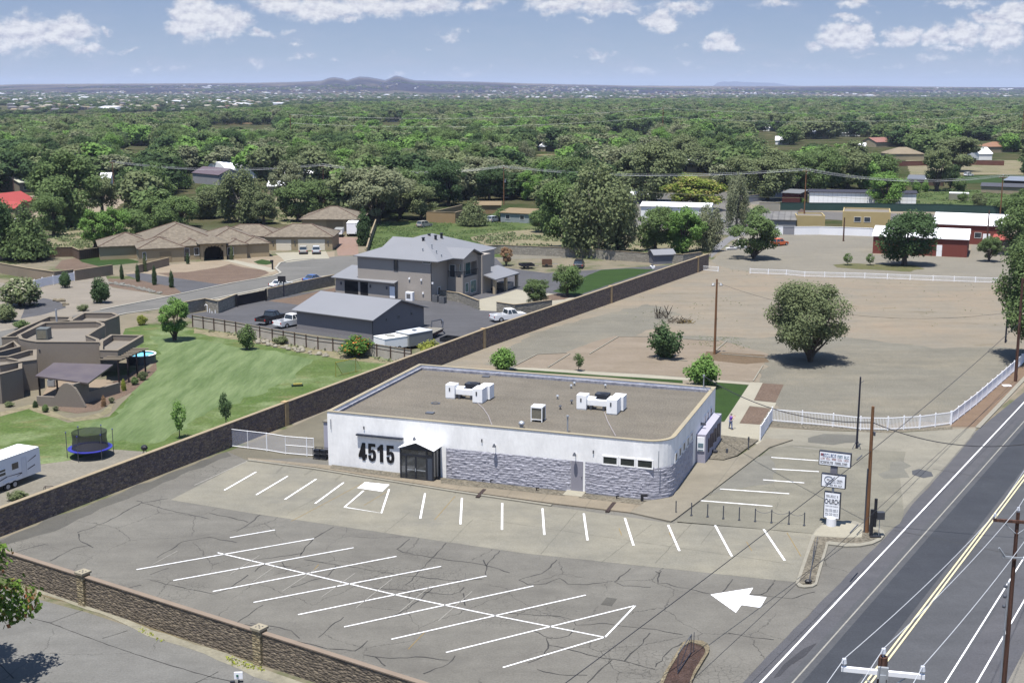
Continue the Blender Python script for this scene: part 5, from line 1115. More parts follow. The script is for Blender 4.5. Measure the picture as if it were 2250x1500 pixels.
# detached tiled garage
D2 = Fr(-53.2, 316.5, 0.0); t = thingF('detached_garage', 'tan garage with brown tile hip roof behind the parked motorhome', 'garage', D2)
wing(0, 0, 14.6, 13, .36, 3.7, D2, t, .7)
door(t, D2, 6.2, 10.4, .02, 3.3, 0, 'f', mat('arched_garage_door', wc('#9b8a6e'), .8, .06, 2), 'garage_door', .04)
# adobe house bottom left
AD = mat('adobe_stucco', wc('#8e8479'), .95, .06, 4, fine=(.3, .04)); ADT = mat('adobe_cap', '#ab9f8e', .95, .1, 2); ADR = mat('adobe_roof', '#a8a095', .9, .08, 4, fine=(.3, .06))
A_ = Fr(-52.0, 154.6, 0.0)
t = thingF('adobe_house', 'brown flat roofed adobe house with rounded parapets and pergola', 'house', A_)
def adobe(pix, h, roofdrop=.8, thick=.35, z0=0, world=None):
    P_ = world or [G2(p[0], p[1], h) for p in pix]
    n = len(P_); ar = sum(P_[i][0]*P_[(i+1)%n][1]-P_[(i+1)%n][0]*P_[i][1] for i in range(n))
    if ar < 0: P_ = P_[::-1]
    inn = []
    for i in range(n):
        p = Vector(P_[i]); a_, b_ = Vector(P_[i-1]), Vector(P_[(i+1) % n]); d1, d2 = (p - a_).normalized(), (b_ - p).normalized()
        n1, n2 = Vector((-d1.y, d1.x)), Vector((-d2.y, d2.x)); m_ = (n1 + n2); k = thick / max(.35, (1 + n1.dot(n2))); q = p + m_ * k; inn.append((q.x, q.y))
    a_ = MB(); a_.ring(P_, inn, z0, h); a_.build('wall', AD, t)
    a_ = MB(); a_.prism(inn, h - roofdrop - .2, h - roofdrop); a_.build('roof', ADR, t)
    o_ = [(p[0] + (p[0]-q[0]) * .12, p[1] + (p[1]-q[1]) * .12) for p, q in zip(P_, inn)]; i_ = [(q[0] - (p[0]-q[0]) * .12, q[1] - (p[1]-q[1]) * .12) for p, q in zip(P_, inn)]
    a_ = MB(); a_.ring(o_, i_, h, h + .07); a_.build('parapet', ADT, t)
az = lambda x, y: (x / 6.25, 650 + y / 6.25)
adobe([az(*p) for p in ((270,590),(370,615),(500,635),(1360,640),(1360,600),(1215,545),(1330,470),(1440,410),(1420,378),(1340,352),(600,370),(430,450),(240,540))], 4.5)
adobe([az(*p) for p in ((1370,750),(1615,755),(1970,545),(1520,535),(1372,630))], 4.0, .7, z0=3.1)
MB().box(-56, 157, 0, -53.2, 165, 3.1).build('back_wall', AD, t)
adobe([az(*p) for p in ((960,350),(1440,350),(1600,290),(1640,270),(1560,235),(1140,235),(960,335))], 4.3, .7)
adobe([az(*p) for p in ((20,575),(240,570),(430,460),(600,370),(960,340),(1000,290),(660,285),(300,440))], 3.9, .7)
adobe([az(*p) for p in ((-200,800),(20,770),(285,700),(190,620),(20,700),(-200,760))], 3.8, .7)
adobe([az(*p) for p in ((-300,970),(0,960),(300,905),(500,880),(500,740),(380,750),(100,830),(-300,850))], 3.7, .6)
adobe([az(*p) for p in ((-300,1090),(0,1080),(300,1000),(300,890),(100,850),(-300,870))], 3.5, .6)
# front lower wall, patio roof, arch wall, pergola
pw = [G(*az(520, 1505)), G(*az(1180, 1530)), G(*az(1640, 1330))]
a_ = MB(); wallstrip(a_, [Vector(p[:2]) for p in (pw[0], pw[0].lerp(pw[1], .38))], 1.15, .3); a_.build('patio_wall', AD, t)
q0, q1 = Vector(pw[0].lerp(pw[1], .36)[:2]), Vector(pw[1][:2]); vs = []
prof = [(0, 1.1), (.1, 1.5), (.22, 2.35), (.34, 2.75), (.45, 2.85), (.58, 2.7), (.72, 2.2), (.84, 1.4), (.93, .7), (1.0, .1)]
d = (q1 - q0).normalized(); nn = Vector((-d.y, d.x)) * .18
for s_ in (1, -1):
    for u, z in prof:
        p = q0.lerp(q1, u); vs += [(p.x + nn.x * s_, p.y + nn.y * s_, 0), (p.x + nn.x * s_, p.y + nn.y * s_, z)]
n = len(prof); fs = []
for k in range(n - 1):
    fs += [(2*k, 2*k+2, 2*k+3, 2*k+1), (2*n+2*k, 2*n+2*k+1, 2*n+2*k+3, 2*n+2*k+2), (2*k+1, 2*k+3, 2*n+2*k+3, 2*n+2*k+1)]
a_ = MB(); a_.add(vs, fs); a_.build('arch_wall', AD, t)
a_ = MB(); qq = [q0.lerp(q1, .62), Vector(pw[2][:2])]; wallstrip(a_, [qq[0], qq[0].lerp(qq[1], .32)], 2.7, .3); wallstrip(a_, [qq[0].lerp(qq[1], .32), qq[1]], 1.3, .3); a_.build('side_wall', AD, t)
PR = mat('brown_patio_roof', '#75686a', .45, .12, 2.5, '#857875', spec=.5)
rp = [G(*az(480, 1095), 2.75), G(*az(1210, 1195), 2.75), G(*az(1555, 940), 3.25), G(*az(740, 915), 3.25)]
a_ = MB(); a_.slab(rp, .18); a_.build('patio_roof', PR, t)
for p in (rp[0] + Vector((.3, .3, 0)), rp[0].lerp(rp[1], .4) + Vector((0, .2, 0))): a_ = MB(); a_.tube([(p.x, p.y, 0), (p.x, p.y, 2.65)], .12, 5); a_.build('patio_post', mat('dark_wood', '#3d342f', .9, .2, 1), t)
a_ = MB(); a_.prism([G2(*az(*p)) for p in ((540,1440),(1150,1480),(1600,1250),(1500,1150),(700,1180))], 0, .1); a_.build('patio_floor', mat('patio_floor', '#b7a48e', .9, .06, 2), t)
PB = mat('pergola_wood', '#39323a', .9, .2, 1)
for p in (az(1640,1225), az(1770,1190), az(1890,1120), az(2000,1060)): g = G(*p); a_ = MB(); a_.tube([(g.x, g.y, 0), (g.x, g.y, 3.1)], .12, 6); a_.build('pergola_post', PB, t)
ga, gb = G(*az(1640,1225)), G(*az(2000,1060)); a_ = MB(); a_.tube([ga + Vector((0,0,3.05)), gb + Vector((0,0,3.05))], .13, 4); a_.build('pergola_beam', PB, t)
for k in range(9):
    p = ga.lerp(gb, k / 8); a_ = MB(); a_.tube([(p.x + .55, p.y, 3.25), (p.x - 2.2, p.y, 3.25)], .09, 6); a_.build('viga', ADT, t)
for px, py in ((550,725),(945,725)): g = G(*az(px, py), 3.6); a_ = MB(); a_.tube([(g.x, g.y + .3, 3.6), (g.x + .02, g.y - .35, 3.5)], .1, 6); a_.tube([(g.x, g.y - .1, 3.5), (g.x, g.y - .1, 2.2)], .06, 6); a_.build('scupper', DARKM, t)
for px, py, z0, z1 in ((365,1150,.9,2.3),(25,1330,.0,2.2)): g = G(*az(px, py + 60)); a_ = MB(); a_.box(g.x-.5, g.y-.35, z0, g.x+.5, g.y-.2, z1); a_.build('window', GLASS if z0 else flat('blue_door', '#4b587e'), t)
g = G(*az(500, 605), 3.7); o = thing('rooftop_cooler', 'grey metal cooler on the adobe house roof', 'rooftop unit', (g.x, g.y, 3.72)); P_ = PM[o.name]; a_ = MB(P_); a_.box(0,0,0,1.5,1.5,1.45); a_.build('cabinet', mat('cooler_grey', '#8d9290', .5, .15, .5), o); a_ = MB(P_); a_.box(.15,-.03,.15,1.3,0,1.2); a_.build('louvre', LV, o)
g = G(*az(785, 440), 3.7); o = MB(); o.cyl(0,0,0,.25,.35,.15,10); o.cyl(0,0,.25,2.6,.13,n=8); o = o.build('stove_pipe', GALV); o.location = g; tag(o, 'tall grey stove pipe on the adobe house roof', 'flue')
# small shed
S_ = FrP((1437,581),(1484,579)); t = thingF('garden_shed', 'small grey shed with metal roof at the yard corner by the stone wall', 'shed', S_)
MB(S_.M).gwalls(0, 0, 4.7, 3.2, 2.0, .9).build('wall', mat('shed_grey', wc('#7f8088'), .85, .06, 2, wave=('X', .3, .12)), t); MB(S_.M).gable(0, 0, 4.7, 3.2, 2.0, .95, ov=.25).build('roof', METR, t)
# generic small buildings further back
def block(name, label, a, b, h, depth, wall, roof, kind='gable', rise=1.2, group=None, cat='building', ov=.3, axis='x', wins=0, rz=None, dr=None, glass=None):
    f = FrP(a, b); t = thingF(name, label, cat, f, group); Wd = f.W
    if kind == 'flat':
        MB(f.M).ring([(0,0),(Wd,0),(Wd,depth),(0,depth)], [(.3,.3),(Wd-.3,.3),(Wd-.3,depth-.3),(.3,depth-.3)], 0, h).build('wall', wall, t); MB(f.M).box(.28,.28,h-.5,Wd-.28,depth-.28,h-.35).build('roof', roof, t)
    elif kind == 'gable':
        MB(f.M).gwalls(0, 0, Wd, depth, h, rise, axis).build('wall', wall, t); MB(f.M).gable(0, 0, Wd, depth, h, rise + .05, axis, ov).build('roof', roof, t)
    elif kind == 'hip':
        MB(f.M).box(0, 0, 0, Wd, depth, h).build('wall', wall, t); MB(f.M).hip(0, 0, Wd, depth, h, rise / (min(Wd, depth) / 2), ov).build('roof', roof, t)
    elif kind == 'arch':
        m_ = MB(f.M); N_ = 12
        if axis == 'y': pts = [(Wd/2 - Wd/2 * math.cos(math.pi*k/N_), h * math.sin(math.pi*k/N_)) for k in range(N_+1)]; vs = [(p[0], y, p[1]) for y in (0, depth) for p in pts]
        else: pts = [(depth/2 - depth/2 * math.cos(math.pi*k/N_), h * math.sin(math.pi*k/N_)) for k in range(N_+1)]; vs = [(x, p[0], p[1]) for x in (0, Wd) for p in pts]
        m_.add(vs, [(k, k+1, N_+2+k, N_+1+k) for k in range(N_)]); m_.build('roof', roof, t)
        m_ = MB(f.M); m_.add(vs[:N_+1], [tuple(range(N_+1))]); m_.build('end_wall', wall, t); m_ = MB(f.M); m_.add(vs[N_+1:], [tuple(range(N_+1))]); m_.build('end_wall', wall, t)
    elif kind == 'shed':
        MB(f.M).add([(0,0,0),(Wd,0,0),(Wd,depth,0),(0,depth,0),(0,0,h),(Wd,0,h),(Wd,depth,h+rise),(0,depth,h+rise)], [(0,1,5,4),(1,2,6,5),(2,3,7,6),(3,0,4,7)]).build('wall', wall, t)
        MB(f.M).slab([(-ov,-ov,h+.02),(Wd+ov,-ov,h+.02),(Wd+ov,depth+ov,h+rise+.1),(-ov,depth+ov,h+rise+.1)], .15).build('roof', roof, t)
    for k in range(wins):
        x = Wd * (k + .5) / wins; window(t, f, x - .6, x + .6, 1.0, 2.1, 0, 'f', glass or GLASS)
    if dr is not None:
        for x in dr: door(t, f, x - .55, x + .55, .02, 2.15, 0, 'f', WHITEP)
    return t, f
RED = mat('red_barn_siding', wc('#83463c'), .8, .06, 4, wave=('X', .3, .15)); WR = mat('white_metal_roof', (.8, .8, .82), .4, .03, 4, wave=('X', .5, .05))
TANB = mat('tan_walls', wc('#aa9d82'), .9, .08, 3); GREYB = mat('grey_walls', wc('#97979a'), .9, .08, 3); WHB = mat('white_walls', (.70, .70, .70), .8, .06, 3)
t, f = block('red_barn', 'long red metal barn with white roof behind the round dark tree', (1917,556.5), (2124,566), 4.0, 12, RED, WR, 'gable', 1.6)
x0 = onf(f, 2057, 560)[0]; x1 = onf(f, 2069, 560)[0]; door(t, f, x0, x1, .02, 2.5)
t, f = block('red_barn', 'second red barn further back with white roof and grey doors', (2050,533), (2210,540), 4.6, 14, RED, WR, 'gable', 2.0)
x0 = onf(f, 2140, 540)[0]; window(t, f, x0, x0 + 1.4, 1.6, 2.8, 0); x0 = onf(f, 2158, 540)[0]; door(t, f, x0, x0 + 1.6, .02, 2.6)
t, f = block('small_cabin', 'tan cabin with red roof beside the red barns at the right edge', (2180,552), (2243,556), 2.7, 5, TANB, mat('red_metal_roof', '#cf6a5c', .6, .06, 3, wave=('X', .4, .06)), 'gable', .9, wins=1)
YEL_ = mat('yellow_stucco', wc('#b8a678'), .9, .06, 3)
t, f = block('yellow_house', 'yellow flat roofed stucco block left of the taller yellow part', (1749,501), (1812,502), 3.3, 9, YEL_, ADR, 'flat')
t, f = block('yellow_house', 'taller yellow flat roofed stucco house behind the white wall', (1850,503), (1955,506), 4.6, 12, YEL_, ADR, 'flat', wins=0)
window(t, f, 3.0, 4.6, 2.0, 3.2, 0); window(t, f, 5.5, 7.0, 2.0, 3.2, 0)
block('corrugated_shed', 'long low shed with rusty striped metal roof left of the yellow house', (1668,500), (1748,502), 2.2, 9, GREYB, mat('striped_metal', '#8c8a88', .6, .2, 2, '#a6a39e', wave=('X', 1.6, .35)), 'shed', 1.2)
block('hip_kiosk', 'tiny brown tent roofed hut behind the striped shed', (1752,492), (1776,492), 2.0, 4, GREYB, flat('brown_shingle', '#7f6a60', .9), 'hip', 1.6)
block('long_greenhouse', 'long white walled greenhouse with dark roof beyond the green fence', (1778,452), (2012,456), 4.4, 5, mat('white_panels', (.8, .8, .8), .6, .04, 1, wave=('X', 1.4, .12)), mat('dark_shade_roof', '#4b4c5c', .8, .1, 3), 'gable', .6)
block('quonset_hut', 'arched white metal quonset hut in the woods on the left', (426,377), (500,371), 8.6, 19, mat('arch_end', wc('#a5a9b4'), .7, .1, 4), mat('arch_metal', '#c8cdd8', .4, .1, 5, wave=('X', 1.2, .12)), 'arch')
block('hoop_house', 'low white hoop building right of the quonset hut', (498,386), (560,382), 5.5, 14, WHB, WR, 'arch')
block('hoop_house', 'lower white hoop building half hidden by trees', (560,392), (612,388), 5.0, 14, WHB, WR, 'arch')
block('metal_shop', 'grey shop with brownish purple roof in front of the quonset hut', (424,402), (482,408), 4.0, 10, GREYB, flat('purple_brown_roof', '#7d6c76', .7), 'gable', 2.2)
block('white_awning_house', 'white roofed low house among trees left of centre', (588,428), (625,428), 3, 8, TANB, WR, 'gable', 1.6)
block('white_awning_house', 'white tent roofed building behind the grey tree left of centre', (622,412), (655,412), 3.5, 8, WHB, WR, 'gable', 2.0)
block('white_awning_house', 'low white roof beside the pole in the left woods', (660,405), (708,402), 4, 10, WHB, WR, 'gable', 1.8)
block('grey_barn', 'brown walled house with bright cream roof at the far left', (44,424), (92,420), 3.6, 10, mat('brown_wall', wc('#8d8374'), .9, .08, 3), mat('cream_roof', '#eeeeda', .6, .04, 3), 'gable', 2.0, wins=2)
block('red_roof_house', 'tan house with bright red metal roof at the left edge', (20,470), (80,462), 3.0, 11, TANB, mat('bright_red_roof', '#d8615a', .6, .05, 3), 'gable', 2.6)
block('red_roof_house', 'lower red roofed annex at the left edge under trees', (-30,474), (34,478), 2.6, 6, TANB, MC['bright_red_roof'], 'gable', 1.6)
block('grey_shed', 'pale grey shed roof beside the red roofed house', (84,440), (110,441), 2.6, 7, TANB, flat('pale_grey_roof', '#a9b0ba', .6), 'gable', .8)
block('tan_house', 'flat tan roofed house with grey blue walls behind the weedy field', (1100,488), (1163,491), 2.7, 13, mat('grey_blue_wall', wc('#9aa3a4'), .9, .06, 3), mat('tan_roof', '#ad9878', .9, .06, 3), 'gable', .7, wins=2)
block('tan_house', 'brown walled workshop left of the flat tan roofed house', (1040,470), (1100,470), 2.6, 12, mat('ochre', wc('#9d8462'), .9, .08, 3), MC['tan_roof'], 'gable', .6)
block('mobile_home', 'long white mobile home roof behind the yellow flowering tree', (1408,478), (1560,482), 3.4, 8, WHB, WR, 'gable', .8)
block('small_white_house', 'white gable shed behind the big twisted tree', (1392,448), (1430,446), 2.8, 8, GREYB, WR, 'gable', 1.4)
block('red_shed', 'dark red shed with grey roof beside the striped pole', (1718,448), (1757,450), 3.6, 7, flat('dark_red_wall', '#6e3431', .9), flat('grey_felt', '#8f9296', .8), 'shed', .6)
block('pink_roof_house', 'house with pinkish red tile roof in the woods upper right', (1925,324), (1975,322), 3.2, 12, TANB, mat('pink_tile', '#c08b80', .8, .1, 3), 'gable', 2.6)
block('pink_roof_house', 'orange brown roofed house near the far right edge', (2175,335), (2225,334), 3.2, 12, TANB, mat('orange_tile', '#b98c70', .8, .1, 3), 'hip', 2.4)
block('tan_roof_house', 'wide tan shingle roofed house between green trees upper right', (1952,352), (2030,352), 3.2, 14, TANB, mat('tan_shingle', '#b3a48c', .9, .1, 4), 'hip', 3.0)
block('open_stable', 'grey roofed open stable at the right edge behind the pole', (2205,414), (2300,418), 3.0, 9, flat('stable_dark', '#3a332e', .9), mat('blue_grey_roof', '#a3adbf', .6, .06, 3), 'shed', .9)
block('horse_shelter', 'low horse shelter with silver roof by the orchard', (2034,408), (2072,409), 2.6, 5, flat('shelter_dark', '#7a6252', .9), WR, 'shed', .4)
block('horse_shelter', 'grey roofed shelter left of the silver roofed one', (1993,407), (2030,408), 2.4, 9, flat('shelter_dark2', '#4b4440', .9), flat('dull_grey_roof', '#8b919c', .7), 'shed', .9)
block('hay_trailer', 'white stock trailer parked in the orchard field', (2085,440), (2128,441), 2.4, 2.6, mat('trailer_cream', '#c5c2ae', .7, .1, 2), WR, 'gable', .15, cat='trailer', ov=.02)
block('long_stable', 'long dark roofed row shed at the right edge in the field', (2155,425), (2300,430), 2.6, 6, mat('stable_tan', wc('#a99c86'), .9, .1, 2), flat('dark_roll_roof', '#5f626e', .8), 'gable', 1.0)
rr = random.Random(5)
FARW = [(1193,312,26,'bright white roof in the gap left of the dark conifer'),(1192,332,22,'lower white roof in the gap left of the dark conifer'),(1683,288,20,'white roof speck among far trees right of centre'),(1760,250,16,'small pale roof speck in the far wood'),(1718,318,40,'long grey white roof by the far road'),
        (1868,300,60,'long white roof row behind the pink tile roofed house'),(1800,305,46,'long pale roof along the far road right of centre'),(2145,308,26,'white roofed building above the wood at right'),(640,262,20,'pale roofed barn beside the far brown field'),(320,262,36,'bright white roof by the far field on the left'),(150,268,26,'grey roofed house in the left woods far away'),
        (305,318,26,'grey metal roof poking out of the left woods'),(1520,378,30,'white roof glimpsed behind trees right of centre'),(860,268,26,'white roofs in the woods above the tiled house'),(530,262,40,'grey long roof beside the brown field'),(390,262,26,'reddish field barn on the left horizon wood'),
        (1890,335,30,'pale house wall under trees upper right'),(2165,352,40,'white yard wall house at the upper right'),(1420,225,14,'far white house left of the twin wires'),(232,412,30,'cream flat roof between trees on the left'),(205,395,24,'white metal frame canopy in the left woods'),(2240,300,20,'pale shed at the far right edge in the wood')]
for px, py, w, lb in FARW:
    big = w * .36; block('distant_house', lb, (px - big, py), (px + big, py + rr.uniform(-.5, .5)), rr.uniform(2.6, 3.8), rr.uniform(8, 14), WHB if rr.random() < .6 else TANB, WR, 'gable', rr.uniform(1.5, 3))
# ================================================================ vehicles
def arcs(xc, r, z0, n=7): return [(xc + r * math.cos(math.pi * k / (n - 1)), z0 + r * math.sin(math.pi * k / (n - 1)) * 1.0) for k in range(n)]
def carpaint(n, c): return mat('paint_' + n, c, .3, .04, 2, spec=.6)
TAILM = mat('tail_lamp', (.35, .02, .02), .4, .1, 1); HEADM = mat('head_lamp', (.6, .6, .62), .3, .1, 1); RIM = mat('wheel_rim', (.35, .35, .37), .4, .2, .3, spec=.6)
def extr(mb, prof, y0, y1, top=None):
    """side outline (x, z) carried across the width; top: inward lean above the waist"""
    n = len(prof); tr = tessellate_polygon([[Vector((p[0], p[1], 0)) for p in prof]]); vs = []
    for s_ in (y0, y1): vs += [(p[0], s_, p[1]) for p in prof]
    return mb.add(vs, [tuple(t) for t in tr] + [tuple(n + i for i in t)[::-1] for t in tr] + [(i, (i+1) % n, n + (i+1) % n, n + i) for i in range(n)])
def vehicle(kind, label, pa, pb, paint, L, Wd, cat, hgt_=None, group=None, flip=False):
    a, b = G(*pa), G(*pb); c = (a + b) / 2; deg = math.degrees(math.atan2(b.y - a.y, b.x - a.x))
    t = thing({'pickup': 'pickup_truck', 'suv': 'suv', 'sedan': 'sedan'}[kind], label, cat, (c.x, c.y, 0), deg, group); P_ = PM[t.name]; h = L / 2; w = Wd / 2
    wr = .38 if kind != 'sedan' else .33; xr, xf = -h + L * .20, h - L * .175; z0 = .34
    if kind == 'pickup':
        cab0 = -h + L * .40; cab1 = h - L * .27
        prof = [(-h, z0), (-h, .68), (cab0, .68), (cab0, 1.12), (cab1, 1.16), (h - .25, 1.08), (h, .92), (h, z0)] + arcs(xf, wr + .08, z0) + arcs(xr, wr + .08, z0)
        m_ = MB(P_); extr(m_, prof, -w, w); m_.box(-h, -w, .68, cab0, -w + .09, 1.14); m_.box(-h, w - .09, .68, cab0, w, 1.14); m_.box(-h, -w + .09, .68, -h + .08, w - .09, 1.14); m_.box(cab0 - .08, -w + .09, .68, cab0, w - .09, 1.14)
        m_.build('body', paint, t); lf = MB(P_); lf.box(-h + .08, -w + .09, .68, cab0 - .08, w - .09, .70); lf.build('bed_liner', BLACK, t); c0, c1, zt, r0, r1 = cab0 + .02, cab1, 1.86, .15, .62
    else:
        zt = {'suv': 1.72, 'sedan': 1.42}[kind]; zb = {'suv': 1.0, 'sedan': .88}[kind]
        prof = [(-h, z0), (-h, zb - .12), (-h + .15, zb), (h - 1.3, zb + .03), (h - .25, zb - .1), (h, zb - .28), (h, z0)] + arcs(xf, wr + .07, z0) + arcs(xr, wr + .07, z0)
        m_ = MB(P_); extr(m_, prof, -w, w); m_.build('body', paint, t); c0, c1 = (-h + .12, h - 1.25) if kind == 'suv' else (-h + .75, h - 1.25); r0, r1 = (.25, .7) if kind == 'suv' else (.6, .75)
    zb_ = 1.10 if kind == 'pickup' else zb - .02; wi = w - .06; wt = w - .24
    vs = [(c0, -wi, zb_), (c1, -wi, zb_), (c1, wi, zb_), (c0, wi, zb_), (c0 + r0, -wt, zt - .05), (c1 - r1, -wt, zt - .05), (c1 - r1, wt, zt - .05), (c0 + r0, wt, zt - .05)]
    m_ = MB(P_); m_.add(vs, [(0,3,2,1),(4,5,6,7),(0,1,5,4),(1,2,6,5),(2,3,7,6),(3,0,4,7)]); gl = m_.build('windows', GLASS, t)
    m_ = MB(P_); m_.slab([(c0 + r0 - .06, -wt - .03, zt), (c1 - r1 + .05, -wt - .03, zt), (c1 - r1 + .05, wt + .03, zt), (c0 + r0 - .06, wt + .03, zt)], .07)
    for s_ in (-1, 1):
        for xb, xt in ((c0, c0 + r0), (c1, c1 - r1), ((c0 + c1) / 2 - .1, (c0 + r0 + c1 - r1) / 2 - .1)): m_.tube([(xb, s_ * (wi + .01), zb_), (xt, s_ * (wt + .01), zt - .04)], .045, 4)
    m_.build('roof', paint, t)
    for x in (xr, xf):
        for s_ in (-1, 1):
            m_ = MB(P_); m_.tube([(x, s_ * (w - .22), wr), (x, s_ * (w + .01), wr)], wr, 14); wh = m_.build('wheel', RUBBER, t)
            m_ = MB(P_); m_.tube([(x, s_ * (w + .005), wr), (x, s_ * (w + .02), wr)], wr * .58, 10); m_.build('rim', RIM, wh)
    zz = .78 if kind != 'pickup' else .85
    for s_ in (-1, 1):
        m_ = MB(P_); m_.rbox((h - .02, s_ * (w - .22), zz - .08), (.08, .34, .16)); m_.build('headlight', HEADM, t); m_ = MB(P_); m_.rbox((-h - .005, s_ * (w - .12), zz), (.06, .2, .28)); m_.build('tail_light', TAILM, t)
    m_ = MB(P_); m_.box(-h - .08, -w + .05, z0 + .02, -h, w - .05, z0 + .2); m_.box(h, -w + .05, z0, h + .08, w - .05, z0 + .2); m_.build('bumper', DARKM if kind != 'pickup' else GALV, t)
    return t
CWH = carpaint('white', (.78, .78, .78)); CBK = carpaint('black', (.018, .018, .022)); CSI = carpaint('silver', (.42, .44, .46)); CBL = carpaint('blue', (.05, .10, .26)); COR = carpaint('orange', (.6, .12, .03)); CGR = carpaint('gold_grey', (.33, .32, .29)); CRD = carpaint('red', (.4, .03, .03))
vehicle('pickup', 'black pickup parked beside the grey workshop, nearest the slat fence', (568,716), (622,700), CBK, 5.9, 2.0, 'pickup truck')
vehicle('pickup', 'white crew cab pickup half hidden behind the grey workshop', (612,721), (668,710), CWH, 5.9, 2.0, 'pickup truck')
vehicle('pickup', 'white single cab pickup on the asphalt yard by the stone wall', (1078,707), (1156,700), CWH, 5.8, 2.0, 'pickup truck')
vehicle('suv', 'silver car on the tiled house driveway, left of two', (666,562), (667,551), CGR, 4.5, 1.85, 'car')
vehicle('suv', 'bluish silver car on the tiled house driveway, right of two', (695,562), (695,551), CSI, 4.5, 1.85, 'car')
vehicle('sedan', 'white sedan on the street behind the grey block wall', (600,634), (634,628), CWH, 4.5, 1.8, 'car')
vehicle('sedan', 'blue sedan on the street near the shed roofed garage', (674,622), (702,616), CBL, 4.5, 1.8, 'car')
vehicle('suv', 'black SUV parked by the back block wall', (1268,594), (1276,581), CBK, 4.9, 1.95, 'car')
vehicle('suv', 'orange and white old off roader by the leaning tree', (1698,541), (1727,538), COR, 4.2, 1.9, 'car')
vehicle('pickup', 'white pickup in front of the open stable at right', (2195,422), (2232,421), CWH, 5.6, 2.0, 'pickup truck')
for i, (a, b, p, lb) in enumerate((((1636,440),(1662,438),CBL,'blue car behind the corrugated fence'),((1655,432),(1680,430),CBK,'black car behind the corrugated fence, left of two black ones'),((1684,430),(1706,428),CBK,'black car behind the corrugated fence, right of two black ones'),((110,490),(134,487),CWH,'white car under trees at the far left'),
        ((36,492),(50,489),CWH,'pale car in the shade at the left edge'),((1075,489),(1094,486),CSI,'silver car beside the tan roofed house'),((1098,434),(1099,428),CWH,'white van like car in the pole yard'),((1112,440),(1113,434),CSI,'pale car right of the white one in the pole yard'),
        ((1232,490),(1243,487),CWH,'white car behind the cottonwood trunks'),((1366,470),(1378,469),CWH,'white car left of the mobile home'),((1575,492),(1588,490),CWH,'white truck like car below the yellow blossom tree'),((1645,500),(1660,499),CSI,'silver car behind the leaning tree crown'),((0,414),(18,412),CWH,'white car by the brown walled house'),
        ((925,500),(940,498),CGR,'dusty car in the shade at the field edge'),((2075,390),(2090,389),CSI,'grey car at the horse yard'),((2120,388),(2136,387),CWH,'white car at the horse yard'))): vehicle('suv' if i % 2 else 'sedan', lb, a, b, p, 4.6, 1.85, 'car')
def boxtrailer(name, label, fr, Wd, Lg, z0, z1, m, roofm, cat='trailer', extra=None, axles=(.45, .62)):
    t = thingF(name, label, cat, fr); P_ = PM[t.name]; m_ = MB(P_); m_.box(0, 0, z0, Wd, Lg, z1); m_.build('body', m, t); m_ = MB(P_); m_.box(-.03, -.03, z1, Wd + .03, Lg + .03, z1 + .08); m_.build('roof', roofm, t)
    for a_ in axles:
        for x in (-.04, Wd - .2):
            m_ = MB(P_); m_.tube([(x, Lg * a_, .36), (x + .24, Lg * a_, .36)], .36, 12); wh = m_.build('wheel', RUBBER, t); m_ = MB(P_); xx = x - .01 if x < .1 else x + .24; m_.tube([(xx, Lg * a_, .36), (xx + .012, Lg * a_, .36)], .2, 8); m_.build('rim', RIM, wh)
    return t
f = FrP((870,729), (899,735), 2.2); fg = Fr(*[*G2(870,729,2.2)], f.deg); t = boxtrailer('cargo_trailer', 'grey enclosed cargo trailer behind the slat fence', fg, f.W, 4.4, .45, 2.2, mat('grey_trailer_side', wc('#8f9190'), .5, .08, 1), flat('trailer_roof', (.42, .44, .47))); m_ = MB(PM[t.name]); m_.box(f.W*.4, 2, 2.28, f.W*.6, 2.4, 2.42); m_.build('roof_vent', DARKM, t)
f = FrP((820.7,739), (845,746), 1.9); fg = Fr(*G2(820.7,739,1.9), f.deg); t = boxtrailer('camper_trailer', 'small white camper trailer at the workshop corner', fg, f.W, 3.9, .45, 1.9, WHITEP, mat('white_roof', (.78, .78, .76), .5, .1, 1)); m_ = MB(PM[t.name]); m_.box(f.W*.3, 1.3, 1.98, f.W*.75, 2.3, 2.16); m_.build('roof_unit', flat('unit_cream', '#d8d6cc'), t)
f = FrP((940,752), (990,728)); t = thingF('gooseneck_trailer', 'rusty gooseneck flatbed trailer behind the grey cargo trailer', 'trailer', f); P_ = PM[t.name]
m_ = MB(P_); m_.box(0, 0, .85, 6.2, 2.3, 1.0); m_.build('deck', mat('grey_planks', '#b3aea2', .9, .2, 1, wave=('X', .3, .2)), t); m_ = MB(P_)
for y in (.2, 2.0): m_.tube([(6.0, y, .9), (6.4, y, 1.9), (8.0, 1.1, 1.95), (8.2, 1.1, 1.2)], .11, 5)
m_.build('gooseneck', DARKM, t)
for x in (1.4, 2.3):
    for y in (.0, 2.1): m_ = MB(P_); m_.tube([(x, y, .38), (x, y + .22, .38)], .38, 12); m_.build('wheel', RUBBER, t)
m_ = MB(P_); m_.box(.05, .03, .55, 5.9, .1, .85); m_.build('side_rail', mat('rust', '#7a4a3a', .9, .2, .5), t)
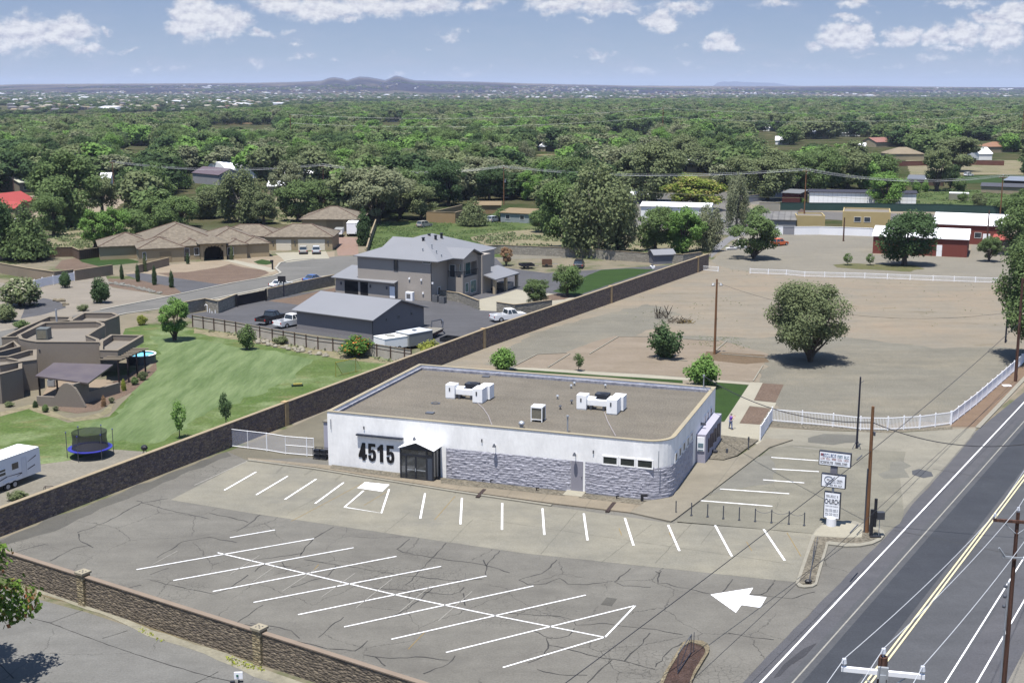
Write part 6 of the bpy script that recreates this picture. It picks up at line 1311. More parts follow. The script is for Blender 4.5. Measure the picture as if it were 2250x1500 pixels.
def opentrailer(label, a, b, Wd, h, m, hw=.5, nm='utility_trailer'):
    f = FrP(a, b); t = thingF(nm, label, 'trailer', f); P_ = PM[t.name]; Lx = f.W; m_ = MB(P_); m_.box(0, 0, h - hw - .08, Lx, Wd, h - hw); m_.box(0, 0, h - hw, Lx, .07, h); m_.box(0, Wd - .07, h - hw, Lx, Wd, h); m_.box(0, .07, h - hw, .07, Wd - .07, h); m_.box(Lx - .07, .07, h - hw, Lx, Wd - .07, h); m_.build('box', m, t)
    m_ = MB(P_); m_.tube([(Lx, Wd / 2, .5), (Lx + 1.2, Wd / 2, .5)], .06, 5); m_.build('hitch', DARKM, t)
    for y in (-.22, Wd): m_ = MB(P_); m_.tube([(Lx * .45, y, .34), (Lx * .45, y + .22, .34)], .34, 12); m_.build('wheel', RUBBER, t)
opentrailer('black open utility trailer in the corner by the stone wall', (966,758), (1005,762), 2.2, 1.1, BLACK)
opentrailer('black car hauler trailer on the back of the asphalt yard', (1146,592), (1175,591), 2.6, 1.0, BLACK, .35)
opentrailer('brown wooden box trailer next to the back wall', (1191,587), (1213,587), 2.2, 1.4, mat('brown_box', '#94705a', .9, .15, 1), .9)
# motorhome and boat on the pink drive
f = Fr(*G2(762,520), 2); t = boxtrailer('motorhome', 'tall white camper with rounded roof on the pink drive', f, 2.5, 6.5, .7, 3.3, WHITEP, WHITEP, 'camper', axles=(.2, .8)); m_ = MB(PM[t.name]); m_.box(.9, 2, 3.4, 1.6, 3, 3.75); m_.build('roof_unit', WHITEP, t)
f = Fr(*G2(734,522), 2); t = boxtrailer('boat_trailer', 'white covered boat on a trailer left of the tall camper', f, 2.0, 5.5, .8, 1.9, WHITEP, flat('boat_cover', '#c9cac6'), 'boat', axles=(.3,)); m_ = MB(PM[t.name]); m_.box(.8, -.1, 1.2, 1.15, 0, 1.7); m_.build('outboard', BLACK, t)
# travel trailer at left
f = FrP((0,1069), (90,1035), .62); f = Fr(*G2(0,1069,.62), f.deg); Lx = f.l(91, 1035, .62)[0]
t = thingF('travel_trailer', 'white travel trailer with dark stripes cut by the left picture edge', 'trailer', f); P_ = PM[t.name]; RVW = mat('rv_white', (.68, .69, .73), .4, .05, 2)
m_ = MB(P_); prof = [(-5, .62), (Lx, .62), (Lx, 2.8), (Lx - .12, 3.0), (-5, 3.0)]; extr(m_, prof, 0, 2.45); m_.build('body', RVW, t)
m_ = MB(P_); m_.slab([(-5, -.04, 3.06), (Lx - .1, -.04, 3.06), (Lx - .1, 2.5, 3.06), (-5, 2.5, 3.06)], .07); m_.build('roof', mat('rv_roof', (.72, .73, .73), .6, .08, 1), t)
for x0, y0, w, d, h_u in ((.2,.8,.9,.8,.28),(-1.6,1.2,.5,.5,.15),(2.6,1.2,.45,.45,.12),(1.9,.7,.5,.5,.1)): m_ = MB(P_); m_.box(x0, y0, 3.06, x0 + w, y0 + d, 3.06 + h_u); m_.build('roof_vent', mat('rv_vent', (.75, .76, .76), .5, .05, 1), t)
for x0, x1, z0, z1 in ((-.3,.75,1.55,1.8),(-.3,.75,1.9,2.1),(1.55,2.35,1.75,2.35)):
    m_ = MB(P_); m_.box(x0 - .05, -.03, z0 - .05, x1 + .05, 0, z1 + .05); w_ = m_.build('window', WHITEP, t); m_ = MB(P_); m_.box(x0, -.035, z0, x1, -.03, z1); m_.build('pane', GLASS, w_)
m_ = MB(P_); m_.box(2.75, -.02, .75, 3.35, 0, 2.6); dd_ = m_.build('door', mat('rv_door', (.6, .61, .66), .4, .05, 1), t)
m_ = MB(P_); m_.box(3.36, -.05, 1.0, 3.4, 0, 2.5); m_.build('grab_rail', WHITEP, dd_)
for a_, b_ in (((-2.4, .75), (.9, 1.3)), ((.9, 1.3), (3.3, 1.15)), ((3.5, 2.0), (4.6, 2.35)), ((2.1, 1.0), (4.4, 1.5))):
    m_ = MB(P_)
    if b_[0] > Lx: b_ = (Lx - .05, b_[1])
    m_.add([(a_[0], -.012, a_[1] - .02), (b_[0], -.012, b_[1] - .06), (b_[0], -.012, b_[1] + .05), (a_[0], -.012, a_[1] + .02)], [(0, 1, 2, 3)]); m_.build('stripe', flat('rv_stripe', '#5a4e62'), t)
for x in (.9, 1.75):
    m_ = MB(P_); m_.tube([(x, -.05, .36), (x, .2, .36)], .36, 14); wh = m_.build('wheel', RUBBER, t); m_ = MB(P_); m_.tube([(x, -.07, .36), (x, -.05, .36)], .22, 10); m_.build('rim', RIM, wh)
m_ = MB(P_); m_.box(.45, -.06, .72, 2.2, .0, .86); m_.build('wheel_arch', RVW, t); m_ = MB(P_); m_.tube([(Lx + .02, 1.2, .95), (Lx + .22, 1.2, .95)], .36, 14); m_.build('spare_wheel', RUBBER, t)
# ================================================================ garden things
c = G(192, 1008); c = Vector((c.x, c.y + 1.0, 0)); t = thing('trampoline', 'round trampoline with blue pad and black safety net on the lawn', 'trampoline', tuple(c)); P_ = PM[t.name]
RR = 2.15; cir = lambda r, n=28: [(r * math.cos(2*math.pi*k/n), r * math.sin(2*math.pi*k/n)) for k in range(n)]
MB(P_).ring(cir(RR), cir(RR - .38), .86, .93).build('edge_pad', mat('blue_pad', '#4a4fd0', .5, .08, 1), t)
MB(P_).prism(cir(RR - .36), .84, .86).build('mat', mat('jump_mat', (.03, .03, .035), .7, .1, 1), t)
NETM = bpy.data.materials.new('safety_net'); nt, N, K, b = nodes(NETM); tr = N.new('ShaderNodeBsdfTransparent'); mxs = N.new('ShaderNodeMixShader'); mxs.inputs[0].default_value = .7; b.inputs['Base Color'].default_value = (.02, .02, .03, 1); K.new(tr.outputs[0], mxs.inputs[1]); K.new(b.outputs[0], mxs.inputs[2]); K.new(mxs.outputs[0], N['Material Output'].inputs[0])
m_ = MB(P_); cc = cir(RR - .4, 24); vs = []; n = len(cc)
for z, k_ in ((.9, 1.0), (1.9, .93), (2.55, .98)): vs += [(p[0] * k_, p[1] * k_, z) for p in cc]
m_.add(vs, [(r_*n+i, r_*n+(i+1) % n, (r_+1)*n+(i+1) % n, (r_+1)*n+i) for r_ in range(2) for i in range(n)]); m_.build('safety_net', NETM, t)
for k in range(6):
    a_ = math.pi * 2 * k / 6 + .3; x, y = (RR + .05) * math.cos(a_), (RR + .05) * math.sin(a_); m_ = MB(P_); m_.tube([(x, y, 0), (x, y, 2.6)], .035, 6); pl = m_.build('net_pole', DARKM, t); m_ = MB(P_); m_.ball((x, y, 2.62), .07, 6, 4); m_.build('pole_cap', MC['blue_pad'], pl)
o = thing('barbecue', 'black kettle barbecue beside the trampoline patch at the wall', 'barbecue', tuple(G(318, 1000))); P_ = PM[o.name]; m_ = MB(P_); m_.ball((0, 0, .8), (.36, .36, .3)); m_.build('bowl', BLACK, o)
for k in range(3): m_ = MB(P_); m_.tube([(.1 * math.cos(k*2.1), .1 * math.sin(k*2.1), .7), (.3 * math.cos(k*2.1), .3 * math.sin(k*2.1), 0)], .03, 5); m_.build('leg', BLACK, o)
o = MB(); g = G(97, 1082)
for k in range(2):
    for j in range(2): o.tube([g + Vector((k * .7, j * .4, 0)), g + Vector((k * .7, j * .4, .5))], .03, 5)
    o.tube([g + Vector((0, k * .4, .5)), g + Vector((.7, k * .4, .5))], .03, 5); o.tube([g + Vector((k * .7, 0, .5)), g + Vector((k * .7, .4, .5))], .03, 5)
o = o.build('metal_stand', flat('rusty_stand', '#5e4b44')); lift(o, (g.x, g.y)); tag(o, 'small rusty metal stand on the gravel behind the boundary wall', 'stand')
P0, P1 = G(738, 828), G(782, 818); t = thing('goal_frame', 'play goal with yellow posts and pale net on the lawn', 'goal', tuple(P0)); m_ = MB(); up = Vector((0, 0, 1.9)); bk = Vector((.6, 1.6, 0))
m_.tube([P0, P0 + up, P1 + up, P1], .05, 5); m_.tube([P0 + up, P0 + bk, P1 + bk, P1 + up], .03, 5); m_.build('frame', flat('goal_yellow', '#c9b83f'), t)
GN_ = NETM.copy(); GN_.name = 'pale_net'; GN_.node_tree.nodes['Principled BSDF'].inputs['Base Color'].default_value = (.6, .65, .55, 1); GN_.node_tree.nodes['Mix Shader'].inputs[0].default_value = .3
m_ = MB(); m_.add([P0 + up, P1 + up, P1 + bk, P0 + bk], [(0, 1, 2, 3)]); m_.build('net', GN_, t)
g = G(655, 848); t = thing('slide_mat', 'small yellow and dark lawn toy lying on the grass', 'toy', tuple(g), 15); P_ = PM[t.name]; m_ = MB(P_); m_.box(-.8, -.3, 0, .6, .3, .22); m_.build('body', flat('toy_green', '#2f4a36'), t); m_ = MB(P_); m_.box(-.6, -.2, .22, .5, .25, .34); m_.build('top', flat('toy_yellow', '#cfc05a'), t)
c = G(311, 796); t = thing('swimming_pool', 'round above ground pool with blue water behind the pergola', 'pool', (c.x, c.y, 0)); P_ = PM[t.name]
MB(P_).ring(cir(1.9), cir(1.8), 0, 1.15).build('wall', flat('pool_wall', '#6d7680'), t); MB(P_).ring(cir(1.98), cir(1.74), 1.15, 1.2).build('rim', WHITEP, t)
wm = bpy.data.materials.new('pool_water'); nt, N, K, b = nodes(wm); b.inputs['Base Color'].default_value = (.16, .5, .62, 1); setp(b, Roughness=.08); MB(P_).prism(cir(1.79), .95, 1.0).build('water', wm, t)
g = G(158, 852); t = thing('patio_grill', 'grey metal grill on the covered patio of the adobe house', 'grill', (G(*az(710,1255)).x, G(*az(710,1255)).y, .1)); P_ = PM[t.name]; m_ = MB(P_); m_.box(-.4, -.3, .1, .4, .3, .85); m_.build('cabinet', GALV, t); m_ = MB(P_); m_.ball((0, 0, .9), (.42, .32, .25)); m_.build('lid', DARKM, t)
g = G(181, 517 + 0); g = G(583, 592); 
t = thing('mailbox', 'dark mailbox post beside the walk of the tiled house', 'mailbox', tuple(G(599, 592))); P_ = PM[t.name]; m_ = MB(P_); m_.box(-.15, -.15, 0, .15, .15, 1.5); m_.build('post', BLACK, t); m_ = MB(P_); m_.rbox((-.1, 0, 1.7), (.6, .4, .45)); m_.build('box', BLACK, t)
t = thing('basketball_hoop', 'black backboard on a blue pole behind the street wall', 'basketball hoop', tuple(G(624, 652))); P_ = PM[t.name]; m_ = MB(P_); m_.tube([(0, 0, 0), (0, 0, 2.9)], .09, 6); m_.build('pole', flat('blue_pole', '#2f3050'), t); m_ = MB(P_); m_.rbox((-.3, 0, 3.2), (1.4, .08, .95)); m_.build('backboard', BLACK, t)
for i, (px, py) in enumerate(((456,685),(461,687),(466,688),(473,688))):
    g = G(px, py); m_ = MB(); m_.tube([g, g + Vector((0, 0, (1.1, .7, .3, .5)[i]))] + ([g + Vector((-.25, 0, 1.25)), g + Vector((-.4, 0, 1.0))] if i == 0 else []), .07, 6); o = m_.build('standpipe', WHITEP); lift(o, (g.x, g.y)); tag(o, ['bent white standpipe, tallest of four in the yard corner', 'second white standpipe, right next to the bent one', 'shortest of the white standpipes in the yard corner', 'rightmost white standpipe in the yard corner'][i], 'pipe', 'white standpipes in the yard corner')
# brush pile and toys on the dirt lot
def scrap(px, py, label, name, n, r, h, m, cat, seed):
    g = G(px, py); q = random.Random(seed); m_ = MB()
    for k in range(n):
        a_ = q.uniform(0, 6.28); p = g + Vector((q.uniform(-r, r), q.uniform(-r, r) * .5, q.uniform(0, h * .4))); m_.tube([p, p + Vector((math.cos(a_) * r * .6, math.sin(a_) * r * .4, q.uniform(0, h)))], q.uniform(.02, .06), 4)
    o = m_.build(name, m); lift(o, (g.x, g.y)); tag(o, label, cat)
scrap(1490, 709, 'brown pile of cut branches on the dirt lot', 'branch_pile', 46, 1.6, .8, mat('dead_wood', '#6e6252', .95, .3, .4), 'branches', 1)
scrap(1507, 710, 'yellowish dead brush at the right end of the branch pile', 'brush_pile', 24, 1.0, .5, mat('dry_brush', '#b09a5e', .95, .3, .4), 'branches', 2)
scrap(1455, 700, 'bare twiggy dead shrub left of the branch pile', 'dead_shrub', 40, 1.1, 1.7, MC['dead_wood'], 'shrub', 3)
scrap(1405, 630, 'pale heap of wire and hose beside the stone wall', 'wire_heap', 30, 1.0, .5, flat('pale_wire', '#b5ad9e'), 'heap', 4)
def dinghy(px, py, deg, label, m, L=2.8):
    g = G(px, py); t = thing('small_boat', label, 'boat', tuple(g), deg, 'boats and toys by the lane'); P_ = PM[t.name]; m_ = MB(P_); h = L / 2
    prof = [(-h, .45), (h * .5, .42), (h, .15)]; vs = []
    for x, w in prof: vs += [(x, -w, .55), (x, w, .55), (x, w * .5, .05), (x, -w * .5, .05)]
    m_.add(vs, [(0,3,2,1),(8,9,10,11)] + [(4*i+k, 4*i+(k+1) % 4, 4*i+4+(k+1) % 4, 4*i+4+k) for i in range(2) for k in range(4)]); m_.build('hull', m, t); m_ = MB(P_); m_.box(-.5, -.15, .55, .5, .15, .85); m_.build('seat', DARKM, t)
dinghy(1608, 549, 20, 'small white watercraft on the dirt, left of two by the lane', WHITEP); dinghy(1631, 546, 15, 'small white watercraft on the dirt, right of two by the lane', WHITEP); dinghy(1632, 531, 0, 'white upturned tub just left of the leaning tree trunk', WHITEP, 2.2)
dinghy(1505, 582, 60, 'blue and white toy car against the end of the stone wall', flat('toy_blue', '#5a6fb0'), 1.6); dinghy(1526, 580, 10, 'white toy vehicle by the stone wall', WHITEP, 1.8); dinghy(1538, 578, 0, 'red toy vehicle right of the white one by the stone wall', flat('toy_red', '#b5523e'), 1.5); dinghy(1433, 590, 100, 'white lawn figure at the curved grass edge', WHITEP, 1.3)
# ================================================================ poles and wires
INS = mat('insulator', (.45, .47, .52), .3, .1, 1, spec=.6)
def upole(label, base, h, r=.16, m=None, arm=None, armdeg=0, armm=None, group=None, name='utility_pole', ins=(-1, 0, 1), lean=(0, 0), pix=True):
    g = G(*base) if pix else Vector((base[0], base[1], 0)); t = thing(name, label, 'utility pole', tuple(g), armdeg, group); P_ = Matrix.Translation(g) @ Matrix.Rotation(R(armdeg), 4, 'Z')
    m_ = MB(); m_.tube([g, g + Vector((lean[0] * .5, lean[1] * .5, h * .5)), g + Vector((lean[0], lean[1], h))], [r * 1.15, r, r * .8], 10); m_.build('pole', m or WOODPOLE, t); tops = []
    if arm:
        m_ = MB(P_); m_.rbox((0, -r, h - .5), (arm, .14, .16)); m_.build('crossarm', armm or WOODPOLE, t)
        for k in ins:
            z0 = h - .42 if k else h; x = k * arm / 2 * .94; m_ = MB(P_); m_.tube([(x, -r if k else 0, z0), (x, -r if k else 0, z0 + .12), (x, -r if k else 0, z0 + .13), (x, -r if k else 0, z0 + .3)], [.03, .03, .1, .07], 8); m_.build('insulator', INS, t)
            tops.append(P_ @ Vector((x, -r if k else 0, z0 + .3)))
        for s_ in (-1, 1): m_ = MB(P_); m_.tube([(s_ * arm * .32, -r, h - .52), (s_ * .05, -r, h - 1.2)], .025, 4); m_.build('brace', GALV, t)
    return t, g, tops
def wire(label, pts, r=.015, m=None, sag=.0, name='overhead_wire', n=14):
    a, b = Vector(pts[0]), Vector(pts[-1]); P_ = [a.lerp(b, k / n) - Vector((0, 0, sag * 4 * (k / n) * (1 - k / n))) for k in range(n + 1)]; m_ = MB()
    if len(pts) > 2: P_ = [Vector(p) for p in pts]
    m_.tube(P_, r, 5); o = m_.build(name, m or WIRED); o.data.transform(Matrix.Translation(-a)); o.location = a; tag(o, label, 'wire'); return o
WIRED = flat('dark_cable', '#3d3e48', .7); WIREL = mat('bare_wire', (.42, .43, .45), .4, .1, 1, spec=.6)
wa = math.degrees(math.atan2(-.46, 1))
tC, gC, topC = upole('dark wooden pole top with white crossarm at the bottom edge over the road', (12.75, 40.0), 16.9, .2, WOODDARK, 2.75, -13, mat('white_crossarm', (.7, .7, .72), .5, .05, 1), pix=False)
m_ = MB(PM[tC.name]); m_.rbox((0, -.22, 16.4), (.36, .12, .42)); m_.rbox((0, -.26, 16.1), (.22, .1, .5)); m_.build('bracket', GALV, tC)
tD, gD, topD = upole('tall dark utility pole beside the road at the right edge', (28.3, 66.7), 12.8, .125, WOODDARK, 2.6, -13, WOODDARK, pix=False)
P_ = PM[tD.name]; m_ = MB(P_); m_.tube([(-.2, -.05, .2), (-.2, -.05, 8.6)], .055, 6); m_.tube([(-.2, .12, .2), (-.2, .12, 8.6)], .04, 6); m_.build('riser_conduit', GALV, tD)
m_ = MB(P_); m_.rbox((-.1, -.2, 10.2), (1.1, .08, .1)); m_.tube([(-.55, -.2, 10.25), (-.9, -.3, 10.75)], .06, 6); m_.build('cutout_bracket', GALV, tD)
for z in (7.2, 7.8, 8.4): m_ = MB(P_); m_.ball((-.35, -.05, z), .11, 6, 4); m_.build('strap', DARKM, tD)
for i, (a, b) in enumerate(zip(topC, topD)): wire('bare wire from the white crossarm to the right edge pole, %s of three' % ('left', 'middle', 'right')[i], [a, b], .016, WIREL, .25)
for i, a in enumerate(topC): wire('bare wire running from the white crossarm out of the bottom edge, %s of three' % ('left', 'middle', 'right')[i], [a, a + Vector((-15.5, -26.7, .5))], .016, WIREL, .2)
for i, a in enumerate(topD): wire('bare wire leaving the right edge pole up the road, %s of three' % ('left', 'middle', 'right')[i], [a, a + Vector((31, 53.4, -.5))], .016, WIREL, .5)
tA, gA, _ = upole('brown wooden pole beside the church sign', (1904, 1172), 10.8, .15, WOODPOLE, lean=(-.05, .1))
P_ = PM[tA.name]; m_ = MB(P_); m_.tube([(-.2, 0, 0), (-.2, 0, 5.6)], .07, 6); m_.build('riser_conduit', DARKM, tA); m_ = MB(P_); m_.rbox((.1, -.18, 8.6), (.12, .3, .3)); m_.build('cable_clamp', DARKM, tA)
tB, gB, _ = upole('thin dark steel pole by the driveway and picket fence', (1882, 985), 7.5, .1, flat('dark_pole', '#2d2f44'), name='light_pole')
m_ = MB(PM[tB.name]); m_.tube([(0, 0, .9), (-.5, -.2, 0)], .04, 5); m_.tube([(0, 0, 1.0), (.35, -.3, 0)], .04, 5); m_.tube([(-.1, 0, 6.8), (.35, 0, 7.1)], .04, 5); m_.build('brace', DARKM, tB)
tE, gE, topE = upole('brown utility pole by the picket fence under the right edge tree', (2231, 838), ZA(2231, 838, 612), .17, WOODDARK, lean=(.0, .3))
tF, gF, _ = upole('dark steel lamp pole standing in the dirt lot near the right edge', (2209, 753), ZA(2209, 753, 617), .11, MC['dark_pole'], name='light_pole')
tW, gW, _ = upole('wooden pole with two floodlights in the dirt lot', (1570, 778), ZA(1570, 778, 613), .16, WOODPOLE, name='light_pole')
P_ = PM[tW.name]; hW = ZA(1570, 778, 613)
for s_ in (-1, 1):
    m_ = MB(P_); m_.tube([(0, 0, hW - .55), (s_ * .45, 0, hW - .65)], .035, 5); m_.build('bracket', GALV, tW); m_ = MB(P_); m_.tube([(s_ * .5, -.12, hW - .55), (s_ * .55, -.25, hW - .9)], [.12, .26], 10); m_.build('floodlight', flat('lamp_grey', '#b9bcc0', .4), tW)
FARP = [((1107,450),366,'utility pole in the tree gap behind the tan roofed house'),((1766,494),372,'utility pole rising behind the striped shed'),((2196,492),386,'utility pole at the end of the green fence'),((712,446),362,'utility pole between trees left of centre'),((251,424),355,'utility pole in the left woods'),((32,436),388,'dark pole in front of the cream roofed house'),((2168,540),462,'dark pole behind the second red barn'),((1853,530),478,'thin grey pole behind the white wall')]
tp = []
for b_, ty, lb in FARP:
    hh_ = ZA(*b_, ty); q = upole(lb, b_, hh_, .17, WOODPOLE if len(tp) in (0, 1, 2, 4) else WOODDARK, 2.4 if len(tp) < 5 else None, 5); tp.append(q)
m_ = MB(PM[tp[0][0].name]); m_.cyl(.45, 0, 7, 8, .22, n=8); m_.build('transformer', GALV, tp[0][0])
for (i, j, nm) in ((4, 3, 'left woods'), (3, 0, 'woods left of the central pole'), (0, 1, 'trees right of the central pole'), (1, 2, 'white greenhouse')):
    for k in range(3): wire('power wire crossing above the %s, %s of three' % (nm, ('left', 'middle', 'right')[k]), [tp[i][2][k], tp[j][2][k]], .028, WIREL, 2.2)
for k in range(2): wire('power wire leaving the greenhouse side pole to the right, %s of two' % ('left', 'right')[k], [tp[2][2][k], tp[2][2][k] + Vector((60, -6, 0))], .028, WIREL, 1.0)
for (i, j, z, nm) in ((0, 1, 8.2, 'behind the yellow blossom tree'), (1, 2, 8.2, 'past the light green round tree')): wire('lower cable strung between poles %s' % nm, [tp[i][1] + Vector((0, 0, z)), tp[j][1] + Vector((0, 0, z - 1))], .04, flat('pale_cable', '#8f946c'), 1.2)
# high twin wires crossing the wood further back
tq = []
for b_, ty, lb in (((1455,330),236,'tall far pole in the wood holding twin wires'),((2243,330),228,'tall far pole at the right edge holding twin wires'),((640,330),250,'far pole in the left wood holding twin wires')): tq.append((G(*b_), ZA(*b_, ty), upole(lb, b_, ZA(*b_, ty), .25, WOODPOLE)))
for (i, j, nm) in ((0, 1, 'right'), (2, 0, 'left')):
    for dz in (.5, 5.5): a, b = tq[i][0] + Vector((0, 0, tq[i][1] - dz)), tq[j][0] + Vector((0, 0, tq[j][1] - dz)); wire('far twin wire over the wood to the %s, %s one' % (nm, 'upper' if dz < 1 else 'lower'), [a, b], .03, WIREL, 4)
# cables near the road
def gz(px, py, z): return G(px, py, z)
a = gz(1903, 992, 7.4)
a = gA + Vector((0, 0, ZA(1904, 1172, 990)))
wire('dark cable from the brown pole down across the lot to the bottom edge', [a, gz(1235, 1505, 4.2)], .028, WIRED, .12)
b = gE + Vector((0, 0, ZA(2231, 838, 708))); wire('dark cable from the brown pole up to the right edge pole', [a, b], .028, WIRED, .25)
c1 = gE + Vector((0, 0, 4.2)); m_ = gz(1873, 1168, 4.0); wire('thin cable passing the sign pole down to the bottom edge', [gz(2240, 834, 4.6), gz(1873, 1168, 4.3), gz(1545, 1472, 4.0), gz(1500, 1512, 4.0)], .018, WIRED)
mast = CH.w(CW - 1.2, CD - .4, 6.6); a2 = gA + Vector((0, 0, ZA(1904, 1172, 928)))
wire('twisted service cable from the building mast to the brown pole', [mast, a2], .04, WIRED, 1.3); wire('twisted service cable from the brown pole over the road', [a2, gz(2262, 974, 8.6)], .04, WIRED, .9)
wire('thin line from the floodlight pole to the right', [gW + Vector((0, 0, hW - .5)), gE + Vector((0, 0, 9))], .02, WIRED, 2.6)
for i, (p, q, z) in enumerate((((1885, 1152), (1868, 1170), 4.2), ((1894, 1000), (1883, 1010), 7.0))):
    m_ = MB(); a_, b_ = gz(*p, z), gz(*q, z); m_.tube([a_, b_], .05, 6); o = m_.build('cable_splice', DARKM); o.data.transform(Matrix.Translation(-a_)); o.location = a_; tag(o, ['black cable splice hanging by the foot of the brown pole', 'black cable splice hanging beside the top sign'][i], 'cable splice')
# ================================================================ church sign, islands, bollards
IS = [(1786,1176),(1783,1180),(1748,1284),(1755,1291),(1768,1293),(1786,1291),(1795,1286),(1820,1198),(1860,1203),(1890,1202),(1917,1197),(1936,1188),(1944,1178),(1942,1168),(1930,1161),(1905,1156),(1879,1147),(1862,1146),(1812,1150),(1792,1166)]
P_ = [G2(*p) for p in IS]; cx_ = sum(p[0] for p in P_) / len(P_)
m_ = MB(); m_.prism(P_, 0, .13); o = m_.build('island', KERBM); o['kind'] = 'structure'
sheet('island_gravel', [(1789,1186),(1756,1281),(1764,1287),(1780,1287),(1790,1282),(1815,1193),(1822,1191),(1860,1196),(1890,1196),(1915,1191),(1930,1184),(1936,1176),(1930,1167),(1900,1162),(1890,1180),(1850,1184),(1791,1181)], .136, ROCKB, .03)
sheet('island_pad', [(1787,1179),(1794,1168),(1814,1152),(1862,1148),(1896,1163),(1893,1183),(1850,1184)], .142, CONC)
SG = Fr(*G2(1826, 1157), -24.0); sz = lambda y: ZA(1826, 1157, y) - .0
t = thingF('church_sign', 'three panel roadside sign with CHURCH board at the bottom', 'sign', SG); SB = flat('sign_case', '#3f4354', .5)
MB(SG.M).cyl(0, 0, .14, .85, .42, n=16).build('base', mat('white_drum', (.72, .72, .74), .7, .05, 1), t)
MB(SG.M).box(-.09, -.09, .8, .09, .09, 6.2).build('post', GALV, t); MB(SG.M).box(-.28, -.13, sz(1040), .28, .13, sz(1018)).build('post_sleeve', mat('sleeve', '#a3a3b3', .6, .1, .3, wave=('Z', .12, .2)), t)
def panel(pl, pr, ty0, ty1, nm, th=.36):
    x0 = onf(SG, pl, (ty0 + ty1) / 2)[0]; x1 = onf(SG, pr, (ty0 + ty1) / 2)[0]; z1, z0 = sz(ty0), sz(ty1); m_ = MB(SG.M); m_.box(x0, -th / 2, z0, x1, th / 2, z1); c_ = m_.build(nm, SB, t)
    m_ = MB(SG.M); b = .07; m_.box(x0 + b, -th / 2 - .015, z0 + b, x1 - b, -th / 2, z1 - b); f_ = m_.build('sign_face', flat('sign_face', (.78, .79, .82), .4), c_); return x0, x1, z0, z1, -th / 2 - .02, c_
def glyphrow(par, x0, x1, z0, z1, y, m, seed, word=5, nm='lettering'):
    q = random.Random(seed); m_ = MB(SG.M); x = x0; ch = (z1 - z0) * .62; k = 0
    while x < x1 - ch * .4:
        w = ch * q.uniform(.5, .85)
        if k % (word + 1) != word:
            st = q.choice((0, 1, 2, 3)); u = ch * .22
            m_.box(x, y - .006, z0, x + u, y, z1)
            if st != 1: m_.box(x + u, y - .006, z1 - u, x + w, y, z1)
            if st in (0, 2): m_.box(x + w - u, y - .006, z0, x + w, y, z1 - u)
            if st in (1, 3): m_.box(x + u, y - .006, z0, x + w, y, z0 + u)
        x += w + ch * .22; k += 1
    m_.build(nm, m, par)
x0, x1, z0, z1, y, c_ = panel(1800, 1871, 992, 1023, 'sign_panel'); hh = z1 - z0
glyphrow(c_, x0 + .35, x0 + (x1 - x0) * .55, z0 + hh * .62, z1 - .18, y, flat('sign_blue', '#4a73b8'), 1, 7, 'blue_lettering'); glyphrow(c_, x0 + (x1 - x0) * .58, x1 - .2, z0 + hh * .62, z1 - .22, y, flat('sign_teal', '#4a8fb0'), 2, 3, 'blue_lettering')
m_ = MB(SG.M); m_.rbox((x0 + .25, y, z1 - .28), (.22, .02, .2)); m_.build('emblem', flat('sign_pink', '#c9808a'), c_)
glyphrow(c_, x0 + .15, x1 - .15, z0 + hh * .42, z0 + hh * .56, y, flat('sign_red', '#c0503a'), 3, 4, 'red_lettering'); glyphrow(c_, x0 + .15, x1 - .15, z0 + hh * .14, z0 + hh * .32, y, flat('sign_black', '#3a3a4c'), 4, 9, 'dark_lettering')
x0, x1, z0, z1, y, c_ = panel(1805, 1859, 1041, 1070, 'sign_panel'); hh = z1 - z0; bl = flat('sign_navy', '#2d3250')
m_ = MB(SG.M); cxx, czz, rr_ = x0 + .62, z0 + hh * .58, .34; ar_ = [(cxx + rr_ * math.cos(k * .35 + .6), y - .004, czz + rr_ * .9 * math.sin(k * .35 + .6)) for k in range(15)]; m_.tube(ar_, .022, 4); m_.tube([(cxx - .1, y - .004, czz - .3), (cxx + .5, y - .004, czz + .3)], .018, 4); m_.build('emblem', bl, c_)
glyphrow(c_, cxx - .15, x1 - .22, z0 + hh * .50, z0 + hh * .64, y, bl, 5, 8); glyphrow(c_, cxx + .25, x1 - .25, z0 + hh * .37, z0 + hh * .44, y, flat('sign_grey', '#8f94a8'), 6, 8); glyphrow(c_, x0 + .35, x1 - .3, z0 + hh * .14, z0 + hh * .26, y, bl, 7, 4)
x0, x1, z0, z1, y, c_ = panel(1810.5, 1847, 1080, 1138, 'sign_panel', .3); hh = z1 - z0; wd = x1 - x0
textmesh('church_lettering', 'CHURCH', hh * .26, SG.M @ Matrix.Translation(((x0 + x1) / 2, y - .005, z0 + hh * .64)) @ UPF, bl, c_, .012, wd * .86 / (hh * .26 * 4.05), .004)
glyphrow(c_, x0 + .18, x1 - .18, z1 - hh * .19, z1 - hh * .11, y, flat('sign_grey2', '#6f7488'), 8, 8)
for k, zf in enumerate((.46, .33, .27, .18, .12)): glyphrow(c_, x0 + .16, x1 - .16, z0 + hh * zf, z0 + hh * (zf + .035), y, MC['sign_grey2'], 9 + k, 6)
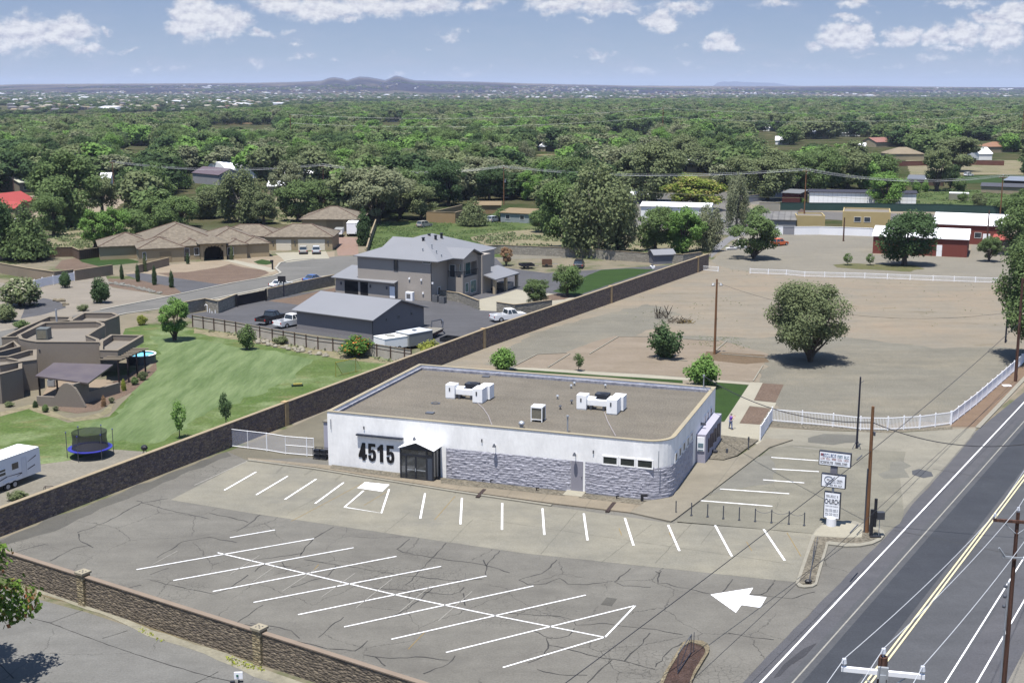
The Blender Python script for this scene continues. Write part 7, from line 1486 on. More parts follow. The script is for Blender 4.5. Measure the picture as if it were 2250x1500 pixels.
for (px, py, h, w, lb, nm) in ((1914,1180,3.0,.16,'black equipment post right of the brown pole','equipment_post'),):
    g = G(px, py); t = thing(nm, lb, 'post', tuple(g)); P_ = PM[t.name]; m_ = MB(P_); m_.box(-.15, -.1, 0, .1, .1, 2.4); m_.build('post', BLACK, t); m_ = MB(P_); m_.box(.15, -.05, .9, .35, .15, 3.3); m_.build('tube', BLACK, t); m_ = MB(P_); m_.box(.35, -.25, 1.6, .95, .2, 2.2); m_.build('meter_box', flat('meter_box', '#5d5f66'), t); m_ = MB(P_); m_.box(-.2, -.45, .13, .7, -.2, .25); m_.build('foot', BLACK, t); m_ = MB(P_); m_.tube([(.6, -.05, .1), (.6, -.05, 1.6)], .03, 5); m_.build('conduit', GALV, t)
BP = [(1485,1129),(1519,1133),(1554.5,1136),(1589,1140),(1624,1143),(1659,1146),(1694.8,1149),(1733,1152),(1766.8,1155)]
NB = ('first', 'second', 'third', 'fourth', 'fifth', 'sixth', 'seventh', 'eighth', 'ninth'); b0 = None
for i, p in enumerate(BP):
    g = G(*p)
    if b0 is None:
        b0 = thing('bollard', '', 'bollard', tuple(g), 0, 'thin black chain posts by the side lot'); P_ = PM[b0.name]; m_ = MB(P_); m_.cyl(0, 0, 0, 1.2, .05, n=8); m_.build('post', DARKM, b0); m_ = MB(P_); m_.cyl(0, 0, 0, .1, .11, n=8); m_.build('foot', DARKM, b0); q = b0
    else: q = copytree(b0); q.location = g
    q['label'] = '%s thin black chain post from the left between the two parking areas' % NB[i]
for i in range(5, 8): a_, b_ = G(*BP[i]) + Vector((0, 0, 1.1)), G(*BP[i+1]) + Vector((0, 0, 1.1)); wire('slack chain between the %s and %s black posts' % (NB[i], NB[i+1]), [a_, b_], .02, DARKM, .25, 'chain')
g = G(1640, 992); t = thing('sign_post', 'short dark post in the gravel by the side wing', 'post', tuple(G(1644, 991))); m_ = MB(PM[t.name]); m_.cyl(0, 0, 0, 1.5, .06, n=8); m_.cyl(0, 0, 1.1, 1.5, .09, n=8); m_.build('post', DARKM, t)
g = G(1597, 998); m_ = MB(); m_.cyl(g.x, g.y, .15, .6, .11, n=8); o = m_.build('bollard', DARKM); lift(o, (g.x, g.y)); tag(o, 'stubby dark bollard in the gravel beside the side wing', 'bollard')
g = G(1569, 997); m_ = MB(); m_.ball((g.x, g.y, .3), (.4, .3, .18)); o = m_.build('rock', flat('dark_rock', '#4a4a52', .9)); lift(o, (g.x, g.y)); tag(o, 'dark round lump lying in the gravel by the white board', 'rock')
t = thing('metal_figure', 'purple black metal cart figure below the white notice board', 'cart', tuple(G(1549, 1003))); P_ = PM[t.name]; m_ = MB(P_)
for x in (-.35, .35): m_.tube([(x, 0, .15), (x, 0, 1.3)], .03, 5)
m_.box(-.45, -.1, .15, .45, .1, .25); m_.build('frame', DARKM, t); m_ = MB(P_); m_.box(-.2, -.12, .45, .2, .12, 1.1); m_.ball((0, 0, 1.4), .12, 8, 5); m_.build('bag', flat('purple_black', '#2b2150'), t)
for px, py, lb, s_ in ((1181,1080,'pair of small black spotlights below the rock veneer',.14),(1415,1103,'black bent pipe fitting below the window row',.3),(1357,1098,'small black fitting on the gravel near the three windows',.14),(1080,1062,'small pale fitting on the gravel right of the vestibule',.12),(1062,1060,'tiny dark fitting right beside the vestibule',.09)):
    g = G(px, py); m_ = MB(); m_.box(g.x - s_, g.y - s_ * .5, .14, g.x - s_ * .2, g.y + s_ * .5, .14 + s_ * 2); m_.box(g.x - s_ * .2, g.y - s_ * .5, .14 + s_ * 1.4, g.x + s_, g.y + s_ * .5, .14 + s_ * 2); o = m_.build('ground_fitting', BLACK); lift(o, (g.x, g.y)); tag(o, lb, 'light')
IB = [(1440,1540),(1452,1500),(1459,1484),(1500,1417),(1508,1413),(1519,1411),(1543,1413),(1554,1419),(1559,1428),(1557,1438),(1527,1487),(1505,1540)]
P_ = [G2(*p) for p in IB]; c_ = Vector((sum(p[0] for p in P_) / len(P_), sum(p[1] for p in P_) / len(P_))); inn = [tuple(c_ + (Vector(p) - c_) * (.80 if abs(p[1] - c_.y) < 3 else .9)) for p in P_]
m_ = MB(); m_.ring(P_, inn, 0, .22); m_.build('island_kerb', stonemat('kerb_stones', ['#a8997a', '#94866a', '#b3a687'], (.3, .3), .12, .03, wall=False))['kind'] = 'structure'
sheet('island_gravel', None, .15, soil('dark_red_gravel', ['#66514a', '#574640', '#72605a'], 1, None, .4, .04, .12), pts=inn)
t = thing('frame_rack', 'black metal sign frame standing in the brown gravel island', 'rack', tuple(G(1500, 1450))); m_ = MB()
for p in ((1489,1480),(1518,1436),(1524,1432)): g = G(*p, .15); m_.tube([g, g + Vector((0, 0, 1.4))], .025, 5)
a_, b_ = G(1489, 1480, .15), G(1518, 1436, .15)
for z in (.1, 1.35): m_.tube([a_ + Vector((0, 0, z)), b_ + Vector((0, 0, z))], .025, 5)
m_.tube([a_ + Vector((0, 0, .1)), b_ + Vector((0, 0, 1.35))], .02, 5); m_.build('frame', DARKM, t)
t = thing('frame_rack', 'thin dark wires lying along the narrow gravel island', 'rack', tuple(G(1776, 1276))); m_ = MB(); g = G(1776, 1280, .15); m_.ball(g + Vector((0, 0, .15)), (.3, .2, .15)); m_.build('base', BLACK, t); m_ = MB(); m_.tube([g, G(1797, 1178, .6)], .02, 4); m_.tube([g + Vector((.1, 0, 0)), G(1790, 1190, .5)], .02, 4); m_.build('stay_wire', DARKM, t)
t = thing('pole_sensor', 'white boxed street sign back at the bottom edge near the wall', 'sign', (G(525, 1500, 3.0).x, G(525, 1500, 3.0).y, 0)); P_ = PM[t.name]; m_ = MB(P_); m_.tube([(0, 0, 0), (0, 0, 3.2)], .05, 6); m_.build('post', DARKM, t); m_ = MB(P_); m_.rbox((0, -.05, 3.5), (.48, .06, .42), 5); m_.build('panel', WHITEP, t); m_ = MB(P_); m_.rbox((-.05, -.1, 3.5), (.12, .03, .12), 5); m_.build('emblem', flat('sign_green', '#3f8f76'), t); m_ = MB(P_); m_.rbox((-.35, -.05, 3.05), (.25, .2, .2), 5); m_.rbox((.1, 0, 3.1), (.3, .1, .08), 5); m_.build('lamp_head', BLACK, t)
for px, py, lb in ((2212,848,'flat white utility lid on the verge beside the right pole'),): g = G(px, py); m_ = MB(); m_.box(g.x - .5, g.y - .35, .03, g.x + .5, g.y + .35, .12); o = m_.build('service_cover', WHITEP); lift(o, (g.x, g.y)); tag(o, lb, 'lid')
# stones edging the gravel yards
def rocks(name, label, pix, n, r, seed, m, cat='rocks'):
    q = random.Random(seed); m_ = MB(); P_ = [G(*p) for p in pix]
    for k in range(n):
        u = q.random() * (len(P_) - 1); i = int(u); c_ = P_[i].lerp(P_[min(i+1, len(P_)-1)], u - i) + Vector((q.uniform(-.5, .5), q.uniform(-.8, .8), 0)); s_ = r * q.uniform(.5, 1.4); m_.ball((c_.x, c_.y, s_ * .4), (s_, s_ * q.uniform(.6, 1), s_ * .7), 7, 4)
    o = m_.build(name, m); tag(o, label, cat, kind='stuff')
RK = mat('field_rock', '#b5a992', .9, .2, .5, bump=.03); rocks('rocks', 'whitish boulders scattered along the lawn edge by the slat fence', [(560,748),(600,760),(650,768),(720,785)], 60, .3, 3, mat('white_rock2', '#cdc6b4', .9, .2, .5))
rocks('rocks', 'white rock line along the street wall top', [(480,668),(560,645),(620,630),(735,608)], 160, .25, 4, MC['white_rock2']); rocks('rocks', 'grey river rocks in the red mulch strip by the cypresses', [(245,622),(300,632),(350,645)], 160, .22, 5, flat('river_rock', '#a9a8a0', .9)); rocks('rocks', 'edging rocks around the dark gravel bed at left', [(146,676),(140,666),(118,658)], 14, .4, 6, RK)
# weeds, as tufts
def tufts(name, label, polys, n, s_, m, seed, z=.0):
    rg = np.random.default_rng(seed); P_ = []
    for poly in polys:
        ps = [G2(*p) for p in poly]; xs = [p[0] for p in ps]; ys = [p[1] for p in ps]; k = 0
        def inside(x, y):
            c_ = False; j = len(ps) - 1
            for i in range(len(ps)):
                if (ps[i][1] > y) != (ps[j][1] > y) and x < (ps[j][0]-ps[i][0]) * (y-ps[i][1]) / (ps[j][1]-ps[i][1]) + ps[i][0]: c_ = not c_
                j = i
            return c_
        while k < n:
            x, y = rg.uniform(min(xs), max(xs)), rg.uniform(min(ys), max(ys)); k += 1
            if inside(x, y) and noise.noise(Vector((x * .12, y * .12, seed))) > -.05:
                for _ in range(5): P_.append((x + rg.normal() * s_, y + rg.normal() * s_, abs(rg.normal()) * s_ * .8))
    P_ = np.array(P_); Nn = rg.normal(size=P_.shape) + np.array([0, -.3, .5]); Nn /= np.linalg.norm(Nn, axis=1)[:, None]
    me = quads(name, P_, Nn, s_ * 1.3, rg, m, 1.6); o = bpy.data.objects.new(name, me); COL.objects.link(o); tag(o, label, 'weeds', kind='stuff')
# ================================================================ trees and plants
def leafmat(name, c, c2=None, var=.12, accent=None, af=.2):
    m = bpy.data.materials.new(name); m.use_nodes = True; nt = m.node_tree; N = nt.nodes; K = nt.links; N.remove(N['Principled BSDF'])
    oi = N.new('ShaderNodeObjectInfo'); ge = N.new('ShaderNodeNewGeometry'); out = N['Material Output']
    mx = N.new('ShaderNodeMix'); mx.data_type = 'RGBA'; K.new(oi.outputs['Random'], mx.inputs[0]); mx.inputs[6].default_value = (*c, 1); mx.inputs[7].default_value = (*(c2 or tuple(x * .75 for x in c)), 1)
    r = N.new('ShaderNodeMapRange'); r.inputs[3].default_value = 1 - var; r.inputs[4].default_value = 1 + var; K.new(ge.outputs['Random Per Island'], r.inputs[0])
    mu = N.new('ShaderNodeMix'); mu.data_type = 'RGBA'; mu.blend_type = 'MULTIPLY'; mu.inputs[0].default_value = 1; K.new(mx.outputs[2], mu.inputs[6]); K.new(r.outputs[0], mu.inputs[7])
    col = mu.outputs[2]
    if accent:
        g = N.new('ShaderNodeMapRange'); K.new(ge.outputs['Random Per Island'], g.inputs[0]); g.inputs[1].default_value = 1 - af - .02; g.inputs[2].default_value = 1 - af
        tc = N.new('ShaderNodeTexCoord'); nn = N.new('ShaderNodeTexNoise'); nn.inputs['Scale'].default_value = .8; K.new(tc.outputs['Object'], nn.inputs[0])
        g2 = N.new('ShaderNodeMapRange'); K.new(nn.outputs[0], g2.inputs[0]); g2.inputs[1].default_value = .42; g2.inputs[2].default_value = .58
        mm = N.new('ShaderNodeMath'); mm.operation = 'MULTIPLY'; K.new(g.outputs[0], mm.inputs[0]); K.new(g2.outputs[0], mm.inputs[1])
        m2 = N.new('ShaderNodeMix'); m2.data_type = 'RGBA'; K.new(mm.outputs[0], m2.inputs[0]); K.new(col, m2.inputs[6]); m2.inputs[7].default_value = (*accent, 1); col = m2.outputs[2]
    d = N.new('ShaderNodeBsdfDiffuse'); t = N.new('ShaderNodeBsdfTranslucent'); K.new(col, d.inputs[0]); K.new(col, t.inputs[0])
    ms = N.new('ShaderNodeMixShader'); ms.inputs[0].default_value = .38; K.new(d.outputs[0], ms.inputs[1]); K.new(t.outputs[0], ms.inputs[2]); K.new(ms.outputs[0], out.inputs[0]); return m
LM = {'mid': leafmat('leaf_mid', (0.139, 0.199, 0.077), (0.119, 0.165, 0.069)), 'dark': leafmat('leaf_dark', (0.078, 0.125, 0.055), (0.067, 0.103, 0.048)), 'olive': leafmat('leaf_olive', (0.178, 0.210, 0.104), (0.150, 0.179, 0.091)),
      'grey': leafmat('leaf_grey_green', (0.222, 0.242, 0.145), (0.191, 0.207, 0.124)), 'bright': leafmat('leaf_bright', (0.168, 0.280, 0.077), (0.142, 0.235, 0.069)), 'yellow': leafmat('leaf_yellow_bloom', (0.191, 0.250, 0.055), None, .3, (0.403, 0.343, 0.128), .45),
      'pine': leafmat('leaf_pine', (0.072, 0.125, 0.040), (0.055, 0.088, 0.037)), 'orange': leafmat('leaf_orange_bloom', (0.110, 0.207, 0.048), None, .35, (0.715, 0.235, 0.069), .10), 'blossom': leafmat('leaf_pale_bloom', (0.205, 0.250, 0.124), None, .3, (0.425, 0.394, 0.307), .25),
      'brown': leafmat('leaf_dry', (0.382, 0.235, 0.139), (0.318, 0.207, 0.124)), 'ygreen': leafmat('leaf_yellow_green', (0.318, 0.355, 0.069), (0.269, 0.295, 0.069)), 'gold': leafmat('leaf_golden_rain', (0.142, 0.235, 0.048), None, .3, (0.341, 0.149, 0.073), .22)}
BARK = mat('bark', (.10, .08, .065), .95, .4, .5, stretch=(2, 2, .3)); BARKG = mat('grey_bark', (.2, .18, .16), .95, .3, .5, stretch=(2, 2, .3))
def quads(name, P_, Nn, size, rg, m, elong=1.35):
    n = len(P_); a = rg.normal(size=(n, 3)); T = np.cross(Nn, a); T /= np.linalg.norm(T, axis=1)[:, None] + 1e-9; B = np.cross(Nn, T)
    s = (size * rg.uniform(.55, 1.25, n))[:, None] * .5
    V = np.stack([P_ - T * s * elong, P_ - B * s, P_ + T * s * elong, P_ + B * s], 1).reshape(-1, 3)
    me = bpy.data.meshes.new(name); me.vertices.add(4 * n); me.vertices.foreach_set('co', V.astype(np.float32).ravel())
    me.loops.add(4 * n); me.loops.foreach_set('vertex_index', np.arange(4 * n, dtype=np.int32)); me.polygons.add(n)
    me.polygons.foreach_set('loop_start', np.arange(0, 4 * n, 4, dtype=np.int32)); me.polygons.foreach_set('loop_total', np.full(n, 4, dtype=np.int32))
    me.materials.append(m); me.update(calc_edges=True); return me
def unit(v): return v / (np.linalg.norm(v, axis=1)[:, None] + 1e-9)
def crown(name, seed, n, leaf, style):
    """crown in a 10 x 10 x 10 m box standing on z = 0; returns mesh and limb targets"""
    rg = np.random.default_rng(seed); L_ = []
    if style == 'pine':
        for k in range(26):
            z = 1.0 + 8.6 * (k / 25); r = 4.6 * (1 - z / 10.4) ** .85; 
            for j in range(max(2, int(r * 2.2))):
                t = rg.uniform(0, 6.28); L_.append((math.cos(t) * r * .6, math.sin(t) * r * .6, z, r * .5 + .35, r * .5 + .35, .55))
    elif style == 'column':
        for k in range(30):
            z = .4 + 9.2 * k / 29; r = 4.6 * math.sin(min(1, (10.3 - z) / 5.2) * math.pi / 2) ** .9; t = rg.uniform(0, 6.28); L_.append((math.cos(t) * r * .35, math.sin(t) * r * .35, z, r * .68, r * .68, .9))
    elif style == 'shrub':
        for k in range(22):
            d = unit(rg.normal(size=(1, 3)))[0]; rr_ = rg.uniform(.25, .95); L_.append((d[0] * 3.3 * rr_, d[1] * 3.3 * rr_, 4.4 + d[2] * 3.4 * rr_, *rg.uniform(1.3, 2.2, 3)))
    elif style == 'spiky':
        for k in range(30):
            t = rg.uniform(0, 6.28); a = rg.uniform(.1, 1.0); hgt_ = rg.uniform(4, 9.3) * (1 - .25 * a)
            for q in (.35, .6, .85, 1.0): L_.append((math.cos(t) * a * 4.4 * q, math.sin(t) * a * 4.4 * q, hgt_ * q, .95, .95, 1.3))
    elif style in ('elm', 'open', 'willow', 'vase'):
        K_ = {'elm': 34, 'open': 40, 'willow': 34, 'vase': 30}[style]
        for k in range(K_):
            d = unit(rg.normal(size=(1, 3)))[0]; d[2] = d[2] if rg.random() < .72 else abs(d[2]); rr_ = rg.uniform(.45, 1.0) ** .7
            zc, zr, xr = (5.0, 4.0, 3.8) if style != 'vase' else (5.2, 3.8, 3.7)
            s_ = rg.uniform(.85, 1.75) * (1.0 if style == 'elm' else .8)
            z = zc + d[2] * zr * rr_; sp = 1.0 if style != 'vase' else .55 + .5 * (z / 9)
            L_.append((d[0] * xr * rr_ * sp, d[1] * xr * rr_ * sp, z, s_, s_, s_ * (.75 if style != 'willow' else 1.5)))
    elif style == 'sapling':
        for k in range(12):
            d = unit(rg.normal(size=(1, 3)))[0]; L_.append((d[0] * 2.6, d[1] * 2.6, 6.0 + d[2] * 2.7, 1.5, 1.5, 1.3))
    L_ = np.array(L_); vol = L_[:, 3] * L_[:, 4] ; pick = rg.choice(len(L_), n, p=vol / vol.sum())
    d = unit(rg.normal(size=(n, 3))); rad = np.clip(rg.normal(.86, .2, n), .1, 1.25)[:, None]
    P_ = L_[pick, :3] + d * L_[pick, 3:6] * rad
    if style == 'willow': P_[:, 2] -= rg.exponential(.8, n) * (np.hypot(P_[:, 0], P_[:, 1]) > 2)
    k = P_[:, 2] > .05; P_ = P_[k]; d = d[k]; m_ = len(P_)
    c = np.array([0, 0, 4.5]); out = unit(P_ - c)
    Nn = unit(out * .5 + d * .35 + rg.normal(size=(m_, 3)) * .55 + np.array([0, 0, .45]))
    return quads(name, P_, Nn, leaf, rg, LM['mid']), L_
def limbs(name, L_, seed, style, bark):
    rr_ = random.Random(seed); mb = MB(); th = {'elm': 2.2, 'open': 1.6, 'willow': 2.2, 'vase': 1.4, 'sapling': 4.2, 'pine': 9.0, 'column': 8.5, 'shrub': 1.0, 'spiky': .5}[style]
    if style in ('pine', 'column', 'sapling'): mb.tube([(0, 0, -.1), (.05, .05, th * .5), (0, 0, th)], [.28, .2, .06], 7)
    else:
        st = 1 if style in ('elm', 'willow') else 3
        base = [(rr_.uniform(-.35, .35) * (st > 1), rr_.uniform(-.35, .35) * (st > 1)) for _ in range(st)]
        if st == 1: mb.tube([(0, 0, -.1), (.08, .02, th * .5), (0, .05, th)], [.5, .36, .33], 8)
        idx = sorted(range(len(L_)), key=lambda i: rr_.random())[:15]
        for j, i in enumerate(idx):
            c = L_[i]; b_ = base[j % st]; s0 = Vector((b_[0], b_[1], -.05 if st > 1 else th * .92)); e = Vector(c[:3]); m1 = s0.lerp(e, .45) + Vector((rr_.uniform(-.3, .3), rr_.uniform(-.3, .3), .35)) ; m0 = s0.lerp(m1, .5) * 1.0; m0.x *= .7; m0.y *= .7
            mb.tube([s0, m0, m1, e], [.2, .16, .1, .03], 5, False)
    me = bpy.data.meshes.new(name); me.from_pydata(mb.v, [], mb.f); me.materials.append(bark); me.update(); return me
VAR = {}
for key, style, seeds, n, leaf in (('elm', 'elm', (1, 2, 3, 4), 10500, .31), ('open', 'open', (11, 12, 13), 9500, .28), ('willow', 'willow', (21, 22), 10000, .28), ('vase', 'vase', (31, 32), 8500, .29), ('shrub', 'shrub', (41, 42), 4200, .55), ('spiky', 'spiky', (51,), 4500, .5),
                                   ('pine', 'pine', (61, 62), 6000, .40), ('column', 'column', (71,), 4500, .6), ('sapling', 'sapling', (81, 82), 1500, .5)):
    VAR[key] = []
    for s_ in seeds:
        me, L_ = crown('crown_' + key, s_, n, leaf, style); VAR[key].append((me, limbs('trunk_' + key, L_, s_, style, BARKG if style == 'willow' else BARK)))
BIG, L_ = crown('crown_near', 5, 27000, .18, 'elm'); BIGT = limbs('trunk_near', L_, 5, 'vase', BARK)
FG, L_ = crown('crown_front', 9, 15000, .24, 'open'); FGT = limbs('trunk_front', L_, 9, 'elm', BARK)
NAME = {'elm': 'tree', 'open': 'tree', 'willow': 'willow_tree', 'vase': 'tree', 'shrub': 'shrub', 'spiky': 'shrub', 'pine': 'pine_tree', 'column': 'cypress_tree', 'sapling': 'sapling', 'near': 'tree', 'front': 'tree'}
CAT = {'shrub': 'shrub', 'spiky': 'shrub'}
RT = random.Random(77)
def tree(x, y, h, w, key, col, label, group=None, rz=None, k=None, z=0):
    if key == 'near': cm, tm = BIG, BIGT
    elif key == 'front': cm, tm = FG, FGT
    else: cm, tm = VAR[key][(k if k is not None else RT.randrange(99)) % len(VAR[key])]
    r = bpy.data.objects.new(NAME[key], None); COL.objects.link(r); r.location = (x, y, z); r.rotation_euler = (0, 0, rz if rz is not None else RT.uniform(0, 6.28)); r.scale = (w / 10, w / 10, h / 10)
    tag(r, label, CAT.get(key, 'tree'), group)
    for nm, me in (('crown', cm), ('trunk', tm)):
        o = bpy.data.objects.new(nm, me); COL.objects.link(o); o.parent = r
        if nm == 'crown': o.material_slots[0].link = 'OBJECT'; o.material_slots[0].material = LM[col]
    return r
# base x, base y, top y, width (photo pixels), form, leaf colour, label
TL = [(1775,794,606,200,'near','olive','wide open crowned tree standing alone in the gravel lot'),(1987,582,456,128,'elm','dark','dense dark round tree in front of the red barn'),(1655,569,460,125,'open','mid','leaning tree with bent trunk beside the grey lane'),
(1460,786,703,84,'spiky','dark','dark upright leafed bush in the sand bed'),(1545,850,772,88,'shrub','bright','bright rounded bush behind the back right corner of the white building'),(1103,814,757,64,'shrub','bright','bright rounded bush behind the back left corner of the white building'),
(1271,815,775,30,'sapling','mid','thin young tree on the lawn strip behind the white building'),(385,748,650,90,'vase','bright','bright green tree on the lawn corner by the block wall'),(543,768,706,44,'shrub','mid','small dark tree against the slat fence on the lawn edge'),
(395,962,880,44,'sapling','bright','young light green tree in the middle of the mown lawn'),(497,936,862,36,'sapling','dark','thin dark young tree close to the boundary wall on the lawn'),(785,782,733,84,'shrub','orange','green bush dotted with orange flowers at the slat fence'),
(945,780,745,58,'spiky','ygreen','yellowish bush at the corner of slat fence and boundary wall'),(1177,672,608,74,'open','mid','loose leafed tree on the pale patio'),(1247,650,577,72,'elm','mid','fuller green tree beside the curved lawn and patio'),
(1112,584,540,36,'vase','brown','young tree with reddish dry leaves by the asphalt yard'),(799,540,458,34,'column','dark','tall thick cypress beside the pink paved drive'),
(268,614,580,10,'column','dark','first pointed cypress from the left beside the asphalt drive'),(303,619,580,11,'column','dark','second pointed cypress from the left beside the asphalt drive'),(340,626,583,12,'column','dark','third pointed cypress from the left beside the asphalt drive'),(377,632,594,12,'column','dark','fourth pointed cypress from the left beside the asphalt drive'),
(319,597,558,9,'column','olive','narrow dark plant in front of the tiled house left wing'),(413,580,556,9,'column','dark','narrow dark plant by the wall of the tiled house entrance'),(509,571,540,9,'column','olive','narrow plant beside the arched entry pillar'),
(143,632,592,30,'shrub','dark','dark bush in the gravel just right of the vinyl fence'),(222,666,602,50,'shrub','dark','tall double bush in the pale gravel yard'),(45,672,600,108,'shrub','blossom','big pale flowering bush at the left edge'),(12,706,662,60,'shrub','olive','olive bush at the left edge below the flowering bush'),
(48,724,700,40,'shrub','mid','green bush behind the adobe house corner'),(184,683,667,28,'spiky','olive','small spiky bush in the gravel above the adobe house'),(313,714,688,26,'shrub','ygreen','yellow green bush at the lawn corner by the street'),
(60,572,440,125,'pine','mid','broad dark green tree at the left behind the tan wall'),(-12,570,425,110,'elm','dark','very dark tree cut by the left picture edge'),(150,500,328,165,'elm','mid','big spreading tree between the bright roofs on the left'),(225,470,380,90,'elm','olive','rounded tree right of the big spreading tree on the left'),
(118,520,420,80,'elm','mid','mid green tree in front of the big spreading tree'),(212,548,455,90,'vase','bright','first light green tree of the row behind the brown fence'),(258,546,450,85,'vase','bright','second light green tree of the row behind the brown fence'),(305,538,452,80,'vase','mid','third green tree of the row behind the brown fence'),
(345,520,432,90,'elm','mid','green tree just behind the left end of the tiled roof'),(400,500,425,90,'elm','mid','green tree behind the middle of the tiled roof'),(320,470,385,100,'open','grey','greyish tree behind the light green row'),(455,480,410,90,'elm','olive','olive tree behind the highest tiled ridge'),
(530,488,362,125,'willow','olive','large grey green tree behind the tiled house right half'),(580,492,420,70,'elm','olive','smaller grey green tree behind the tiled garage wing'),(393,415,332,66,'pine','pine','dark tall pine left of the quonset hut'),(272,420,366,40,'pine','pine','dark narrow pine in the gap left of the quonset hut'),
(455,442,402,56,'elm','mid','round tree in front of the purple roofed shop'),(630,452,345,90,'open','grey','pale grey tree among white roofs left of centre'),(655,486,392,100,'elm','mid','green tree left of the detached tiled garage'),(705,470,388,100,'elm','mid','green tree right behind the detached tiled garage'),
(764,400,318,95,'vase','bright','fresh green rounded tree in the woods above the detached garage'),(829,492,350,165,'open','grey','big twisted grey tree with visible limbs above the field'),(880,480,375,110,'open','grey','second twisted grey tree right of the biggest one'),(925,482,400,90,'elm','olive','olive tree at the left edge of the shady yard'),
(985,452,352,95,'elm','dark','very dark tree left of the utility pole in the woods'),(1075,440,360,80,'elm','dark','dark tree behind the utility pole yard'),(1040,496,432,74,'pine','olive','feathery tree in front of the flat tan roofed yard'),(1160,440,372,60,'elm','bright','bright green tree right of the utility pole'),
(1205,430,350,66,'elm','bright','second bright green tree right of the utility pole'),(1215,480,410,80,'elm','mid','green tree beside the tan roofed house'),(1312,562,340,190,'willow','olive','giant grey green cottonwood towering over the field'),(1240,548,385,110,'elm','mid','green tree at the left foot of the giant cottonwood'),
(1360,556,395,100,'open','grey','sparse greyish tree at the right foot of the giant cottonwood'),(1190,510,455,60,'elm','mid','low green tree left of the cottonwood group'),(1437,446,302,150,'elm','olive','tall tree with dark forked trunk right of the giant cottonwood'),(1440,552,448,100,'elm','mid','green tree behind the grey shed, nearest the cottonwood'),
(1500,556,452,95,'elm','bright','bright leafy tree directly behind the small grey shed'),(1553,552,440,80,'willow','grey','wispy tree by the end of the stone wall'),(1525,462,382,150,'elm','yellow','round tree full of yellow blossom'),(1618,500,372,62,'willow','grey','spindly pale tree right of the yellow blossom tree'),
(1665,492,448,70,'shrub','mid','round low tree behind the leaning lane tree'),(1945,458,374,96,'elm','bright','light green round tree in front of the white greenhouse'),(1700,432,318,110,'elm','olive','tree behind the grey corrugated fence'),(1750,425,330,90,'elm','mid','broad tree left behind the white greenhouse'),
(1812,425,322,95,'elm','mid','tree behind the middle of the greenhouse roof'),(1862,420,318,110,'elm','olive','tall olive tree behind the greenhouse'),(1925,410,330,100,'elm','mid','tree behind the light green round tree'),(2057,420,318,85,'vase','olive','tree with slim trunk in the grassy horse yard'),
(2103,377,292,120,'vase','olive','tall tree with forked dark trunk by the red board fence'),(2088,415,355,42,'elm','dark','dark compact tree beside the slim trunked tree'),(2108,420,384,36,'shrub','mid','round green bush in the orchard right of the shelters'),(2013,424,393,22,'shrub','bright','bright small fruit tree left of two by the shelter'),
(2033,422,392,20,'shrub','bright','bright small fruit tree right of two by the shelter'),(2115,444,420,26,'shrub','mid','small fruit tree in front of the stock trailer'),(2150,462,420,40,'open','olive','thin fruit tree near the tall striped pole'),(2205,470,430,50,'shrub','mid','leafy bush at the green fence right of the pole'),
(2240,470,415,50,'elm','mid','green tree at the right edge by the stable'),(1760,449,432,22,'shrub','bright','bright bush in front of the dark red shed'),(2172,575,512,56,'open','mid','knobbly tree in front of the small red roofed cabin'),(2298,792,505,250,'near','mid','large tree reaching in from the right edge over the fence'),
(2240,560,430,110,'elm','mid','tree at the right edge behind the cabin'),(1863,583,556,26,'sapling','mid','left one of the two young trees on the dry grass patch'),(1912,583,557,24,'sapling','mid','right one of the two young trees on the dry grass patch'),(1100,486,455,40,'shrub','mid','bushy growth left of the tan roofed house wall'),
(100,905,885,18,'shrub','mid','round bush right of the path at the arch wall'),(78,895,880,13,'column','dark','dark small bush at the patio post of the adobe house'),(20,893,880,24,'shrub','olive','low bush against the adobe wall at the left edge'),(122,902,890,16,'spiky','grey','grey agave like plant in front of the arch wall'),
(272,858,832,12,'column','ygreen','yellow flowering shrub below the pergola'),(228,893,868,12,'column','brown','tall dry grass clump beside the curved garden wall'),(245,885,870,16,'spiky','grey','bluish plant right of the dry grass clump'),(295,845,825,22,'shrub','mid','green plant under the pergola corner'),(315,835,812,24,'shrub','olive','plant between pergola and pool'),
(1262,560,500,70,'elm','mid','shaded green tree at the left of the yard wall cottonwoods'),(1290,500,430,80,'open','grey','pale tree overlapping the giant cottonwood on its left'),(620,755,737,40,'spiky','olive','low weeds along the slat fence left of the orange bush'),(40,1100,1075,50,'spiky','olive','weedy plants behind the boundary wall near the trailer'),
(2003,532,510,14,'sapling','mid','small sapling beside the dark round tree trunk')]
TREES_OCC = []
for (bx, by, ty, wp, key, col, lb) in TL:
    g = G(bx, by); dist = g.y * CT + H * ST; h = ZA(bx, by, ty) if ty > 200 else 14; w = wp * dist / F
    tree(g.x, g.y, h * 1.02, w * (1.06 if key not in ('column',) else 1.0), key, col, lb); TREES_OCC.append((g.x, g.y, w / 2))
tree(-34.6, 70.8, 13.6, 12.0, 'front', 'gold', 'tree with orange seed clusters leaning in at the bottom left corner', rz=1.2)
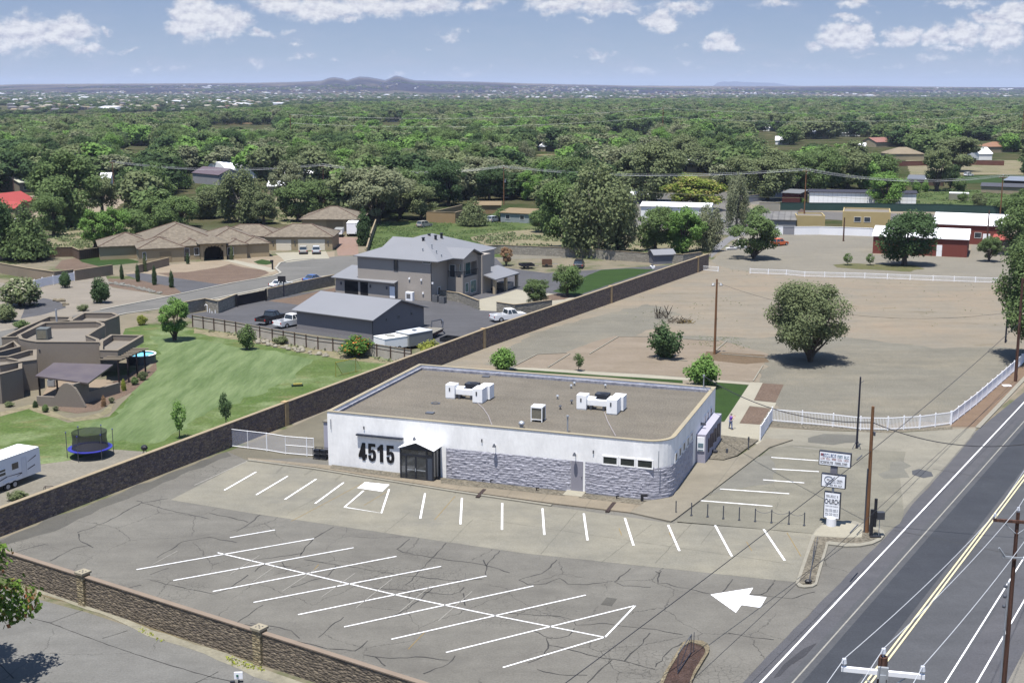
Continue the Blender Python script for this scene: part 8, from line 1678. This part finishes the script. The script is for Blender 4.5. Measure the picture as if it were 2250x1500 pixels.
# the nearer wood, tree by tree; gaps keep the buildings seen in the photo clear
KEEP = [(420,336,505,384),(424,360,492,404),(498,348,622,402),(588,402,625,430),(620,388,706,414),(15,382,95,424),(0,424,90,466),(1395,418,1435,450),(1405,446,1562,486),(1775,418,2016,458),(1915,300,1975,326),(1945,322,2035,352),(2030,348,2232,372),(2160,320,2232,336),(1990,380,2075,415),(2080,415,2130,445),
        (2190,380,2260,432),(1030,450,1166,494),(935,460,1016,492),(1186,300,1202,334),(1660,460,2250,520),(1715,425,1760,452),(660,445,800,492),(1630,425,1722,452),(1090,365,1118,450),(220,395,250,416),(195,380,216,398),(470,258,592,276),(1860,290,1905,302),(1670,280,1700,292),(1700,310,1735,322),(1780,298,1820,308),(295,308,318,322),(2120,300,2170,310),(1510,365,1535,380),(850,260,872,270),(1130,405,1150,440)]
CLEAR = [(-60,430,300,800),(0,500,830,800),(800,482,1600,620),(935,445,1170,520),(1380,440,1640,560),(1630,440,2300,620),(1960,378,2260,480),(180,425,262,505),(560,425,625,500),(1280,430,1400,470),(1700,418,1790,450),(1400,448,1570,490),(1780,425,2020,460),(2036,348,2232,390)]
CN = {'mid': 'green', 'dark': 'dark green', 'olive': 'olive', 'grey': 'grey green', 'bright': 'bright green', 'pine': 'blackish green'}
KN = {'elm': 'round crowned tree', 'open': 'loose crowned tree', 'willow': 'drooping tree', 'vase': 'upright tree', 'pine': 'conifer'}
auto = []; tries = 0
while len(auto) < 195 and tries < 30000:
    tries += 1; y = math.sqrt(RT.uniform(300 ** 2, 760 ** 2)); x = RT.uniform(-.46, .46) * y; px, py = PX(x, y)
    if any(a <= px <= c and b <= py <= d for a, b, c, d in CLEAR): continue
    w = RT.uniform(13, 22); h = RT.uniform(10.5, 18); 
    if any((x - a) ** 2 + (y - b) ** 2 < (w * .31 + r_ * .62) ** 2 for a, b, r_ in TREES_OCC): continue
    sc_ = F / (y * CT + 7); tx0, tx1, tt = px - w * sc_ / 2, px + w * sc_ / 2, PX(x, y, h)[1]
    if any(not (tx1 < a or tx0 > c or tt > d) and py > d - 1 for a, b, c, d in KEEP): continue
    if px < -60 or px > 2310: continue
    TREES_OCC.append((x, y, w / 2)); auto.append((px, py, x, y, w, h))
LAND = [(90, 'left picture edge'), (290, 'bright roofs at left'), (455, 'quonset hut'), (640, 'white tent roofs'), (764, 'detached tiled garage'), (930, 'twisted grey tree'), (1105, 'woodland utility pole'), (1310, 'giant cottonwood'), (1437, 'forked trunk tree'), (1525, 'yellow blossom tree'), (1700, 'corrugated fence'), (1895, 'white greenhouse'), (2060, 'slim trunked tree'), (2200, 'far right stable')]
from collections import defaultdict
cells = defaultdict(list)
for a in sorted(auto): 
    lm = min(LAND, key=lambda q: abs(q[0] - a[0]))[1]; d = a[3]; band = 'just behind' if d < 400 else 'some way behind' if d < 520 else 'far behind' if d < 650 else 'farthest behind'
    cells[(lm, band)].append(a)
ORD = ['first', 'second', 'third', 'fourth', 'fifth', 'sixth', 'seventh', 'eighth', 'ninth', 'tenth', 'eleventh', 'twelfth', 'thirteenth', 'fourteenth']
for (lm, band), lst in cells.items():
    lst.sort()
    for i, (px, py, x, y, w, h) in enumerate(lst):
        key = RT.choices(['elm', 'open', 'willow', 'vase', 'pine'], [9, 3, 2, 2, .8])[0]; col = RT.choices(['mid', 'dark', 'olive', 'grey', 'bright'], [6, 3.4, 5, 1.6, 1.6])[0] if key != 'pine' else 'pine'
        if key == 'pine': w *= .6
        pos = 'the only one' if len(lst) == 1 else '%s from left' % ORD[min(i, 13)]
        tree(x, y, h, w, key, col, '%s %s %s the %s, %s' % (CN[col], KN[key], band, lm, pos), 'trees of the near wood')
# ---------------------------------------------------------------- the far woodland: one mass
def edge_px(px):
    E_ = [(-400,250),(0,249),(200,246),(400,241),(560,233),(700,223),(900,217.5),(1100,215.5),(1600,213.5),(2650,211.5)]
    for (a, ya), (b, yb) in zip(E_, E_[1:]):
        if a <= px <= b: return ya + (yb - ya) * (px - a) / (b - a)
    return 215
def points_obj(name, pts, hidden, label, cat, seed):
    """points with scale / turn / variant attributes, each carrying one of a few crowns through geometry nodes"""
    n = len(pts); me = bpy.data.meshes.new(name); me.vertices.add(n); A = np.array([(p[0], p[1], p[2]) for p in pts], dtype=np.float32); me.vertices.foreach_set('co', A.ravel())
    for nm, ty in (('scl', 'FLOAT_VECTOR'), ('rot', 'FLOAT_VECTOR'), ('idx', 'INT')):
        at = me.attributes.new(nm, ty, 'POINT')
        if nm == 'scl': at.data.foreach_set('vector', np.array([(p[3], p[3], p[4]) for p in pts], dtype=np.float32).ravel())
        elif nm == 'rot': at.data.foreach_set('vector', np.array([(0, 0, RT.uniform(0, 6.28)) for p in pts], dtype=np.float32).ravel())
        else: at.data.foreach_set('value', np.array([p[5] for p in pts], dtype=np.int32))
    o = bpy.data.objects.new(name, me); COL.objects.link(o); tag(o, label, cat, kind='stuff')
    ng = bpy.data.node_groups.new(name + '_nodes', 'GeometryNodeTree'); ng.interface.new_socket('Geometry', in_out='INPUT', socket_type='NodeSocketGeometry'); ng.interface.new_socket('Geometry', in_out='OUTPUT', socket_type='NodeSocketGeometry')
    N = ng.nodes; K = ng.links; gi = N.new('NodeGroupInput'); go = N.new('NodeGroupOutput'); ip = N.new('GeometryNodeInstanceOnPoints'); ci = N.new('GeometryNodeCollectionInfo')
    ci.inputs['Collection'].default_value = hidden; ci.inputs['Separate Children'].default_value = True; ci.inputs['Reset Children'].default_value = True
    ip.inputs['Pick Instance'].default_value = True
    def att(nm, ty):
        a = N.new('GeometryNodeInputNamedAttribute'); a.data_type = ty; a.inputs['Name'].default_value = nm; return a.outputs[0]
    K.new(gi.outputs[0], ip.inputs['Points']); K.new(ci.outputs[0], ip.inputs['Instance']); K.new(att('scl', 'FLOAT_VECTOR'), ip.inputs['Scale']); K.new(att('idx', 'INT'), ip.inputs['Instance Index'])
    er = N.new('FunctionNodeEulerToRotation'); K.new(att('rot', 'FLOAT_VECTOR'), er.inputs[0]); K.new(er.outputs[0], ip.inputs['Rotation']); K.new(ip.outputs[0], go.inputs[0])
    md = o.modifiers.new('spread', 'NODES'); md.node_group = ng; return o
hid = bpy.data.collections.new('crown_variants'); k_ = 0
for key, style, s_, n, leaf, col in (('a','elm',101,2300,.66,'mid'),('b','elm',102,2300,.66,'dark'),('c','elm',103,2300,.66,'olive'),('d','open',104,2100,.6,'olive'),('e','elm',105,2300,.66,'mid'),('f','open',106,2000,.58,'grey'),('g','elm',107,2300,.66,'bright'),('h','elm',108,2300,.66,'dark')):
    me, _ = crown('far_crown', s_, n, leaf, style); me.materials[0] = LM[col]; oo = bpy.data.objects.new('far_crown_' + key, me); hid.objects.link(oo)
pts = []; cnt = 0
y = 335.0
while y < 4200:
    step = 9.5 + y / 240.0
    x = -.50 * y - 30
    while x < .50 * y + 30:
        xx = x + RT.uniform(-.45, .45) * step; yy = y + RT.uniform(-.45, .45) * step; x += step
        px, py = PX(xx, yy); w = RT.uniform(12, 22) + yy / 900; h = RT.uniform(9, 17); top = PX(xx, yy, h)[1]
        if top < edge_px(px) + noise.noise(Vector((px * .02, 0, 0))) * 2.0: continue
        if yy < 800 and any((xx - a) ** 2 + (yy - b) ** 2 < (w * .2 + r_ * .52) ** 2 for a, b, r_ in TREES_OCC): continue
        if RT.random() < .06 or noise.noise(Vector((xx * .006, yy * .004, 5))) > .52: continue
        sc_ = F / (yy * CT + 7); tx0, tx1 = px - w * sc_ / 2, px + w * sc_ / 2
        if any(not (tx1 < a or tx0 > c or top > d) and py > d - 1 for a, b, c, d in KEEP): continue
        if any(a <= px <= c and b <= py <= d for a, b, c, d in CLEAR): continue
        pts.append((xx, yy, -.3, w / 10, h / 10, RT.randrange(8)))
    y += step * .9
points_obj('woodland', pts, hid, 'dense green cottonwood woodland stretching to the distant city', 'woodland', 1)
print('woodland', len(pts), 'auto trees', len(auto))
# ---------------------------------------------------------------- the far city
pts = []; mbs = {k: MB() for k in range(5)}
cm = [mat('city_white', (.42, .43, .46), .8, .05, 50), mat('city_tan', '#b5a68e', .9, .1, 50), mat('city_grey', '#8f8e92', .9, .1, 50), mat('city_roof', '#8a6c60', .9, .1, 50), mat('city_pale', '#cdc6b8', .9, .1, 50)]
RC = random.Random(3); nb = 0
for k in range(5600):
    yy = 1300 + 7700 * RC.random() ** .8; px = RC.uniform(-60, 2310); xx = (px - 1125) / F * (yy * CT + 7); z = hgt(xx, yy); py = PX(xx, yy, z + 4)[1]
    if py > edge_px(px) - .5: continue
    dn = noise.noise(Vector((xx * .0012, yy * .0009, 3))) + .25 * noise.noise(Vector((xx * .006, yy * .004, 8)))
    if dn < -.18 or (yy > 7200 and dn < .1) : continue
    big = RC.random() < .015; w = RC.uniform(9, 17) * (2.6 if big else 1); d = RC.uniform(9, 16) * (2 if big else 1); h = RC.uniform(3, 5) * (1.3 if big else 1)
    c = 0 if big else RC.choices(range(5), [1.3, 3, 3.5, 2, 1.8])[0]; a = R(RC.uniform(-35, 35)); m_ = mbs[c]; ca, sa = math.cos(a) * w / 2, math.sin(a) * w / 2; cb, sb_ = -math.sin(a) * d / 2, math.cos(a) * d / 2
    cs = [(xx - ca - cb, yy - sa - sb_), (xx + ca - cb, yy + sa - sb_), (xx + ca + cb, yy + sa + sb_), (xx - ca + cb, yy - sa + sb_)]
    m_.add([(p[0], p[1], z - 4) for p in cs] + [(p[0], p[1], z + h) for p in cs] + [(xx - ca * .6, yy - sa * .6, z + h * 1.45), (xx + ca * .6, yy + sa * .6, z + h * 1.45)], [(0,1,5,4),(1,2,6,5),(2,3,7,6),(3,0,4,7),(4,5,9,8),(5,6,9),(6,7,8,9),(7,4,8)])
vs = []; fs = []; mi = []
for k in range(5):
    o_ = len(vs); vs += mbs[k].v; fs += [[i + o_ for i in f] for f in mbs[k].f]; mi += [k] * len(mbs[k].f)
me = bpy.data.meshes.new('city_houses'); me.from_pydata(vs, [], fs)
for m_ in cm: me.materials.append(m_)
me.polygons.foreach_set('material_index', mi); o = bpy.data.objects.new('city_houses', me); COL.objects.link(o); tag(o, 'countless pale houses of the distant city below the mesa', 'city', kind='stuff')
for k in range(13000):
    yy = 1300 + 7400 * RC.random() ** .75; px = RC.uniform(-60, 2310); xx = (px - 1125) / F * (yy * CT + 7); z = hgt(xx, yy); py = PX(xx, yy, z + 7)[1]
    if py > edge_px(px) - .3: continue
    if noise.noise(Vector((xx * .0015, yy * .0012, 13))) < (-.25 if yy < 6500 else .1): continue
    w = RC.uniform(9, 17) * (1 + yy / 9000); pts.append((xx, yy, z - .5, w / 10, RC.uniform(6, 10) / 10, RC.choice([0, 1, 1, 2, 4, 7, 7])))
points_obj('city_trees', pts, hid, 'scattered dark trees between the houses of the distant city', 'trees', 2)
print('city trees', len(pts))
# ---------------------------------------------------------------- haze
hz = MB(); hz.box(-14500, -80, -1.2, 14500, 25000, 210)
o = hz.build('haze', BLACK); m = bpy.data.materials.new('haze_air'); m.use_nodes = True; nt = m.node_tree; nt.nodes.remove(nt.nodes['Principled BSDF'])
pv = nt.nodes.new('ShaderNodeVolumePrincipled'); pv.inputs['Color'].default_value = (.62, .72, .95, 1); pv.inputs['Density'].default_value = 4.8e-5; pv.inputs['Anisotropy'].default_value = .0
nt.links.new(pv.outputs[0], nt.nodes['Material Output'].inputs['Volume']); o.data.materials.clear(); o.data.materials.append(m); o['kind'] = 'stuff'; tag(o, 'thin blue summer haze over the valley', 'haze')
# ================================================================ person
def skinned(name, m, chains, parent=None):
    """one surface grown over a skeleton: chains of (point, radius) that share their joints"""
    vs, idx, ed, rad = [], {}, [], []
    for ch in chains:
        pr = None
        for p, r_ in ch:
            k = tuple(round(c_, 4) for c_ in p)
            if k not in idx: idx[k] = len(vs); vs.append(p); rad.append(r_)
            if pr is not None and pr != idx[k]: ed.append((pr, idx[k]))
            pr = idx[k]
    me = bpy.data.meshes.new(name); me.from_pydata(vs, ed, []); o = bpy.data.objects.new(name, me); COL.objects.link(o); sk = o.modifiers.new('skin', 'SKIN'); sk.use_smooth_shade = True
    if not me.skin_vertices: bpy.context.view_layer.objects.active = o; me.attributes.get('skin')
    return o, rad
def person():
    g = G(1605, 943); t = thing('person', 'person in purple shirt and blue trousers filming on the side walk', 'person', tuple(g), 25)
    hip = (0, 0, .95); ch = (0, 0, 1.32); nk = (.02, 0, 1.50); hd = (.03, 0, 1.62); ht = (.04, 0, 1.74)
    BODY = [[(hip, .13), ((0, 0, 1.1), .125), (ch, .15), (nk, .06), (hd, .09), (ht, .085)]]
    SH = []; LG = []; HN = []
    for s_ in (-1, 1):
        LG.append([(hip, .13), ((0, s_ * .12, .88), .095), ((.03, s_ * .2, .48), .065), ((-.02, s_ * .27, .09), .045), ((.15, s_ * .28, .035), .035)])
        sh = (.0, s_ * .19, 1.43); el = (.16, s_ * .25, 1.22); wr = (.38, s_ * .10, 1.40); SH.append([(ch, .15), (sh, .065), (el, .047), (wr, .03), ((.45, s_ * .09, 1.43), .032)])
        for k in range(4): HN.append([((.45, s_ * .09, 1.43), .032), ((.49, s_ * (.07 + .018 * k), 1.47), .009), ((.53 - .008 * abs(k - 1), s_ * (.065 + .018 * k), 1.45), .008)])
        HN.append([((.45, s_ * .09, 1.43), .032), ((.47, s_ * .045, 1.45), .011), ((.50, s_ * .03, 1.47), .009)])
    def grow(nm, chains, m, f=1.0, add=0.0, root=hip):
        vs, idx, ed, rad = [], {}, set(), []
        for c_ in chains:
            pr = None
            for p, r_ in c_:
                k = tuple(round(v, 4) for v in p)
                if k not in idx: idx[k] = len(vs); vs.append(p); rad.append(r_ * f + add)
                if pr is not None and pr != idx[k]: ed.add((min(pr, idx[k]), max(pr, idx[k])))
                pr = idx[k]
        me = bpy.data.meshes.new(nm); me.from_pydata(vs, list(ed), []); o = bpy.data.objects.new(nm, me); COL.objects.link(o); o.modifiers.new('skin', 'SKIN')
        if not me.skin_vertices:
            bpy.context.view_layer.objects.active = o; bpy.ops.mesh.customdata_skin_add()
        for i, r_ in enumerate(rad): me.skin_vertices[0].data[i].radius = (r_, r_); me.skin_vertices[0].data[i].use_root = (i == idx.get(tuple(round(v, 4) for v in root), 0))
        sb = o.modifiers.new('smooth', 'SUBSURF'); sb.levels = 1; sb.render_levels = 2; dg = bpy.context.evaluated_depsgraph_get(); m2 = bpy.data.meshes.new_from_object(o.evaluated_get(dg)); bpy.data.objects.remove(o)
        m2.materials.clear(); m2.materials.append(m); m2.polygons.foreach_set('use_smooth', [True] * len(m2.polygons)); o = bpy.data.objects.new(nm, m2); COL.objects.link(o); o.parent = t; PM[o.name] = PM[t.name]; return o
    SK = mat('skin', (.5, .3, .22), .6, .05, 1)
    grow('body', BODY + LG + SH + HN, SK); grow('shirt', [[((0, 0, .98), .14), ((0, 0, 1.1), .135), (ch, .155), ((.015, 0, 1.47), .08)]] + [[(ch, .155), (c_[1][0], .075), (tuple((a + b) / 2 for a, b in zip(c_[1][0], c_[2][0])), .066)] for c_ in SH], flat('purple_shirt', (.12, .045, .42)), 1.04, .006, (0, 0, .98))
    grow('trousers', [[(p, r_) for p, r_ in c_[:4]] for c_ in LG], flat('blue_trousers', (.10, .13, .24)), 1.0, .014)
    P_ = PM[t.name]
    for s_ in (-1, 1): m_ = MB(P_); m_.ball((.06, s_ * .275, .05), (.15, .055, .055)); m_.build('shoe', BLACK, t)
    m_ = MB(P_); m_.ball((.03, 0, 1.71), (.105, .095, .085), 10, 6); m_.box(.08, -.07, 1.69, .2, .07, 1.71); m_.build('cap', flat('grey_cap', '#9a9690'), t)
    m_ = MB(P_); m_.ball((.13, 0, 1.62), (.022, .016, .022), 6, 4); m_.build('nose', SK, t)
    for s_ in (-1, 1): m_ = MB(P_); m_.ball((.115, s_ * .035, 1.645), .011, 6, 4); m_.build('eye', BLACK, t); m_ = MB(P_); m_.ball((.035, s_ * .092, 1.63), (.02, .012, .03), 6, 4); m_.build('ear', SK, t)
    m_ = MB(P_); m_.rbox((.112, 0, 1.575), (.01, .045, .01)); m_.build('mouth', flat('lips', (.35, .14, .12)), t)
    o = thing('phone', 'dark phone held up by the person in the purple shirt', 'phone', tuple(P_ @ Vector((.52, 0, 1.47))), 25); m_ = MB(PM[o.name]); m_.box(-.006, -.075, -.04, .006, .075, .04); m_.build('case', BLACK, o)
person()
tufts('weeds', 'green weeds growing over the field behind the grey house', [[(822,487),(1165,490),(1200,500),(1030,522),(1110,566),(800,562)]], 9000, .16, LM['mid'], 4)
tufts('weeds', 'dry and green scrub tufts on the pale field under the cottonwoods', [[(1030,522),(1200,498),(1540,500),(1555,560),(1130,560)]], 2600, .3, LM['olive'], 9)
tufts('weeds', 'sparse weeds across the dirt lot', [[(1440,735),(1640,742),(1690,770),(1490,757)], [(1180,640),(1600,640),(1700,700),(1450,720)], [(1560,590),(2190,625),(2200,740),(1900,700)]], 320, .07, LM['olive'], 12)
tufts('weeds', 'weedy strip along the foot of the slat fence', [[(425,722),(560,738),(700,762),(880,794),(870,799),(560,748)]], 1500, .22, LM['grey'], 15)
tufts('weeds', 'orchard undergrowth beyond the green fence', [[(2010,415),(2400,420),(2400,462),(2010,452)]], 4000, .3, LM['mid'], 21)
tufts('weeds', 'dry weeds in the verge at the foot of the street wall', [[(240,1358),(300,1372),(360,1410),(290,1385)], [(490,1440),(560,1462),(600,1480),(520,1462)], [(1500,1500),(1560,1430),(1575,1440),(1520,1500)]], 260, .09, LM['ygreen'], 25)
tufts('weeds', 'scrub in the clearing between the left trees', [[(120,505),(330,490),(330,545),(100,550)], [(560,430),(830,470),(830,500),(600,490)]], 1800, .35, LM['olive'], 31)
